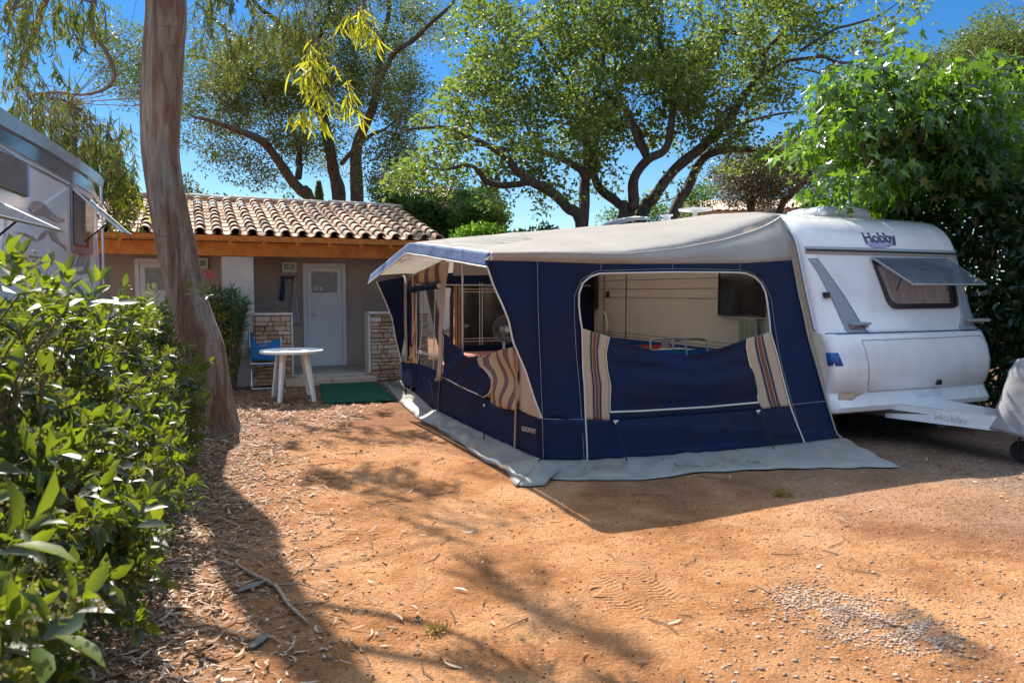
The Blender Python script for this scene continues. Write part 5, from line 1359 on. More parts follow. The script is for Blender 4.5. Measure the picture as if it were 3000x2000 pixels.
m = MB(CF_); m.tube([(-0.25, 0.05, 0.36), (-0.25, 0.26, 0.86), (-0.21, 0.285, 0.93), (0.21, 0.285, 0.93), (0.25, 0.26, 0.86), (0.25, 0.05, 0.36)], 0.011, 8, smooth=4); m.build('back_frame', MT['metal'], ch, smooth=True)
m = MB(CF_); m.tube([(-0.25, 0.05, 0.37), (-0.25, -0.24, 0.38), (-0.22, -0.27, 0.38), (0.22, -0.27, 0.38), (0.25, -0.24, 0.38), (0.25, 0.05, 0.37)], 0.011, 8, smooth=4); m.build('seat_frame', MT['metal'], ch, smooth=True)
m = MB(CF_); m.grid(lambda u, v: Vector((-0.25 + 0.5 * u, 0.06 + 0.20 * v + 0.03 * math.sin(PI * u), 0.40 + 0.44 * v)), 10, 8); m.build('backrest', MT['chair_blue'], ch, smooth=True, solid=0.004)
m = MB(CF_); m.grid(lambda u, v: Vector((-0.25 + 0.5 * u, -0.26 + 0.31 * v, 0.382 - 0.03 * math.sin(PI * u))), 10, 8); m.build('seat', MT['chair_blue'], ch, smooth=True, solid=0.004)
# door mat
q = [ground(*p) for p in ((948, 1186), (1160, 1176), (1102, 1119), (935, 1126))]
m = MB()
def gm(u, v):
    p = q[0].lerp(q[1], u).lerp(q[3].lerp(q[2], u), v); p.z = 0.022 + 0.004 * nz(p, 3); return p
m.grid(gm, 20, 16)
tag(m.build('door_mat', MT['mat_green'], None, Matrix.Translation(q[0]), smooth=True, solid=0.012), 'dark green artificial turf mat on the dirt before the door', 'mat')

# ------------------------------------------------------------------ foliage helpers (numpy)
def unit(a): return a / np.maximum(np.linalg.norm(a, axis=-1, keepdims=True), 1e-9)
def rand_dirs(n, up=0.0):
    d = rng.normal(size=(n, 3)); d[:, 2] += up; return unit(d)
def leaf_template(kind):
    if kind == 'diamond':
        v = [(0, 0, 0), (0.5, 0.5, 0.10), (1, 0, 0), (0.5, -0.5, 0.10)]; f = [(0, 1, 2), (0, 2, 3)]
    elif kind == 'oval':
        v = [(0, 0, 0), (0.28, 0.40, 0.07), (0.62, 0.42, 0.05), (1, 0, -0.10), (0.62, -0.42, 0.05), (0.28, -0.40, 0.07), (0.33, 0, -0.01), (0.66, 0, -0.03)]
        f = [(0, 1, 6), (1, 2, 7), (1, 7, 6), (2, 3, 7), (0, 6, 5), (5, 6, 7), (5, 7, 4), (4, 7, 3)]
    elif kind == 'long':
        v = [(0, 0, 0)]; 
        for i in range(1, 5):
            x = i / 5; c = 0.9 * math.sin(PI * x) * 0.9; w_ = 0.5 * math.sin(PI * (x * 0.85 + 0.08))
            v += [(x, c + w_, -0.10 * x * x), (x, c - w_, -0.10 * x * x)]
        v += [(1, 0, -0.12)]
        f = [(0, 2, 1)]
        for i in range(3): a = 1 + 2 * i; f += [(a, a + 1, a + 3), (a, a + 3, a + 2)]
        f += [(7, 8, 9)]
    elif kind == 'lobed':
        o = [(0, 0), (0.03, 0.24), (-0.05, 0.50), (0.20, 0.30), (0.52, 0.66), (0.44, 0.28), (0.52, 0.14), (0.70, 0.19), (1.0, 0.0), (0.70, -0.19), (0.52, -0.14), (0.44, -0.28), (0.52, -0.66), (0.20, -0.30), (-0.05, -0.50), (0.03, -0.24)]
        v = [(0.32, 0, 0.0)] + [(x, y, 0.10 * abs(y) - 0.14 * x * x) for x, y in o]; f = [(0, 1 + i, 1 + (i + 1) % 16) for i in range(16)]
    elif kind == 'oak':
        o = [(0, 0.0), (0.22, 0.22), (0.35, 0.13), (0.55, 0.42), (0.68, 0.2), (0.9, 0.26), (1, 0), (0.9, -0.26), (0.68, -0.2), (0.55, -0.42), (0.35, -0.13), (0.22, -0.22)]
        v = [(0.5, 0, -0.03)] + [(x, y, 0.08 * abs(y)) for x, y in o]; f = [(0, 1 + i, 1 + (i + 1) % 12) for i in range(12)]
    return np.array(v, dtype=np.float64), np.array(f, dtype=np.int32)
def leaves_mesh(name, P, D, Nn, Ls, Ws, kind, mat, parent=None, M=None, curl=None):
    P = np.asarray(P, float); n = len(P)
    T, Fc = leaf_template(kind)
    D = unit(np.asarray(D, float)); S = unit(np.cross(D, Nn)); Nn = np.cross(S, D)
    Ls = np.broadcast_to(Ls, (n,))[:, None, None]; Ws = np.broadcast_to(Ws, (n,))[:, None, None]
    z = T[None, :, 2:3]
    if curl is not None: z = z * np.asarray(curl)[:, None, None]
    V = P[:, None, :] + D[:, None, :] * T[None, :, 0:1] * Ls + S[:, None, :] * T[None, :, 1:2] * Ws + Nn[:, None, :] * z * Ls
    root = WORLDM[parent.name] if parent is not None else (M if M is not None else Matrix.Identity(4))
    I = np.array(root.inverted()); V = V.reshape(-1, 3) @ I[:3, :3].T + I[:3, 3]
    Fa = (Fc[None] + (np.arange(n) * len(T))[:, None, None]).reshape(-1, 3).astype(np.int32)
    me = bpy.data.meshes.new(name)
    me.vertices.add(len(V)); me.vertices.foreach_set('co', V.astype(np.float32).ravel())
    me.loops.add(Fa.size); me.loops.foreach_set('vertex_index', Fa.ravel())
    me.polygons.add(len(Fa)); me.polygons.foreach_set('loop_start', np.arange(0, Fa.size, 3, dtype=np.int32))
    me.update(calc_edges=True)
    return link_mesh(name, me, mat, parent, M)
def cluster_leaves(C, rad, per, jitter=1.0, droop=0.0, outward=0.6, up=0.4):
    """leaves round each cluster centre; returns positions, directions, normals"""
    C = np.asarray(C, float); n = len(C)
    idx = np.repeat(np.arange(n), per); k = len(idx)
    off = rand_dirs(k) * (rng.random((k, 1)) ** 0.45) * np.asarray(rad).reshape(-1, 1)[idx if np.ndim(rad) else np.zeros(k, int)]
    off[:, 2] *= 0.75
    P = C[idx] + off
    D = unit(unit(off) * outward + rand_dirs(k) * 0.8 + np.array([0, 0, -droop]))
    Nn = unit(rand_dirs(k) * 0.8 + np.array([0, 0, up]))
    return P, D, Nn
def in_blobs(blobs, n, depthr, seed=0, gap=0.0):
    """blobs measured as (px, py, rx, ry, depth, weight) -> points in metres"""
    out = []
    wts = np.array([b[2] * b[3] * (b[5] if len(b) > 5 else 1.0) for b in blobs], float); wts /= wts.sum()
    for b, w_ in zip(blobs, wts):
        k = max(1, int(round(n * w_))); c = at(b[0], b[1], b[4]); s_ = b[4] / FPX
        made = 0; tries = 0
        while made < k and tries < k * 12:
            tries += 1
            d = rng.normal(size=3); d /= np.linalg.norm(d); r_ = rng.random() ** 0.42
            p = np.array([c.x + d[0] * r_ * b[2] * s_, c.y + d[1] * r_ * depthr, c.z + d[2] * r_ * b[3] * s_])
            if gap and mnoise.noise(Vector(p * 0.9) + Vector((seed, 0, 0))) < -gap: continue
            out.append(p); made += 1
    return np.array(out)
def limb(parent, name, path, mat, seg=9, wob=0.0, sub=4, jit=0.0):
    """path: (px, py, depth, radius) measured -> one tapered limb"""
    P = [at(a, b, c) for a, b, c, r_ in path]; rs = [r_ for a, b, c, r_ in path]
    P, rs = catmull(P, rs, sub)
    m = MB()
    if wob: P = [p + Vector((nz(p, 1.3, 1), nz(p, 1.3, 2), nz(p, 1.3, 3))) * wob for p in P]
    m.tube(P, rs, seg); 
    return P, rs, m
def grow_twigs(C, skel, mb, seg=4):
    """twigs that branch from one another: each cluster joins the nearest limb or earlier twig"""
    S = np.array([[*p] for p, r_ in skel]); Rr = [r_ for p, r_ in skel]
    d0 = np.array([((S - c) ** 2).sum(1).min() for c in C]); order = np.argsort(d0)
    G = np.zeros((len(S) + len(C) * 3, 3)); G[:len(S)] = S; k = len(S)
    for i in order:
        c = C[i]; d2 = ((G[:k] - c) ** 2).sum(1) + 1.5 * np.maximum(0, G[:k, 2] - c[2]) ** 2
        j = int(np.argmin(d2)); a = Vector(G[j]); b = Vector(c); l = (b - a).length
        if l < 0.08: continue
        r0 = min(0.030, 0.006 + 0.012 * l, Rr[j] * 0.8); r1 = max(0.004, r0 * 0.35)
        q1 = a.lerp(b, 0.4) + Vector(rng.normal(size=3)) * l * 0.10; q2 = a.lerp(b, 0.75) + Vector(rng.normal(size=3)) * l * 0.08
        mb.tube([a, q1, q2, b], [r0, r0 * 0.8, r0 * 0.6, r1], seg, cap=False, smooth=2)
        for p, r_ in ((q1, r0 * .8), (q2, r0 * .6), (b, r1)):
            G[k] = p[:]; k += 1; Rr.append(r_)
def twigs_to(C, skel, rad0, mb, maxn, seg=4):
    """thin curved branches from the nearest skeleton point to each cluster"""
    S = np.array([[*p] for p, r_ in skel])
    for c in C[:maxn]:
        d2 = ((S - c) ** 2).sum(1) + 3.0 * np.maximum(0, S[:, 2] - c[2]) ** 2
        j = int(np.argmin(d2)); a = Vector(S[j]); b = Vector(c); l = (b - a).length
        if l < 0.12: continue
        q1 = a.lerp(b, 0.35) + Vector(rng.normal(size=3)) * l * 0.08 + Vector((0, 0, 0.05 * l)); q2 = a.lerp(b, 0.7) + Vector(rng.normal(size=3)) * l * 0.09 + Vector((0, 0, 0.06 * l))
        r0 = min(rad0, 0.010 + 0.014 * l, skel[j][1] * 0.8)
        mb.tube([a, q1, q2, b], [r0, r0 * 0.75, r0 * 0.5, r0 * 0.22], seg, cap=False, smooth=3)
def kill_view(P, rects, depthmax=99): return P

MT['bark_euc'] = eucbark('eucalyptus_bark')
MT['bark_oak'] = barkmat('dark_oak_bark', [(0.06, 0.048, 0.040), (0.11, 0.090, 0.075), (0.17, 0.145, 0.12)], 22, 8, 0.9, 0.9, 0.05)
MT['bark_twig'] = barkmat('twig_bark', [(0.10, 0.07, 0.05), (0.17, 0.12, 0.09)], 22, 8, 0.3)
MT['leaf_holm'] = leafmat('holm_oak_leaves', [(0.0252, 0.0396, 0.013), (0.0504, 0.072, 0.0216), (0.0864, 0.1116, 0.036), (0.144, 0.1584, 0.0648), (0.1584, 0.1008, 0.036)], (0.34, 0.46, 0.05), 0.30, 0.5, 0.25, pos=[0, 0.35, 0.65, 0.95, 1.0])
MT['leaf_oak'] = leafmat('pubescent_oak_leaves', [(0.034, 0.054, 0.018), (0.064, 0.092, 0.028), (0.104, 0.134, 0.04), (0.15, 0.175, 0.07)], (0.38, 0.54, 0.05), 0.38, 0.5, 0.28)
MT['leaf_brown'] = leafmat('bronzed_leaves', [(0.04, 0.048, 0.024), (0.08, 0.08, 0.048), (0.128, 0.096, 0.064)], (0.3, 0.25, 0.1), 0.25)
MT['leaf_mulb'] = leafmat('mulberry_leaves', [(0.0115, 0.0351, 0.0102), (0.0224, 0.0638, 0.0127), (0.0446, 0.1084, 0.0191)], (0.34, 0.62, 0.02), 0.40, 0.28, 0.7)
MT['leaf_dark'] = leafmat('shaded_hedge_leaves', [(0.011, 0.0275, 0.011), (0.0193, 0.044, 0.0154), (0.033, 0.066, 0.0193)], (0.15, 0.40, 0.04), 0.22, 0.30, 0.6)
MT['leaf_bush'] = leafmat('round_bush_leaves', [(0.0225, 0.0562, 0.015), (0.045, 0.0975, 0.0225), (0.075, 0.1425, 0.0338)], (0.25, 0.5, 0.05), 0.35)
MT['leaf_lime'] = leafmat('lime_shoots', [(0.12, 0.26, 0.02), (0.2, 0.36, 0.03)], (0.4, 0.7, 0.03), 0.4)
MT['leaf_hedge'] = leafmat('laurustinus_leaves', [(0.0084, 0.0252, 0.0132), (0.0132, 0.0372, 0.0132), (0.03, 0.066, 0.012), (0.09, 0.12, 0.012), (0.204, 0.168, 0.018)], (0.46, 0.58, 0.02), 0.36, 0.38, 0.4, pos=[0, 0.5, 0.78, 0.94, 1.0])
MT['leaf_clip'] = leafmat('clipped_bush_leaves', [(0.05, 0.10, 0.02), (0.12, 0.17, 0.025), (0.28, 0.26, 0.03), (0.30, 0.17, 0.04)], (0.6, 0.6, 0.03), 0.35, 0.35)
MT['leaf_hedge_bud'] = leafmat('hedge_seed_heads', [(0.16, 0.10, 0.04), (0.22, 0.19, 0.06), (0.15, 0.15, 0.04)], (0.4, 0.35, 0.08), 0.3, 0.7)
MT['leaf_euc'] = leafmat('eucalyptus_leaves', [(0.028, 0.062, 0.02), (0.055, 0.10, 0.025), (0.12, 0.13, 0.035), (0.16, 0.09, 0.035)], (0.30, 0.36, 0.03), 0.28, 0.65, 0.2)
MT['leaf_eucy'] = leafmat('young_eucalyptus_leaves', [(0.12, 0.20, 0.02), (0.30, 0.33, 0.02), (0.42, 0.40, 0.03)], (0.75, 0.70, 0.02), 0.5, 0.55, 0.3)
MT['leaf_olean'] = leafmat('oleander_leaves', [(0.05, 0.11, 0.05), (0.09, 0.17, 0.07)], (0.2, 0.45, 0.1), 0.3)
MT['petal'] = leafmat('pink_petals', [(0.65, 0.06, 0.12), (0.8, 0.15, 0.2)], (0.8, 0.2, 0.2), 0.4)

# ------------------------------------------------------------------ holm oak behind the bungalow
def tree(name, label, D, limbs, blobs, depthr, ncl, per, crad, lsz, kind, leaf, seed, twn=400, gap=0.25, bark='bark_oak', wfac=0.45, group=None, trunk_seg=10, cls=None):
    g = at(limbs[0][0][0], limbs[0][0][1], limbs[0][0][2])
    t = thing(name, label, 'tree', Matrix.Translation((g.x, g.y, 0)), group)
    m = MB(); skel = []
    for i, path in enumerate(limbs):
        P = [at(a, b, c) for a, b, c, r_ in path]; rs = [r_ for a, b, c, r_ in path]
        if path[0][3] > 0.1 and P[0].z > 0.2 and path[0][1] > 560:
            P.insert(0, Vector((g.x + (P[0].x - g.x) * 0.3, g.y + (P[0].y - g.y) * 0.3, 0))); rs.insert(0, rs[0] * 1.25)
        rs = [r_ * (0.64 if name == 'oak' else 0.82) for r_ in rs]; P, rs = catmull(P, rs, 6)
        P = [p + Vector((nz(p, 0.9, 1 + i), nz(p, 0.9, 2 + i), nz(p, 0.9, 3 + i) * 0.4)) * (0.12 if k > 3 else 0) for k, p in enumerate(P)]
        rs = [r_ * (1 + 0.12 * nz(p, 4, 9)) for r_, p in zip(rs, P)]
        m.tube(P, rs, trunk_seg); skel += [(p, r_) for p, r_ in zip(P[4:], rs[4:])]
    C = in_blobs(blobs, ncl, depthr, seed, gap) if cls is None else cls
    rng.shuffle(C)
    grow_twigs(C[:twn], skel, m)
    m.build('trunk', MT[bark], t, smooth=True)
    P, Dd, Nn = cluster_leaves(C, crad, per)
    k = len(P); Ls = lsz * rng.uniform(0.7, 1.25, k)
    leaves_mesh('crown', P, Dd, Nn, Ls, Ls * wfac, kind, MT[leaf], t)
    return t
D1 = 22.0; s1 = D1 / FPX
limbs = [
 [(1046, 606, D1, .24), (1046, 446, D1, .20), (1097, 306, D1 - .5, .15), (1110, 191, D1 - .5, .12), (1130, 90, D1, .09), (1140, -40, D1, .06)],
 [(995, 606, D1 + .3, .25), (982, 510, D1 + .3, .21), (970, 447, D1, .19), (944, 332, D1, .16), (919, 255, D1, .14), (874, 147, D1, .12), (823, 70, D1, .10), (753, 13, D1 - .5, .07), (700, -60, D1 - 1, .05)],
 [(920, 606, D1 - .6, .21), (888, 560, D1 - .8, .19), (848, 523, D1 - 1, .17), (791, 440, D1 - 1.5, .14), (740, 402, D1 - 2, .12), (638, 357, D1 - 2.4, .07), (560, 340, D1 - 2.6, .04)],
 [(874, 520, D1 - .8, .12), (880, 447, D1, .11), (862, 395, D1 + .5, .08), (850, 330, D1 + .6, .05)],
 [(1110, 250, D1 - .5, .09), (1150, 160, D1 - 1, .09), (1212, 108, D1 - 1.3, .08), (1301, 38, D1 - 1.5, .06), (1340, -20, D1 - 1.5, .04)],
 [(960, 400, D1, .10), (893, 268, D1 + 1, .08), (766, 242, D1 + 1, .07), (670, 210, D1 + 1, .06), (574, 166, D1 + 1, .05), (400, 190, D1 + .5, .03)],
 [(780, 310, D1 + .5, .06), (750, 215, D1, .06), (702, 128, D1, .06), (638, 64, D1, .05), (574, 6, D1, .05)],
 [(1000, 480, D1, .08), (1075, 400, D1 - 1, .07), (1130, 380, D1 - 1.6, .04), (1190, 330, D1 - 2, .03)],
 [(900, 220, D1, .08), (930, 130, D1 - .6, .07), (960, 40, D1 - 1, .06), (970, -60, D1 - 1, .05)]]
blobs = [(700, 300, 150, 110, D1), (640, 170, 120, 100, D1), (790, 230, 140, 130, D1, 1.3), (950, 290, 140, 140, D1), (1080, 200, 140, 150, D1), (1060, 70, 180, 80, D1), (1165, 330, 85, 120, D1 - 1), (1140, 460, 85, 100, D1 - 1),
         (830, 420, 90, 60, D1), (720, 480, 110, 55, D1 - 1), (780, 540, 50, 25, D1 - 1, .5), (620, 340, 90, 70, D1), (560, 400, 50, 40, D1, .6), (900, 120, 140, 100, D1), (1240, 240, 70, 45, D1 - 1, .7), (1250, 60, 90, 60, D1), (400, 220, 130, 100, D1), (340, 110, 70, 90, D1, .6), (930, 450, 90, 60, D1), (960, -60, 300, 80, D1), (1110, 540, 70, 50, D1 - 1, .6), (1190, 560, 60, 60, D1 - 2, .25)]
tree('holm_oak', 'dense dark green evergreen oak with several trunks rising behind the tiled roof', D1, limbs, blobs, 2.4, 1900, 44, 0.34, 0.092, 'diamond', 'leaf_holm', 3.0, 600, 0.22)

# ------------------------------------------------------------------ spreading oak behind the awning
D2 = 16.5
def Z(x, y): return (1100 + x * .5527, y * .5527)
def ZL(pts, d0, d1, r0, r1):
    n = len(pts) - 1
    return [(*Z(*p), d0 + (d1 - d0) * i / n, r0 + (r1 - r0) * i / n) for i, p in enumerate(pts)]
limbs = [
 ZL([(1180, 1215), (1075, 1225), (1000, 1100), (920, 1020), (820, 960), (740, 900), (690, 840), (600, 770), (440, 700), (330, 670), (160, 690)], D2, D2 - 3.5, .21, .03)[1:],
 ZL([(820, 960), (700, 990), (600, 970), (560, 920), (500, 880), (380, 900), (250, 890)], D2 - .8, D2 - 2.5, .12, .03),
 ZL([(1110, 1215), (1110, 1000), (1130, 850), (1125, 750), (1160, 550), (1190, 400), (1240, 150), (1260, -60)], D2, D2 + 1, .20, .06),
 ZL([(1125, 950), (1060, 880), (950, 830), (780, 790), (700, 790), (560, 770), (440, 780)], D2, D2 - 2, .14, .03),
 ZL([(1310, 1170), (1290, 1080), (1200, 1000), (1170, 900), (1180, 700), (1100, 560), (1000, 400), (900, 250), (820, 100)], D2 + .3, D2 + 1.5, .19, .04),
 ZL([(1340, 1170), (1380, 1080), (1380, 950), (1440, 850), (1530, 790), (1570, 650), (1580, 500), (1570, 400), (1500, 250), (1480, 80)], D2 + .4, D2 - 1, .20, .05),
 ZL([(1440, 850), (1380, 720), (1330, 600), (1250, 520), (1200, 480)], D2, D2 - 1, .10, .05),
 ZL([(1450, 840), (1400, 700), (1320, 590), (1270, 420), (1280, 300)], D2, D2 + 1.2, .08, .04),
 ZL([(1400, 1160), (1470, 1050), (1600, 900), (1740, 780), (1850, 650), (1920, 550), (2030, 400), (2040, 290), (1980, 200), (1870, 170), (1800, 150)], D2 + .5, D2 - .5, .22, .05),
 ZL([(1560, 1140), (1640, 1010), (1740, 840), (1900, 790), (2050, 800), (2170, 800), (2330, 780)], D2 + .6, D2 + 1, .20, .06),
 ZL([(1920, 550), (1820, 620), (1780, 700)], D2, D2, .06, .03),
 ZL([(2035, 290), (2150, 200), (2250, 100), (2400, 60), (2560, -40)], D2, D2 - 1, .08, .03),
 ZL([(2030, 400), (2180, 330), (2300, 310), (2400, 300)], D2, D2 - 1, .07, .04),
 [(2395, 168, D2 - 1, .05), (2404, 163, D2 - 1, .05), (2465, 184, D2 - 1, .04), (2557, 168, D2 - 1, .03), (2640, 150, D2 - 1, .015)],
 [(2343, 150, D2 - 1, .05), (2440, 90, D2 - 1, .04), (2486, 76, D2 - 1, .04), (2557, 51, D2 - 1, .03), (2633, 5, D2 - 1, .015)],
 [(2330, 200, D2 - 1, .04), (2400, 215, D2 - 1, .03), (2440, 260, D2 - 1, .02), (2450, 300, D2 - 1, .01)],
 [(2120, 380, D2, .05), (2250, 340, D2, .04), (2330, 330, D2, .02)]]
blobs = [(1420, 130, 120, 140, D2), (1480, 300, 170, 120, D2), (1640, 110, 170, 130, D2), (1690, 300, 180, 130, D2, 1.2), (1850, 130, 170, 150, D2, 1.2), (1890, 310, 150, 120, D2), (2050, 170, 160, 150, D2, 1.2), (2090, 370, 120, 80, D2), (2200, 90, 150, 110, D2), (2270, 290, 90, 100, D2, .7),
         (1350, 470, 140, 55, D2 - 1.5, .75), (1240, 530, 110, 60, D2 - 2, .6), (1540, 470, 130, 60, D2 - 1), (1440, 560, 70, 45, D2 - 1, .5), (1630, 590, 55, 45, D2, .5), (1740, 450, 90, 60, D2), (2400, 80, 110, 70, D2 - 1, .6), (2560, 130, 100, 50, D2 - 1, .6), (2600, 60, 60, 40, D2 - 1, .4), (2280, 30, 120, 60, D2), (2250, 460, 90, 60, D2), (1330, 290, 60, 60, D2 - 1, .6), (1800, -60, 500, 80, D2, .8), (1300, 380, 60, 50, D2 - 2, .4), (1180, 500, 70, 50, D2 - 3, .35), (2480, 180, 60, 40, D2 - 1, .4), (1960, 560, 60, 40, D2, .3), (1780, 560, 60, 40, D2 + 1, .3), (1560, 560, 60, 40, D2, .3)]
tree('oak', 'wide spreading oak with many dark limbs standing behind the awning', D2, limbs, blobs, 2.6, 2000, 25, 0.26, 0.105, 'oval', 'leaf_oak', 8.0, 1500, 0.10, wfac=0.55)
# small bronzed tree right of it
D6 = 21.0
tree('small_tree', 'thin bronzed tree with sparse leaves between the oak and the broad leaved tree', D6,
     [[(2200, 640, D6, .14), (2195, 560, D6, .12), (2188, 500, D6, .08), (2170, 440, D6, .04)], [(2280, 640, D6, .12), (2320, 570, D6, .09), (2380, 510, D6, .05)]],
     [(2180, 500, 90, 60, D6), (2250, 560, 80, 50, D6), (2130, 560, 60, 50, D6, .7), (2330, 470, 90, 60, D6), (2380, 540, 60, 60, D6, .7)], 1.5, 330, 60, 0.4, 0.09, 'diamond', 'leaf_brown', 2.0, 150, 0.2)
# tree beyond at top right
D4 = 19.0
tree('tree', 'rounded green tree crown rising behind the broad leaved tree in the top right corner', D4,
     [[(2900, 640, D4, .2), (2880, 500, D4, .17), (2860, 380, D4, .12), (2840, 250, D4, .08), (2900, 120, D4, .05)], [(2880, 460, D4, .1), (2960, 350, D4, .08), (3000, 200, D4, .05)]],
     [(2900, 190, 130, 100, D4), (2975, 110, 110, 85, D4, 1.3), (2850, 190, 120, 85, D4), (2760, 230, 160, 70, D4), (2920, 330, 160, 110, D4), (2700, 310, 110, 60, D4), (3080, 200, 80, 130, D4)], 2.0, 700, 80, 0.45, 0.09, 'diamond', 'leaf_holm', 5.0, 200, 0.15)
# rounded bush tree by the bungalow, with lime shoots in front
D5 = 19.5
tree('bushy_tree', 'bushy bright green tree beside the right end of the tiled roof', D5,
     [[(1330, 720, D5, .14), (1330, 660, D5, .11), (1345, 600, D5, .06)], [(1230, 720, D5, .12), (1225, 650, D5, .09), (1230, 600, D5, .05)]],
     [(1350, 610, 110, 70, D5), (1310, 670, 90, 50, D5), (1420, 650, 60, 60, D5), (1210, 620, 80, 55, D5, .8), (1150, 590, 60, 30, D5, .5), (1260, 680, 70, 40, D5)], 1.3, 520, 80, 0.32, 0.10, 'diamond', 'leaf_bush', 6.0, 150, 0.1)
D5b = 15.0
C = in_blobs([(1400, 690, 70, 25, D5b), (1370, 700, 40, 20, D5b), (1440, 690, 40, 20, D5b)], 60, 0.5)
def simple_bush(name, label, C, crad, per, lsz, kind, leaf, cat='bush', up=0.4, wfac=0.45, droop=0, stems=True, group=None, bark='bark_twig'):
    C = np.asarray(C); b = C.mean(0)
    t = thing(name, label, cat, Matrix.Translation((b[0], b[1], 0)), group)
    if stems:
        m = MB()
        for c in C[:: max(1, len(C) // 60)]:
            g0 = Vector((b[0] + (c[0] - b[0]) * 0.6, b[1] + (c[1] - b[1]) * 0.6, 0.0)); c = Vector(c)
            m.tube([g0, g0.lerp(c, 0.5) + Vector(rng.normal(size=3)) * 0.04, c], [0.014, 0.01, 0.004], 5, cap=False, smooth=3)
        m.build('stems', MT[bark], t)
    P, Dd, Nn = cluster_leaves(C, crad, per, up=up, droop=droop); k = len(P); Ls = lsz * rng.uniform(0.7, 1.25, k)
    leaves_mesh('foliage', P, Dd, Nn, Ls, Ls * wfac, kind, MT[leaf], t)
    return t
simple_bush('shrub', 'lime green feathery shrub tips just above the awning roof', C, 0.2, 26, 0.11, 'oval', 'leaf_lime')
C = in_blobs([(1540, 690, 45, 10, 15.5), (1590, 680, 25, 14, 15.5), (1500, 697, 30, 8, 15.5)], 26, 0.4)
simple_bush('shrub', 'low dark leafy shrub left of the grey gazebo top above the awning', C, 0.16, 20, 0.11, 'oval', 'leaf_bush')
C = in_blobs([(2410, 600, 50, 30, 15.0), (2370, 625, 40, 20, 15.0)], 40, 0.5)
simple_bush('shrub', 'green shrub sprigs between the bronzed tree and the rooflight', C, 0.16, 18, 0.12, 'oval', 'leaf_bush')
C = in_blobs([(1900, 620, 60, 40, 18.0), (2040, 580, 60, 40, 18.0), (1980, 650, 50, 20, 18.0), (1820, 640, 70, 20, 18)], 150, 0.7)
simple_bush('shrub', 'feathery green shrub growing round the feet of the spreading oak', C, 0.25, 24, 0.08, 'diamond', 'leaf_bush')
# saplings over the roof ridge
for i, (px, top, w_) in enumerate(((545, 520, 12), (582, 552, 16), (640, 565, 30), (730, 590, 14), (860, 575, 30))):
    C = in_blobs([(px, top + 14, w_, 16, 17.5), (px + 4, top + 40, w_ * 0.7, 14, 17.5)], 10, 0.2)
    simple_bush('sapling', ['sapling tip above the ridge, just right of the big trunk', 'sapling tip above the ridge, second right of the big trunk', 'broad sapling tip above the ridge, third right of the big trunk', 'smallest sapling tip above the ridge, before the oak', 'leafy sapling tip above the ridge at the foot of the leaning oak trunk'][i], C, 0.13, 12, 0.10, 'diamond', 'leaf_holm', 'sapling', group='saplings over the roof ridge')
# cypress
t = thing('cypress', 'slim dark cypress between the oak trunks behind the roof', 'tree', Matrix.Translation(Vector((at(935, 600, 30).x, 30, 0))))
cp = at(935, 575, 30)
m = MB(); m.tube([(cp.x, 30, 0), (cp.x, 30, 5.2)], [0.15, 0.04], 8); m.build('trunk', MT['bark_oak'], t)
n_ = 7000; zz = rng.random(n_) ** 1.1 * 5.6; rr_ = 0.42 * (1 - (zz / 5.9) ** 3) * rng.random(n_) ** 0.4; an = rng.random(n_) * 2 * PI
P = np.stack([cp.x + rr_ * np.cos(an), 30 + rr_ * np.sin(an), zz + 0.25], 1)
leaves_mesh('crown', P, unit(rand_dirs(n_) * 0.4 + np.array([0, 0, 1.0])), rand_dirs(n_), 0.16, 0.05, 'diamond', MT['leaf_holm'], t)

# ------------------------------------------------------------------ broad leaved tree at right + dark hedge
D3 = 9.6
blobs = [(2500, 300, 150, 110, D3 - .2), (2620, 400, 190, 140, D3), (2800, 330, 190, 140, D3), (2960, 310, 110, 110, D3 + .2), (2420, 430, 80, 70, D3 - .4, .8), (2450, 545, 80, 55, D3 - .3, .8), (2660, 560, 170, 80, D3 + .4), (2880, 530, 170, 110, D3), (2760, 450, 160, 100, D3), (3060, 400, 100, 200, D3), (2560, 200, 60, 50, D3, .5), (2720, 250, 60, 50, D3, .5)]
C = in_blobs(blobs, 430, 1.1, 4.0, 0.25)
ok = [c for c in C if not ((F.I @ Vector(c)).x < 2.5 and c[2] < 2.78)]
C = np.array(ok)
t = thing('broad_leaved_tree', 'bright green tree with big lobed leaves overhanging the right of the caravan', 'tree', Matrix.Translation((7.2, 10.8, 0)))
m = MB(); sk = []
for path in ([(7.2, 10.8, 0, .16), (7.15, 10.7, 1.5, .14), (6.9, 10.5, 2.6, .11), (6.0, 10.1, 3.3, .07), (5.0, 9.8, 3.7, .04)], [(7.15, 10.7, 1.5, .10), (7.4, 10.2, 2.8, .08), (7.0, 9.8, 3.8, .05)], [(6.9, 10.5, 2.6, .08), (6.4, 10.3, 3.9, .05), (5.8, 10.0, 4.4, .03)], [(6.6, 10.3, 2.8, .07), (5.6, 9.8, 3.1, .05), (4.4, 9.4, 3.2, .025)]):
    P, rs = catmull([Vector(p[:3]) for p in path], [p[3] for p in path], 5); m.tube(P, rs, 9); sk += list(zip(P, rs))
twigs_to(C, sk, 0.03, m, 220)
m.build('trunk', MT['bark_twig'], t, smooth=True)
P, Dd, Nn = cluster_leaves(C, 0.30, 19, droop=1.0, outward=0.9, up=0.5); k = len(P); Ls = 0.165 * rng.uniform(0.5, 1.2, k)
leaves_mesh('crown', P, Dd, Nn, Ls, Ls * 0.62, 'lobed', MT['leaf_mulb'], t, curl=rng.uniform(0.5, 3.0, k))
C = []
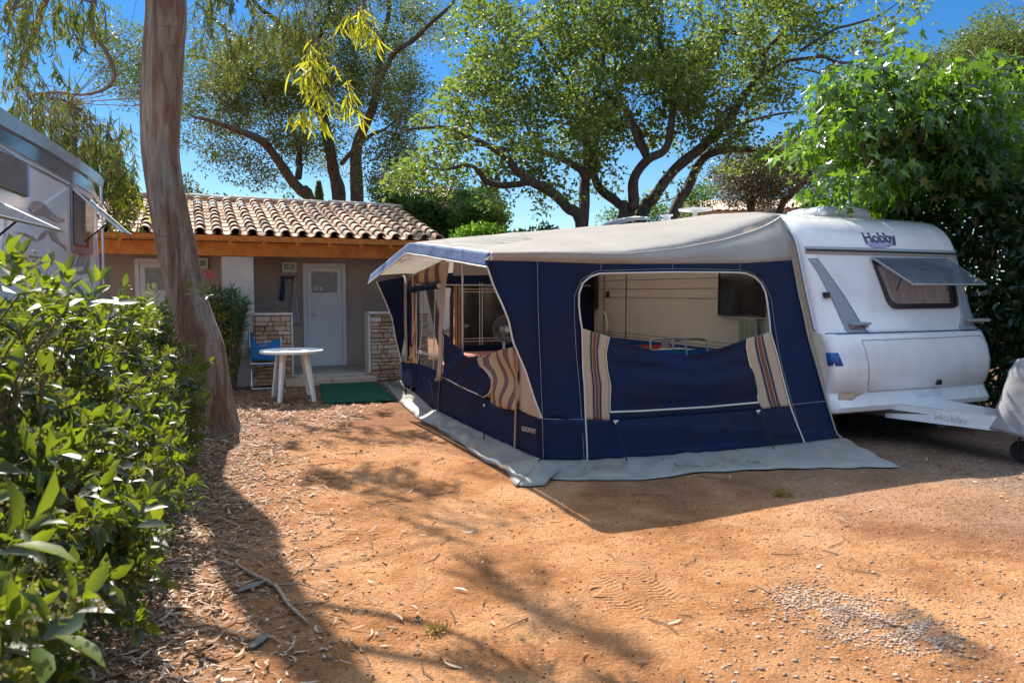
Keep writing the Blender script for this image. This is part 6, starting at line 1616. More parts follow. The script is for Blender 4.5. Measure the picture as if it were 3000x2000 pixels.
for _ in range(3200):
    u = rng.random(); v = rng.random() ** 0.8
    x = 2.95 + 0.9 * rng.random() + 0.25 * math.sin(u * 9); y = -3.0 + 9.0 * u; z = 0.1 + 2.75 * v
    if z > 2.45 and rng.random() < 0.5: continue
    C.append(tuple(F.M @ Vector((x + (0.25 if z < 1.2 else 0), y, z))))
simple_bush('hedge', 'tall dark leafy hedge along the far side of the caravan', C, 0.24, 17, 0.115, 'oval', 'leaf_dark', 'hedge', up=0.7, droop=0.3, wfac=0.5)

# ------------------------------------------------------------------ clipped bush and oleander by the chair
cb = ground(655, 1152); C = []
for _ in range(330):
    x = rng.uniform(-1, 1); y = rng.uniform(-1, 1); z = rng.random()
    if max(abs(x), abs(y)) < 0.55 and z < 0.85: continue
    C.append((cb.x - 0.20 + x * 0.22, cb.y + 0.45 + y * 0.30, 0.22 + z * 1.20))
simple_bush('clipped_bush', 'clipped yellow green bush between the big trunk and the blue chair', C, 0.09, 26, 0.052, 'oval', 'leaf_clip', wfac=0.42)
oc = at(650, 860, 12.15)
t = thing('oleander', 'oleander with long leaves and a pink flower behind the clipped bush', 'shrub', Matrix.Translation((oc.x, oc.y, 0)))
m = MB(); P = []; Dd = []; 
for i in range(34):
    a = rng.random() * 2 * PI; r_ = 0.42 * math.sqrt(rng.random()); h_ = 1.45 + 0.25 * rng.random() - 0.2 * r_
    b = Vector((oc.x + 0.3 * r_ * math.cos(a), oc.y + 0.3 * r_ * math.sin(a), 0)); e = Vector((oc.x + r_ * math.cos(a), oc.y + r_ * math.sin(a) * 0.6, h_))
    m.tube([b, b.lerp(e, 0.5), e], [0.012, 0.009, 0.004], 5, cap=False)
    for k in range(26):
        f_ = rng.random() ** 0.6; p = b.lerp(e, 0.45 + 0.55 * f_); P.append(tuple(p)); d = rng.normal(size=3); d[2] = abs(d[2]) * 0.8 + 0.5; Dd.append(d)
m.build('stems', MT['bark_twig'], t)
k = len(P); leaves_mesh('foliage', P, Dd, rand_dirs(k), 0.15 * rng.uniform(.7, 1.2, k), 0.026, 'oval', MT['leaf_olean'], t)
fp = at(614, 806, 12.0); n_ = 60; P = np.array([[fp.x, fp.y, fp.z]]) + rng.normal(size=(n_, 3)) * np.array([0.05, 0.05, 0.035])
leaves_mesh('flower', P, rand_dirs(n_), rand_dirs(n_), 0.035, 0.028, 'oval', MT['petal'], t)
mm_ = MB(); mm_.tube([(oc.x - 0.12, oc.y, 1.3), (fp.x, fp.y, fp.z - 0.02)], 0.005, 5); mm_.build('flower_stem', MT['bark_twig'], t)

# ------------------------------------------------------------------ hedge at left foreground
t = thing('hedge', 'glossy leaved flowering hedge in the left foreground, sunlit from behind', 'hedge', Matrix.Translation((-3.0, 4.6, 0)))
def hedge_x(y):   # right hand face of the hedge at ground level
    return -0.70 - 0.350 * y + 0.05 * math.sin(y * 2.1) + 0.04 * math.sin(y * 5.3)
C = []; Nrm = []
def hedge_top(y): return 1.40 + 0.05 * math.sin(y * 1.7 + 1) + 0.04 * math.sin(y * 4.1) + 0.13 * max(0, 3.0 - y)
while len(C) < 1350:
    y = rng.uniform(1.15, 7.6); z = rng.uniform(0.05, 1.0) ** 0.9; tz = hedge_top(y)
    face = rng.random()
    bul = 0.16 * math.sin(PI * min(1, z * 1.05)) - 0.28 * z ** 3 + 0.20 * mnoise.noise(Vector((y * 1.9, z * 3.2, 5.0)))
    if face < 0.58:   # right face shell
        x = hedge_x(y) + bul - rng.random() * 0.24 + (0.16 * rng.random() if rng.random() < .12 else 0); C.append((x, y, z * tz)); Nrm.append((0.9, -0.3, 0.2))
    elif face < 0.86: # top
        x = hedge_x(y) - 0.15 - rng.random() * 0.75; C.append((x, y, tz * (0.91 + 0.07 * rng.random() + 0.10 * mnoise.noise(Vector((y * 2.4, x * 2.4, 1.0))) + (0.09 * rng.random() if rng.random() < .15 else 0)))); Nrm.append((0.1, 0, 1))
    else:
        x = hedge_x(y) - 0.2 - rng.random() * 0.6; C.append((x, y, z * tz * 0.9)); Nrm.append((0, 0, 0.5))
C = np.array(C); Nrm = np.array(Nrm)
keep = (C[:, 1] - 1.6) > -0.35; C = C[keep]; Nrm = Nrm[keep]
m = MB()
for y in np.arange(1.4, 8.0, 0.22):
    for k in range(3):
        b = Vector((hedge_x(y) - 0.25 - 0.3 * rng.random(), y + rng.uniform(-.1, .1), 0.0))
        e = Vector((hedge_x(y) - 0.05 - 0.6 * rng.random(), y + rng.uniform(-.3, .3), hedge_top(y) * rng.uniform(0.7, 0.95)))
        m.tube([b, b.lerp(e, .35) + Vector(rng.normal(size=3)) * .05, b.lerp(e, .7) + Vector(rng.normal(size=3)) * .05, e], [.018, .014, .009, .004], 6, cap=False, smooth=3)
        for q_ in range(3):
            s_ = b.lerp(e, rng.uniform(.3, .9)); o_ = s_ + Vector((rng.uniform(-.1, .35), rng.uniform(-.2, .2), rng.uniform(.05, .3))); m.tube([s_, o_], [.007, .003], 4, cap=False)
# a few long shoots stick out into the sun
for (px, py, dd) in ((500, 1420, 4.9), (535, 1455, 4.8), (470, 1460, 4.9), (560, 1490, 4.7), (510, 1500, 4.7), (600, 880, 7.2), (560, 860, 7.3), (120, 900, 2.3), (60, 860, 2.2), (200, 900, 2.5), (20, 870, 2.1), (150, 950, 2.4), (250, 900, 2.9), (330, 900, 3.6)):
    q_ = at(px, py, dd); C = np.vstack([C, [[q_.x, q_.y, q_.z]]]); Nrm = np.vstack([Nrm, [[0.4, -0.2, 0.8]]])
    b = Vector((hedge_x(dd) - 0.12, q_.y + .05, q_.z - 0.35)); m_ = MB(); m.tube([b, b.lerp(q_, .5) + Vector((0, 0, .04)), q_], [.004, .0035, .002], 5, cap=False, smooth=3)
m.build('stems', MT['bark_twig'], t)
# shoots: each a short twig with opposite leaf pairs
n = len(C); K = 10
ax = unit(Nrm * 0.9 + rand_dirs(n) * 0.55 + np.array([0, 0, 0.45]))
idx = np.repeat(np.arange(n), K); kk = np.tile(np.arange(K), n)
sidev = unit(np.cross(ax, rand_dirs(n))); side2 = np.cross(ax, sidev)
ang_ = (kk % 2) * PI + (kk // 2) * (PI / 2) + rng.uniform(-.5, .5, len(kk))
rad = sidev[idx] * np.cos(ang_)[:, None] + side2[idx] * np.sin(ang_)[:, None]
P = C[idx] + ax[idx] * (kk // 2)[:, None] * 0.028 + rad * 0.008
Dd = unit(rad * (1.05 - 0.12 * (kk // 2)[:, None]) + ax[idx] * (0.25 + 0.20 * (kk // 2)[:, None]))
Nn = unit(ax[idx] * 1.0 - rad * 0.4 + rand_dirs(len(idx)) * 0.15)
Ls = rng.uniform(0.05, 0.105, len(idx)) * (1.15 - 0.08 * (kk // 2))
big = np.where(C[idx][:, 1] < 3.2, 1.12, 1.0)
leaves_mesh('foliage', P, Dd, Nn, Ls * big, Ls * big * 0.46, 'oval', MT['leaf_hedge'], t, curl=rng.uniform(0.4, 2.0, len(idx)))
sel = rng.random(n) < 0.5; Cb = C[sel] + ax[sel] * 0.10; nb = len(Cb); idx = np.repeat(np.arange(nb), 60)
off = rng.normal(size=(len(idx), 3)) * np.array([.032, .032, .018])
leaves_mesh('seed_heads', Cb[idx] + off, rand_dirs(len(idx), .6), rand_dirs(len(idx)), 0.014, 0.010, 'diamond', MT['leaf_hedge_bud'], t)

# ------------------------------------------------------------------ eucalyptus
t = thing('eucalyptus', 'tall curved eucalyptus with peeling grey pink bark and drooping leaves', 'tree', Matrix.Translation((-3.36, 8.6, 0)))
DE = 8.6
path = [(638, 1285, .31), (636, 1262, .25), (633, 1240, .222), (627, 1193, .212), (612, 1100, .218), (597, 1023, .225), (555, 900, .215), (533, 800, .207), (512, 700, .213), (488, 574, .200), (472, 470, .198), (469, 400, .205), (472, 300, .220), (480, 150, .215), (488, 0, .210)]
P = [at(a, b, DE) for a, b, r_ in path]; rs = [r_ for a, b, r_ in path]; P[0].z = -0.05
P += [Vector((-3.95, 8.62, 5.6)), Vector((-3.95, 8.65, 6.6)), Vector((-3.85, 8.65, 7.8)), Vector((-3.7, 8.8, 9.0)), Vector((-3.6, 9.0, 10.4))]; rs += [.19, .17, .13, .09, .05]
Pc, rc = catmull(P, rs, 8)
m = MB(); vs = []; fs = []; seg = 40
for i, (p, r_) in enumerate(zip(Pc, rc)):
    tdir = (Pc[min(i + 1, len(Pc) - 1)] - Pc[max(i - 1, 0)]).normalized(); a = tdir.cross(Vector((0, 1, 0))).normalized(); b = tdir.cross(a)
    for k in range(seg):
        an = 2 * PI * k / seg; q_ = Vector((math.cos(an) * 1.4, math.sin(an) * 1.4, p.z * 0.35))
        rr_ = r_ * (1 + 0.06 * mnoise.noise(q_ * 1.3) + 0.035 * mnoise.noise(Vector((math.cos(an) * 5, math.sin(an) * 5, p.z * 0.8))))
        if p.z < 0.6: rr_ *= 1 + (0.6 - p.z) * 0.22 * max(0, math.sin(an * 4 + 0.7)) + (0.6 - p.z) * 0.07 * math.sin(an * 13 + p.z * 3)
        vs.append(p + (a * math.cos(an) + b * math.sin(an)) * rr_)
for i in range(len(Pc) - 1):
    for k in range(seg): fs.append([i * seg + k, i * seg + (k + 1) % seg, (i + 1) * seg + (k + 1) % seg, (i + 1) * seg + k])
m.add(vs, fs); m.build('trunk', MT['bark_euc'], t, smooth=True); m = MB()
skel = [(p, r_) for p, r_ in zip(Pc, rc) if p.z > 5.3]
def V3(px, py, d): return at(px, py, d)
ebr = [([Vector((-3.96, 8.6, 5.4)), V3(280, -60, 8.0), V3(275, 0, 7.8), V3(270, 90, 7.7), V3(310, 150, 7.7), V3(335, 220, 7.8), V3(310, 260, 8.0), V3(240, 278, 8.2), V3(160, 270, 8.4), V3(80, 280, 8.6)], [.06, .035, .03, .026, .022, .02, .017, .014, .011, .006]),
       ([Vector((-3.9, 8.65, 7.2)), V3(300, -350, 8), V3(120, -160, 7.5), V3(60, -30, 7.3), V3(30, 60, 7.2)], [.06, .05, .035, .02, .01]),
       ([Vector((-3.95, 8.6, 6.2)), V3(700, -200, 7.4), V3(850, -60, 6.4), V3(915, 60, 5.7), V3(930, 180, 5.5)], [.04, .025, .015, .006, .003]),
       ([Vector((-3.9, 8.6, 6.8)), V3(800, -400, 7.2), V3(1020, -180, 6), V3(1060, -20, 5.6), V3(1065, 30, 5.6)], [.04, .025, .015, .006, .004]),
       ([Vector((-3.8, 8.7, 8.2)), Vector((-2.9, 9.3, 8.6)), Vector((-1.8, 10.0, 8.2))], [.012, .01, .008]),
       ([Vector((-3.95, 8.6, 5.9)), Vector((-3.3, 9.6, 6.4)), Vector((-2.4, 10.6, 6.6)), Vector((-1.6, 11.4, 6.4))], [.012, .010, .008, .006]),
       ([Vector((-3.9, 8.6, 7.4)), Vector((-3.0, 8.6, 7.9)), Vector((-1.9, 8.6, 8.0)), Vector((-.7, 8.6, 7.8))], [.012, .010, .008, .006]),
       ([Vector((-3.96, 8.6, 5.2)), V3(200, -100, 9), V3(100, 100, 9.8), V3(60, 250, 10.2), V3(200, 300, 10.4)], [.07, .05, .035, .02, .008])]
for pp, rr_ in ebr:
    q_, r2 = catmull(pp, rr_, 6); m.tube(q_, r2, 7); skel += list(zip(q_, r2))
# peeling strips of bark
spray_pts = []
def hang(x, y, z, length, n, Llen, Lw, out, spread=0.10):
    """a drooping twig with long hanging leaves"""
    top = Vector((x, y, z)); pts = [top]
    dx, dy = rng.normal(size=2) * spread
    for i in range(1, 6): pts.append(top + Vector((dx * i / 5, dy * i / 5, -length * i / 5)))
    m.tube(pts, [.004, .0035, .003, .0025, .002, .0015], 4, cap=False)
    for k in range(n):
        f_ = rng.random() ** 0.8; j = min(int(f_ * 5), 4); p = pts[j].lerp(pts[j + 1], f_ * 5 - j)
        d = np.array([rng.normal() * .45, rng.normal() * .45, -1.0 + rng.uniform(0, .5)])
        out.append((p.x, p.y, p.z, *d, Llen * rng.uniform(.7, 1.25), Lw))
Lo = []; Ly = []
def spray_blob(px, py, rx, ry, d, n, L, nl, out, Ll=.13, Lw=.018, dr=.6):
    for _ in range(n):
        a = rng.random() * 2 * PI; r_ = math.sqrt(rng.random()); q_ = at(px + rx * r_ * math.cos(a), py + ry * r_ * math.sin(a), d + rng.uniform(-dr, dr))
        spray_pts.append(q_); hang(q_.x, q_.y, q_.z, L * rng.uniform(.6, 1.3), nl, Ll, Lw, out)
spray_blob(80, -20, 110, 60, 7.4, 22, .45, 26, Lo, .11, .016); spray_blob(60, 100, 70, 70, 7.4, 12, .35, 20, Lo, .10, .016); spray_blob(250, -10, 70, 50, 7.6, 10, .3, 22, Lo, .11, .016); spray_blob(130, 230, 110, 60, 8.3, 20, .30, 18, Lo, .10, .015); spray_blob(200, 20, 50, 60, 7.6, 6, .3, 20, Lo, .11, .016)
spray_blob(130, 310, 110, 40, 10.2, 55, .6, 26, Lo, .13, .020, 1.0); spray_blob(280, 370, 110, 60, 10.2, 60, .7, 26, Lo, .13, .020, 1.0); spray_blob(330, 480, 70, 60, 10.2, 34, .55, 26, Lo, .14, .020, .8); spray_blob(200, 440, 90, 60, 10.2, 34, .6, 24, Lo, .13, .020, .8)
spray_blob(365, 520, 22, 20, 9.6, 5, .5, 26, Ly, .15, .022, .2)
spray_blob(1050, 10, 40, 20, 5.6, 6, .25, 12, Ly, .15, .0125, .15); spray_blob(925, 110, 30, 40, 5.5, 5, .28, 11, Ly, .15, .0125, .15); spray_blob(900, 190, 18, 30, 5.4, 4, .30, 11, Ly, .15, .0125, .1); spray_blob(905, 300, 22, 20, 5.4, 4, .12, 12, Ly, .13, .0125, .1); spray_blob(1015, 245, 14, 30, 5.4, 3, .28, 10, Ly, .15, .012, .1); spray_blob(960, 190, 35, 20, 5.5, 4, .12, 9, Ly, .13, .012, .1)
m.tube([at(930, 120, 5.5), at(900, 200, 5.45), at(905, 280, 5.4)], [.004, .003, .002], 4); m.tube([at(930, 140, 5.5), at(980, 190, 5.45), at(1012, 240, 5.4)], [.004, .003, .002], 4)
# unseen upper crown: it is what dapples the dirt
def shadow_spray(px, py, r_, h_, n, L=.5):
    g = ground(px, py)
    for _ in range(n):
        a = rng.random() * 2 * PI; q_ = math.sqrt(rng.random()) * r_; hh = h_ + rng.uniform(-.3, .3)
        x = g.x + q_ * math.cos(a) + SUNK[0] * hh; y = g.y + q_ * math.sin(a) + SUNK[1] * hh
        p = Vector((x, y, hh)); 
        spray_pts.append(p); hang(x, y, hh, L, 26, .14, .02, Lo, .15)
for (px, py, r_, h_, n) in ((1000, 1270, .36, 6.2, 16), (1180, 1290, .42, 6.2, 22), (1330, 1290, .3, 6.2, 8), (900, 1320, .3, 6.2, 9), (1120, 1420, .36, 6.3, 30), (1280, 1470, .22, 6.4, 12), (980, 1420, .28, 6.2, 14), (820, 1240, .3, 6.2, 6), (1080, 1220, .3, 6.2, 8), (870, 1190, .3, 6.2, 6),
                            (1370, 1590, .07, 7.4, 2), (1440, 1680, .09, 7.4, 2), (1520, 1750, .10, 7.4, 3), (1620, 1800, .11, 7.5, 3), (1700, 1860, .09, 7.5, 3), (1780, 1900, .10, 7.6, 3), (1860, 1960, .12, 7.6, 4), (1640, 1720, .07, 7.4, 1),
                            (2930, 1960, .15, 8.0, 6)):
    shadow_spray(px, py, r_, h_, n)
sp_ = np.array([[*p] for p in spray_pts]); rng.shuffle(sp_)
twigs_to(sp_, skel, 0.008, m, 220)
m.build('branches', MT['bark_twig'], t, smooth=True)
A = np.array(Lo); k = len(A); leaves_mesh('crown', A[:, :3], A[:, 3:6], rand_dirs(k), A[:, 6], A[:, 7], 'long', MT['leaf_euc'], t, curl=rng.uniform(-2, 2.5, k))
A = np.array(Ly); k = len(A); tag(leaves_mesh('young_leaves', A[:, :3], A[:, 3:6], unit(rand_dirs(k) + np.array([0, -1.2, 0])), A[:, 6], A[:, 7], 'long', MT['leaf_eucy'], t, curl=rng.uniform(-2, 2.5, k)), 'bright yellow green hanging young leaves')

# ------------------------------------------------------------------ far houses and gazebo top
def house(x0, x1, y0, y1, zw, zr, label, wins):
    cx, cy = (x0 + x1) / 2, (y0 + y1) / 2
    t = thing('house', label, 'house', Matrix.Translation((cx, cy, 0)))
    m = MB(); m.box(x0, x1, y0, y1, 0, zw); w_ = m.build('wall', MT['stucco'], t)
    m = MB(); e = 0.35
    nrow = 60
    def rp(u, v):
        x = x0 - e + (x1 - x0 + 2 * e) * u; y = y0 - e + (cy - y0 + e) * v
        return Vector((x, y, zw - 0.02 + (zr - zw) * v + 0.05 * abs(math.sin(u * PI * (x1 - x0) / 0.28))))
    m.grid(rp, int((x1 - x0) / 0.07), 6)
    m.grid(lambda u, v: Vector((x0 - e + (x1 - x0 + 2 * e) * u, y1 + e - (y1 - cy + e) * v, zw - 0.02 + (zr - zw) * v)), 6, 2)
    m.add([(x0 - 0.002, y0, zw), (x0 - 0.002, y1, zw), (x0 - 0.002, cy, zr - 0.1), (x1 + 0.002, y0, zw), (x1 + 0.002, y1, zw), (x1 + 0.002, cy, zr - 0.1)], [[0, 1, 2], [3, 4, 5]])
    m.build('roof', MT['tile'], t, solid=0.04)
    for (wx_, wz) in wins:
        m = MB(); m.box(wx_ - 0.5, wx_ + 0.5, y0 - 0.03, y0 - 0.002, wz - 0.6, wz + 0.6, bev=0.01); f_ = m.build('window', MT['pvc_white'], t)
        m = MB(); m.box(wx_ - 0.42, wx_ + 0.42, y0 - 0.04, y0 - 0.031, wz - 0.52, wz + 0.52); m.build('pane', MT['dark_glass'], f_)
a = at(1140, 640, 30); b = at(1290, 640, 30)
zt_ = at(1200, 590, 30).z
house(a.x, b.x, 30, 37, zt_, zt_ + 1.0, 'beige house with red tiled roof hidden behind the bushy tree', [(b.x - 1.0, zt_ - 1.5)])
a = at(2040, 640, 34); b = at(2200, 640, 34)
house(a.x, b.x, 34, 40, at(2100, 618, 34).z, at(2100, 590, 34).z + 0.4, 'pinkish house roof showing low behind the spreading oak trunks', [(a.x + 1.2, 3.0)])
a = at(2290, 640, 36); b = at(2460, 640, 36)
house(a.x, b.x, 36, 42, at(2100, 612, 36).z, at(2100, 588, 36).z + 0.4, 'beige house under red tiles between the bronzed tree and the caravan rooflight', [(a.x + 1.2, 3.6), (a.x + 0.2 + 2.6, 3.6)])
gp = at(1632, 660, 15.5); gl = at(1598, 690, 15.5)
t = thing('gazebo', 'small grey peaked gazebo top showing over the awning roof', 'gazebo', Matrix.Translation((gp.x, gp.y, 0)))
m = MB(); r_ = 1.1; zt_ = gp.z
for k in range(4):
    a0 = PI / 4 + k * PI / 2; a1 = a0 + PI / 2
    A0_, A1_ = Vector((gp.x + r_ * math.cos(a0), gp.y + r_ * math.sin(a0), zt_ - 0.9)), Vector((gp.x + r_ * math.cos(a1), gp.y + r_ * math.sin(a1), zt_ - 0.9))
    m.grid(lambda u, v: A0_.lerp(A1_, u).lerp(Vector((gp.x, gp.y, zt_)), v) - Vector((0, 0, 0.10 * math.sin(PI * v))), 6, 8)
m.build('canopy', MT['cover_grey'], t, smooth=True, solid=0.006)
for k in range(4):
    a0 = PI / 4 + k * PI / 2; m = MB(); m.tube([(gp.x + r_ * math.cos(a0), gp.y + r_ * math.sin(a0), 0), (gp.x + r_ * math.cos(a0), gp.y + r_ * math.sin(a0), zt_ - 0.9)], 0.02, 6); m.build('post', MT['steel_dark'], t)

# ------------------------------------------------------------------ litter on the ground
MT['litter'] = leafmat('dry_leaf_litter', [(0.14, 0.075, 0.04), (0.27, 0.155, 0.09), (0.40, 0.26, 0.17), (0.56, 0.45, 0.35)], (0.4, 0.25, 0.1), 0.15, 0.7, 0.3)
MT['pebble'] = leafmat('pale_pebbles', [(0.24, 0.145, 0.095), (0.34, 0.23, 0.16), (0.45, 0.34, 0.26)], (0, 0, 0), 0.0, 0.85, 0.3)
MT['crumb'] = leafmat('earth_crumbs', [(0.12, 0.055, 0.03), (0.34, 0.16, 0.07), (0.26, 0.16, 0.11)], (0, 0, 0), 0.0, 0.95, 0.1)
def litter(n, gen, name, label, Lr, Wf, kind, lift=0.012):
    P = np.array([gen() for _ in range(n)]); h = np.array([gh(x, y) for x, y in P])
    P3 = np.column_stack([P, h + rng.uniform(0.004, lift, n)])
    a = rng.random(n) * 2 * PI; D = np.column_stack([np.cos(a), np.sin(a), rng.uniform(-.12, .22, n)])
    Nn = unit(rand_dirs(n) * 0.30 + np.array([0, 0, 1])); Ls = rng.uniform(*Lr, n)
    o = leaves_mesh(name, P3, D, Nn, Ls, Ls * Wf * rng.uniform(.6, 1.4, n), kind, MT['litter'], None, Matrix.Translation((0, 0, 0)), curl=rng.uniform(-2.5, 2.5, n))
    return tag(o, label, 'leaf litter', kind='stuff')
def g_left():
    while True:
        y = 2.2 + 8.6 * rng.random() ** 1.15; e = -0.86 - 0.319 * y
        x = e - 0.4 + abs(rng.normal()) * (0.60 + 0.03 * y)
        if x < e + 2.1 and mnoise.noise(Vector((x * 1.4, y * 1.4, 3))) > -0.22 - (0.3 if x < e + 0.7 else 0): return (x, y)
litter(6800, g_left, 'leaf_litter', 'pale curled dry leaves strewn beside the hedge and round the trunk', (.03, .11), .15, 'long', 0.022)
litter(8000, g_left, 'bark_chips', 'brown bark chips and leaf scraps under the hedge', (.015, .06), .35, 'diamond', 0.014)
def g_all():
    return (rng.uniform(-2.5, 5.5), 2.2 + 6.5 * rng.random() ** 1.3)
litter(330, g_all, 'dry_leaves', 'few single dry leaves lying over the open dirt', (.04, .10), .16, 'long', 0.010)
def g_table(): return (rng.uniform(-5.0, -1.9), rng.uniform(8.8, 12.6))
litter(4200, g_table, 'dry_leaves', 'dry leaf mulch under the round table and chair', (.03, .10), .2, 'long', 0.016)
def g_any2(): return (rng.uniform(-2.2, 6.0), 2.2 + 7.5 * rng.random() ** 1.1)
litter(3200, g_any2, 'bark_chips', 'tiny dark scraps of bark and twig speckling the dirt', (.008, .03), .28, 'diamond', 0.008)
def g_right():
    p = F.M @ Vector((rng.uniform(0.0, 5.0), rng.uniform(-2.0, 2.0), 0)); return (p.x, p.y)
litter(1300, g_right, 'bark_chips', 'dark bark chips in the shade under the caravan front', (.02, .06), .4, 'diamond', 0.012)
def stones(n, gen, name, label, sz, mat, flat=.6, cat='pebbles'):
    ico = bmesh.new(); bmesh.ops.create_icosphere(ico, subdivisions=1, radius=1.0); ico.verts.index_update()
    T = np.array([v.co[:] for v in ico.verts]); Fc = np.array([[v.index for v in f.verts] for f in ico.faces], dtype=np.int32); ico.free()
    P = np.array([gen() for _ in range(n)]); h = np.array([gh(x, y) for x, y in P]); s_ = rng.uniform(0, 1, n) ** 1.8 * (sz[1] - sz[0]) + sz[0]
    a = rng.random(n) * 2 * PI; c_, q_ = np.cos(a), np.sin(a)
    V = T[None] * (1 + rng.normal(size=(n, len(T), 1)) * .13); V = V * (s_[:, None, None] * np.stack([np.ones(n), rng.uniform(.55, .95, n), flat * rng.uniform(.6, 1, n)], 1)[:, None, :])
    X = V[..., 0] * c_[:, None] - V[..., 1] * q_[:, None]; Y = V[..., 0] * q_[:, None] + V[..., 1] * c_[:, None]
    V = np.stack([X + P[:, 0:1], Y + P[:, 1:2], V[..., 2] + (h + s_ * flat * .35)[:, None]], -1).reshape(-1, 3)
    Fa = (Fc[None] + (np.arange(n) * len(T))[:, None, None]).reshape(-1, 3).astype(np.int32)
    me = bpy.data.meshes.new(name); me.vertices.add(len(V)); me.vertices.foreach_set('co', V.astype(np.float32).ravel()); me.loops.add(Fa.size); me.loops.foreach_set('vertex_index', Fa.ravel())
    me.polygons.add(len(Fa)); me.polygons.foreach_set('loop_start', np.arange(0, Fa.size, 3, dtype=np.int32)); me.polygons.foreach_set('use_smooth', np.ones(len(Fa), dtype=bool)); me.update(calc_edges=True)
    return tag(link_mesh(name, me, mat), label, cat, kind='stuff')
def g_grav():
    while True:
        t_ = rng.random(); px = 2290 + 480 * t_ + rng.normal() * 45; py = 1745 + 130 * t_ + rng.normal() * (20 + 26 * math.sin(PI * t_))
        if mnoise.noise(Vector((px * .012, py * .03, 0))) > -.25: g = ground(px, py); return (g.x, g.y)
stones(2200, g_grav, 'gravel_patch', 'patch of pale rounded gravel on the dirt at lower right', (.005, .0135), MT['pebble'])
def g_grav2(): g = ground(rng.uniform(2050, 3000), 1600 + 400 * rng.random() ** .7); return (g.x, g.y)
stones(420, g_grav2, 'pebbles', 'scattered pale pebbles round the gravel patch', (.005, .016), MT['pebble'])
def g_any(): return (rng.uniform(-2.2, 6.0), 2.2 + 6.5 * rng.random() ** 1.2)
stones(900, g_any, 'pebbles', 'tiny pebbles scattered thinly over the whole pitch', (.003, .012), MT['pebble'])
stones(9000, g_any, 'earth_crumbs', 'crumbs of orange earth over the whole pitch', (.003, .010), MT['crumb'], .7, 'soil')
stones(700, g_left, 'pebbles', 'small brown stones among the leaf litter', (.006, .028), MT['crumb'], .7)
# twigs as one scatter, and the stick that stands out
m = MB()
for _ in range(380):
    x, y = g_left() if rng.random() < .6 else g_any(); a = rng.random() * 2 * PI; l = rng.uniform(.06, .28); z = gh(x, y) + .008
    b = Vector((x, y, z)); d = Vector((math.cos(a), math.sin(a), 0)) * l; k = Vector((-d.y, d.x, 0)) * rng.uniform(-.15, .15)
    m.tube([b, b + d * .5 + k, b + d], [.0035, .0028, .0015], 4)
tag(m.build('twigs', MT['bark_twig'], None, Matrix.Identity(4)), 'thin dry twigs scattered over the dirt', 'twigs', kind='stuff')
MT['stick'] = surf('dry_stick', (0.26, 0.17, 0.12), (0.38, 0.27, 0.20), 30, 0.9, 0.4, 60)
st = [ground(690, 1655), ground(740, 1690), ground(805, 1722), ground(845, 1780), ground(905, 1835)]
for p in st: p.z = gh(p.x, p.y) + .018
m = MB(); m.tube(st, [.006, .010, .012, .010, .005], 8, smooth=4); m.tube([st[2], ground(880, 1725) + Vector((0, 0, .03)), ground(960, 1740) + Vector((0, 0, .01))], [.006, .004, .002], 6)
tag(m.build('fallen_branch', MT['stick'], None, Matrix.Translation(st[2]), smooth=True), 'long bent brown stick lying across the shadow edge on the dirt', 'stick')
bk = [ground(700, 1640 + 20), ground(760, 1640)]
m = MB(); 
def chip(px0, py0, px1, py1, w_, lab, mat):
    a, b = ground(px0, py0), ground(px1, py1); d = (b - a); n_ = Vector((-d.y, d.x, 0)).normalized() * w_
    m = MB(); m.grid(lambda u, v: a.lerp(b, u) + n_ * (v - .5) * (0.6 + math.sin(PI * u)) + Vector((0, 0, gh(a.x, a.y) + .014 + .004 * math.sin(PI * v) + .004 * math.sin(PI * u))), 8, 4)
    tag(m.build('bark_piece', mat, None, Matrix.Translation(a), smooth=True, solid=.004), lab, 'bark piece')
MT['grey_bark'] = surf('weathered_bark', (0.20, 0.17, 0.14), (0.13, 0.105, 0.085), 22, 0.9, 0.3, 50)
chip(690, 1745, 780, 1708, .035, 'flat grey bark piece lying left of the long stick', MT['grey_bark'])
chip(735, 1905, 785, 1862, .03, 'grey bark piece near the bottom of the picture, below the long stick', MT['grey_bark'])
mo = ground(2292, 1452); m = MB(); P = np.array([[mo.x, mo.y, .02]]) + rng.normal(size=(260, 3)).clip(-1.8, 1.8) * np.array([.038, .026, .010])
MT['moss'] = leafmat('dry_yellow_tuft', [(0.35, 0.24, 0.05), (0.48, 0.36, 0.10)], (.4, .3, .1), .2)
tag(leaves_mesh('dry_tuft', P, rand_dirs(260, .5), rand_dirs(260), .04, .006, 'diamond', MT['moss'], None, Matrix.Translation(mo)), 'small yellow dry tuft lying in the awning shadow', 'tuft')
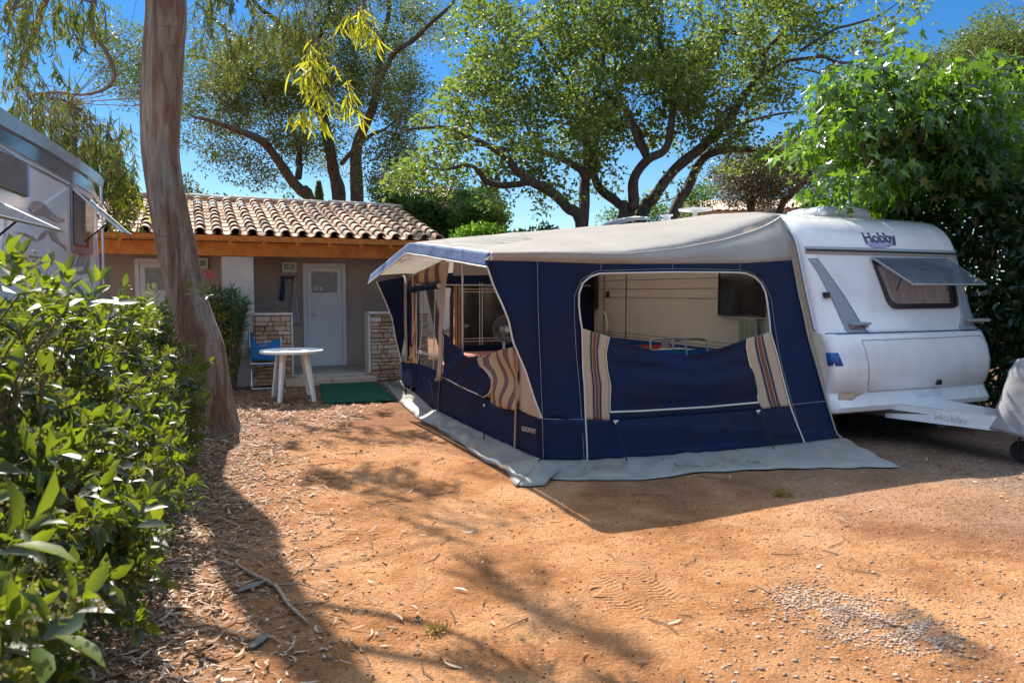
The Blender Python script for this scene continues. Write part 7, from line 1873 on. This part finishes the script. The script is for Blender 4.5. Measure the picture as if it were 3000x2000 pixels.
# tuft of dry grass and weed in the middle
for px, py, lab in ((1275, 1850, 'little dry grass tuft in the dirt near the bottom centre'),):
    g = ground(px, py); n_ = 90; P = np.column_stack([g.x + rng.normal(size=n_) * .025, g.y + rng.normal(size=n_) * .02, np.full(n_, .002)])
    tag(leaves_mesh('grass_tuft', P, rand_dirs(n_, 1.0) * np.array([1, 1, 1.0]), rand_dirs(n_), .05, .004, 'diamond', MT['moss'], None, Matrix.Translation(g)), lab, 'grass tuft')

# leaf litter caught in the channels of the tiled roof
P = []; 
for _ in range(2600):
    x = rng.uniform(-10.5, BX1 - .1); y = rng.uniform(7.3, 10.4)
    if mnoise.noise(Vector((x * .8, y * .8, 7))) < -.15 + .25 * (1 - (y - 7.3) / 3.1): continue
    k = round((x - BX1 - 0.06 + TW / 2) / TW); xc_ = BX1 + 0.06 - TW / 2 + k * TW
    P.append(tuple(F.M @ Vector((xc_ + rng.normal() * .028, y, rz(y) + .035 + abs(rng.normal()) * .02))))
k = len(P); D = rand_dirs(k) * np.array([1, 1, .3]); Ls = rng.uniform(.03, .10, k)
tag(leaves_mesh('leaf_litter', P, D, unit(rand_dirs(k) * .5 + np.array([0, 0, 1])), Ls, Ls * .18, 'long', MT['litter'], None, Matrix.Translation(P[0]), curl=rng.uniform(-2, 2, k)), 'brown leaf litter caught between the tiles of the bungalow roof', 'leaf litter', kind='stuff')
# litter on the mud flap
P = []
for i in range(70):
    px, py = (1640 + 620 * rng.random(), 0); f_ = rng.random()
    a = F.I @ ground(px, 1395 - (px - 1640) * .045 - 12 * f_, 0); P.append(tuple(F.M @ Vector((a.x, a.y, .05 + .02 * rng.random()))))
k = len(P); Ls = rng.uniform(.03, .11, k)
tag(leaves_mesh('dry_leaves', P, rand_dirs(k) * np.array([1, 1, .15]), unit(rand_dirs(k) * .3 + np.array([0, 0, 1])), Ls, Ls * .14, 'long', MT['litter'], None, Matrix.Translation(P[0])), 'dry leaves and bits of bark lying on the grey mud flap', 'leaf litter', kind='stuff')
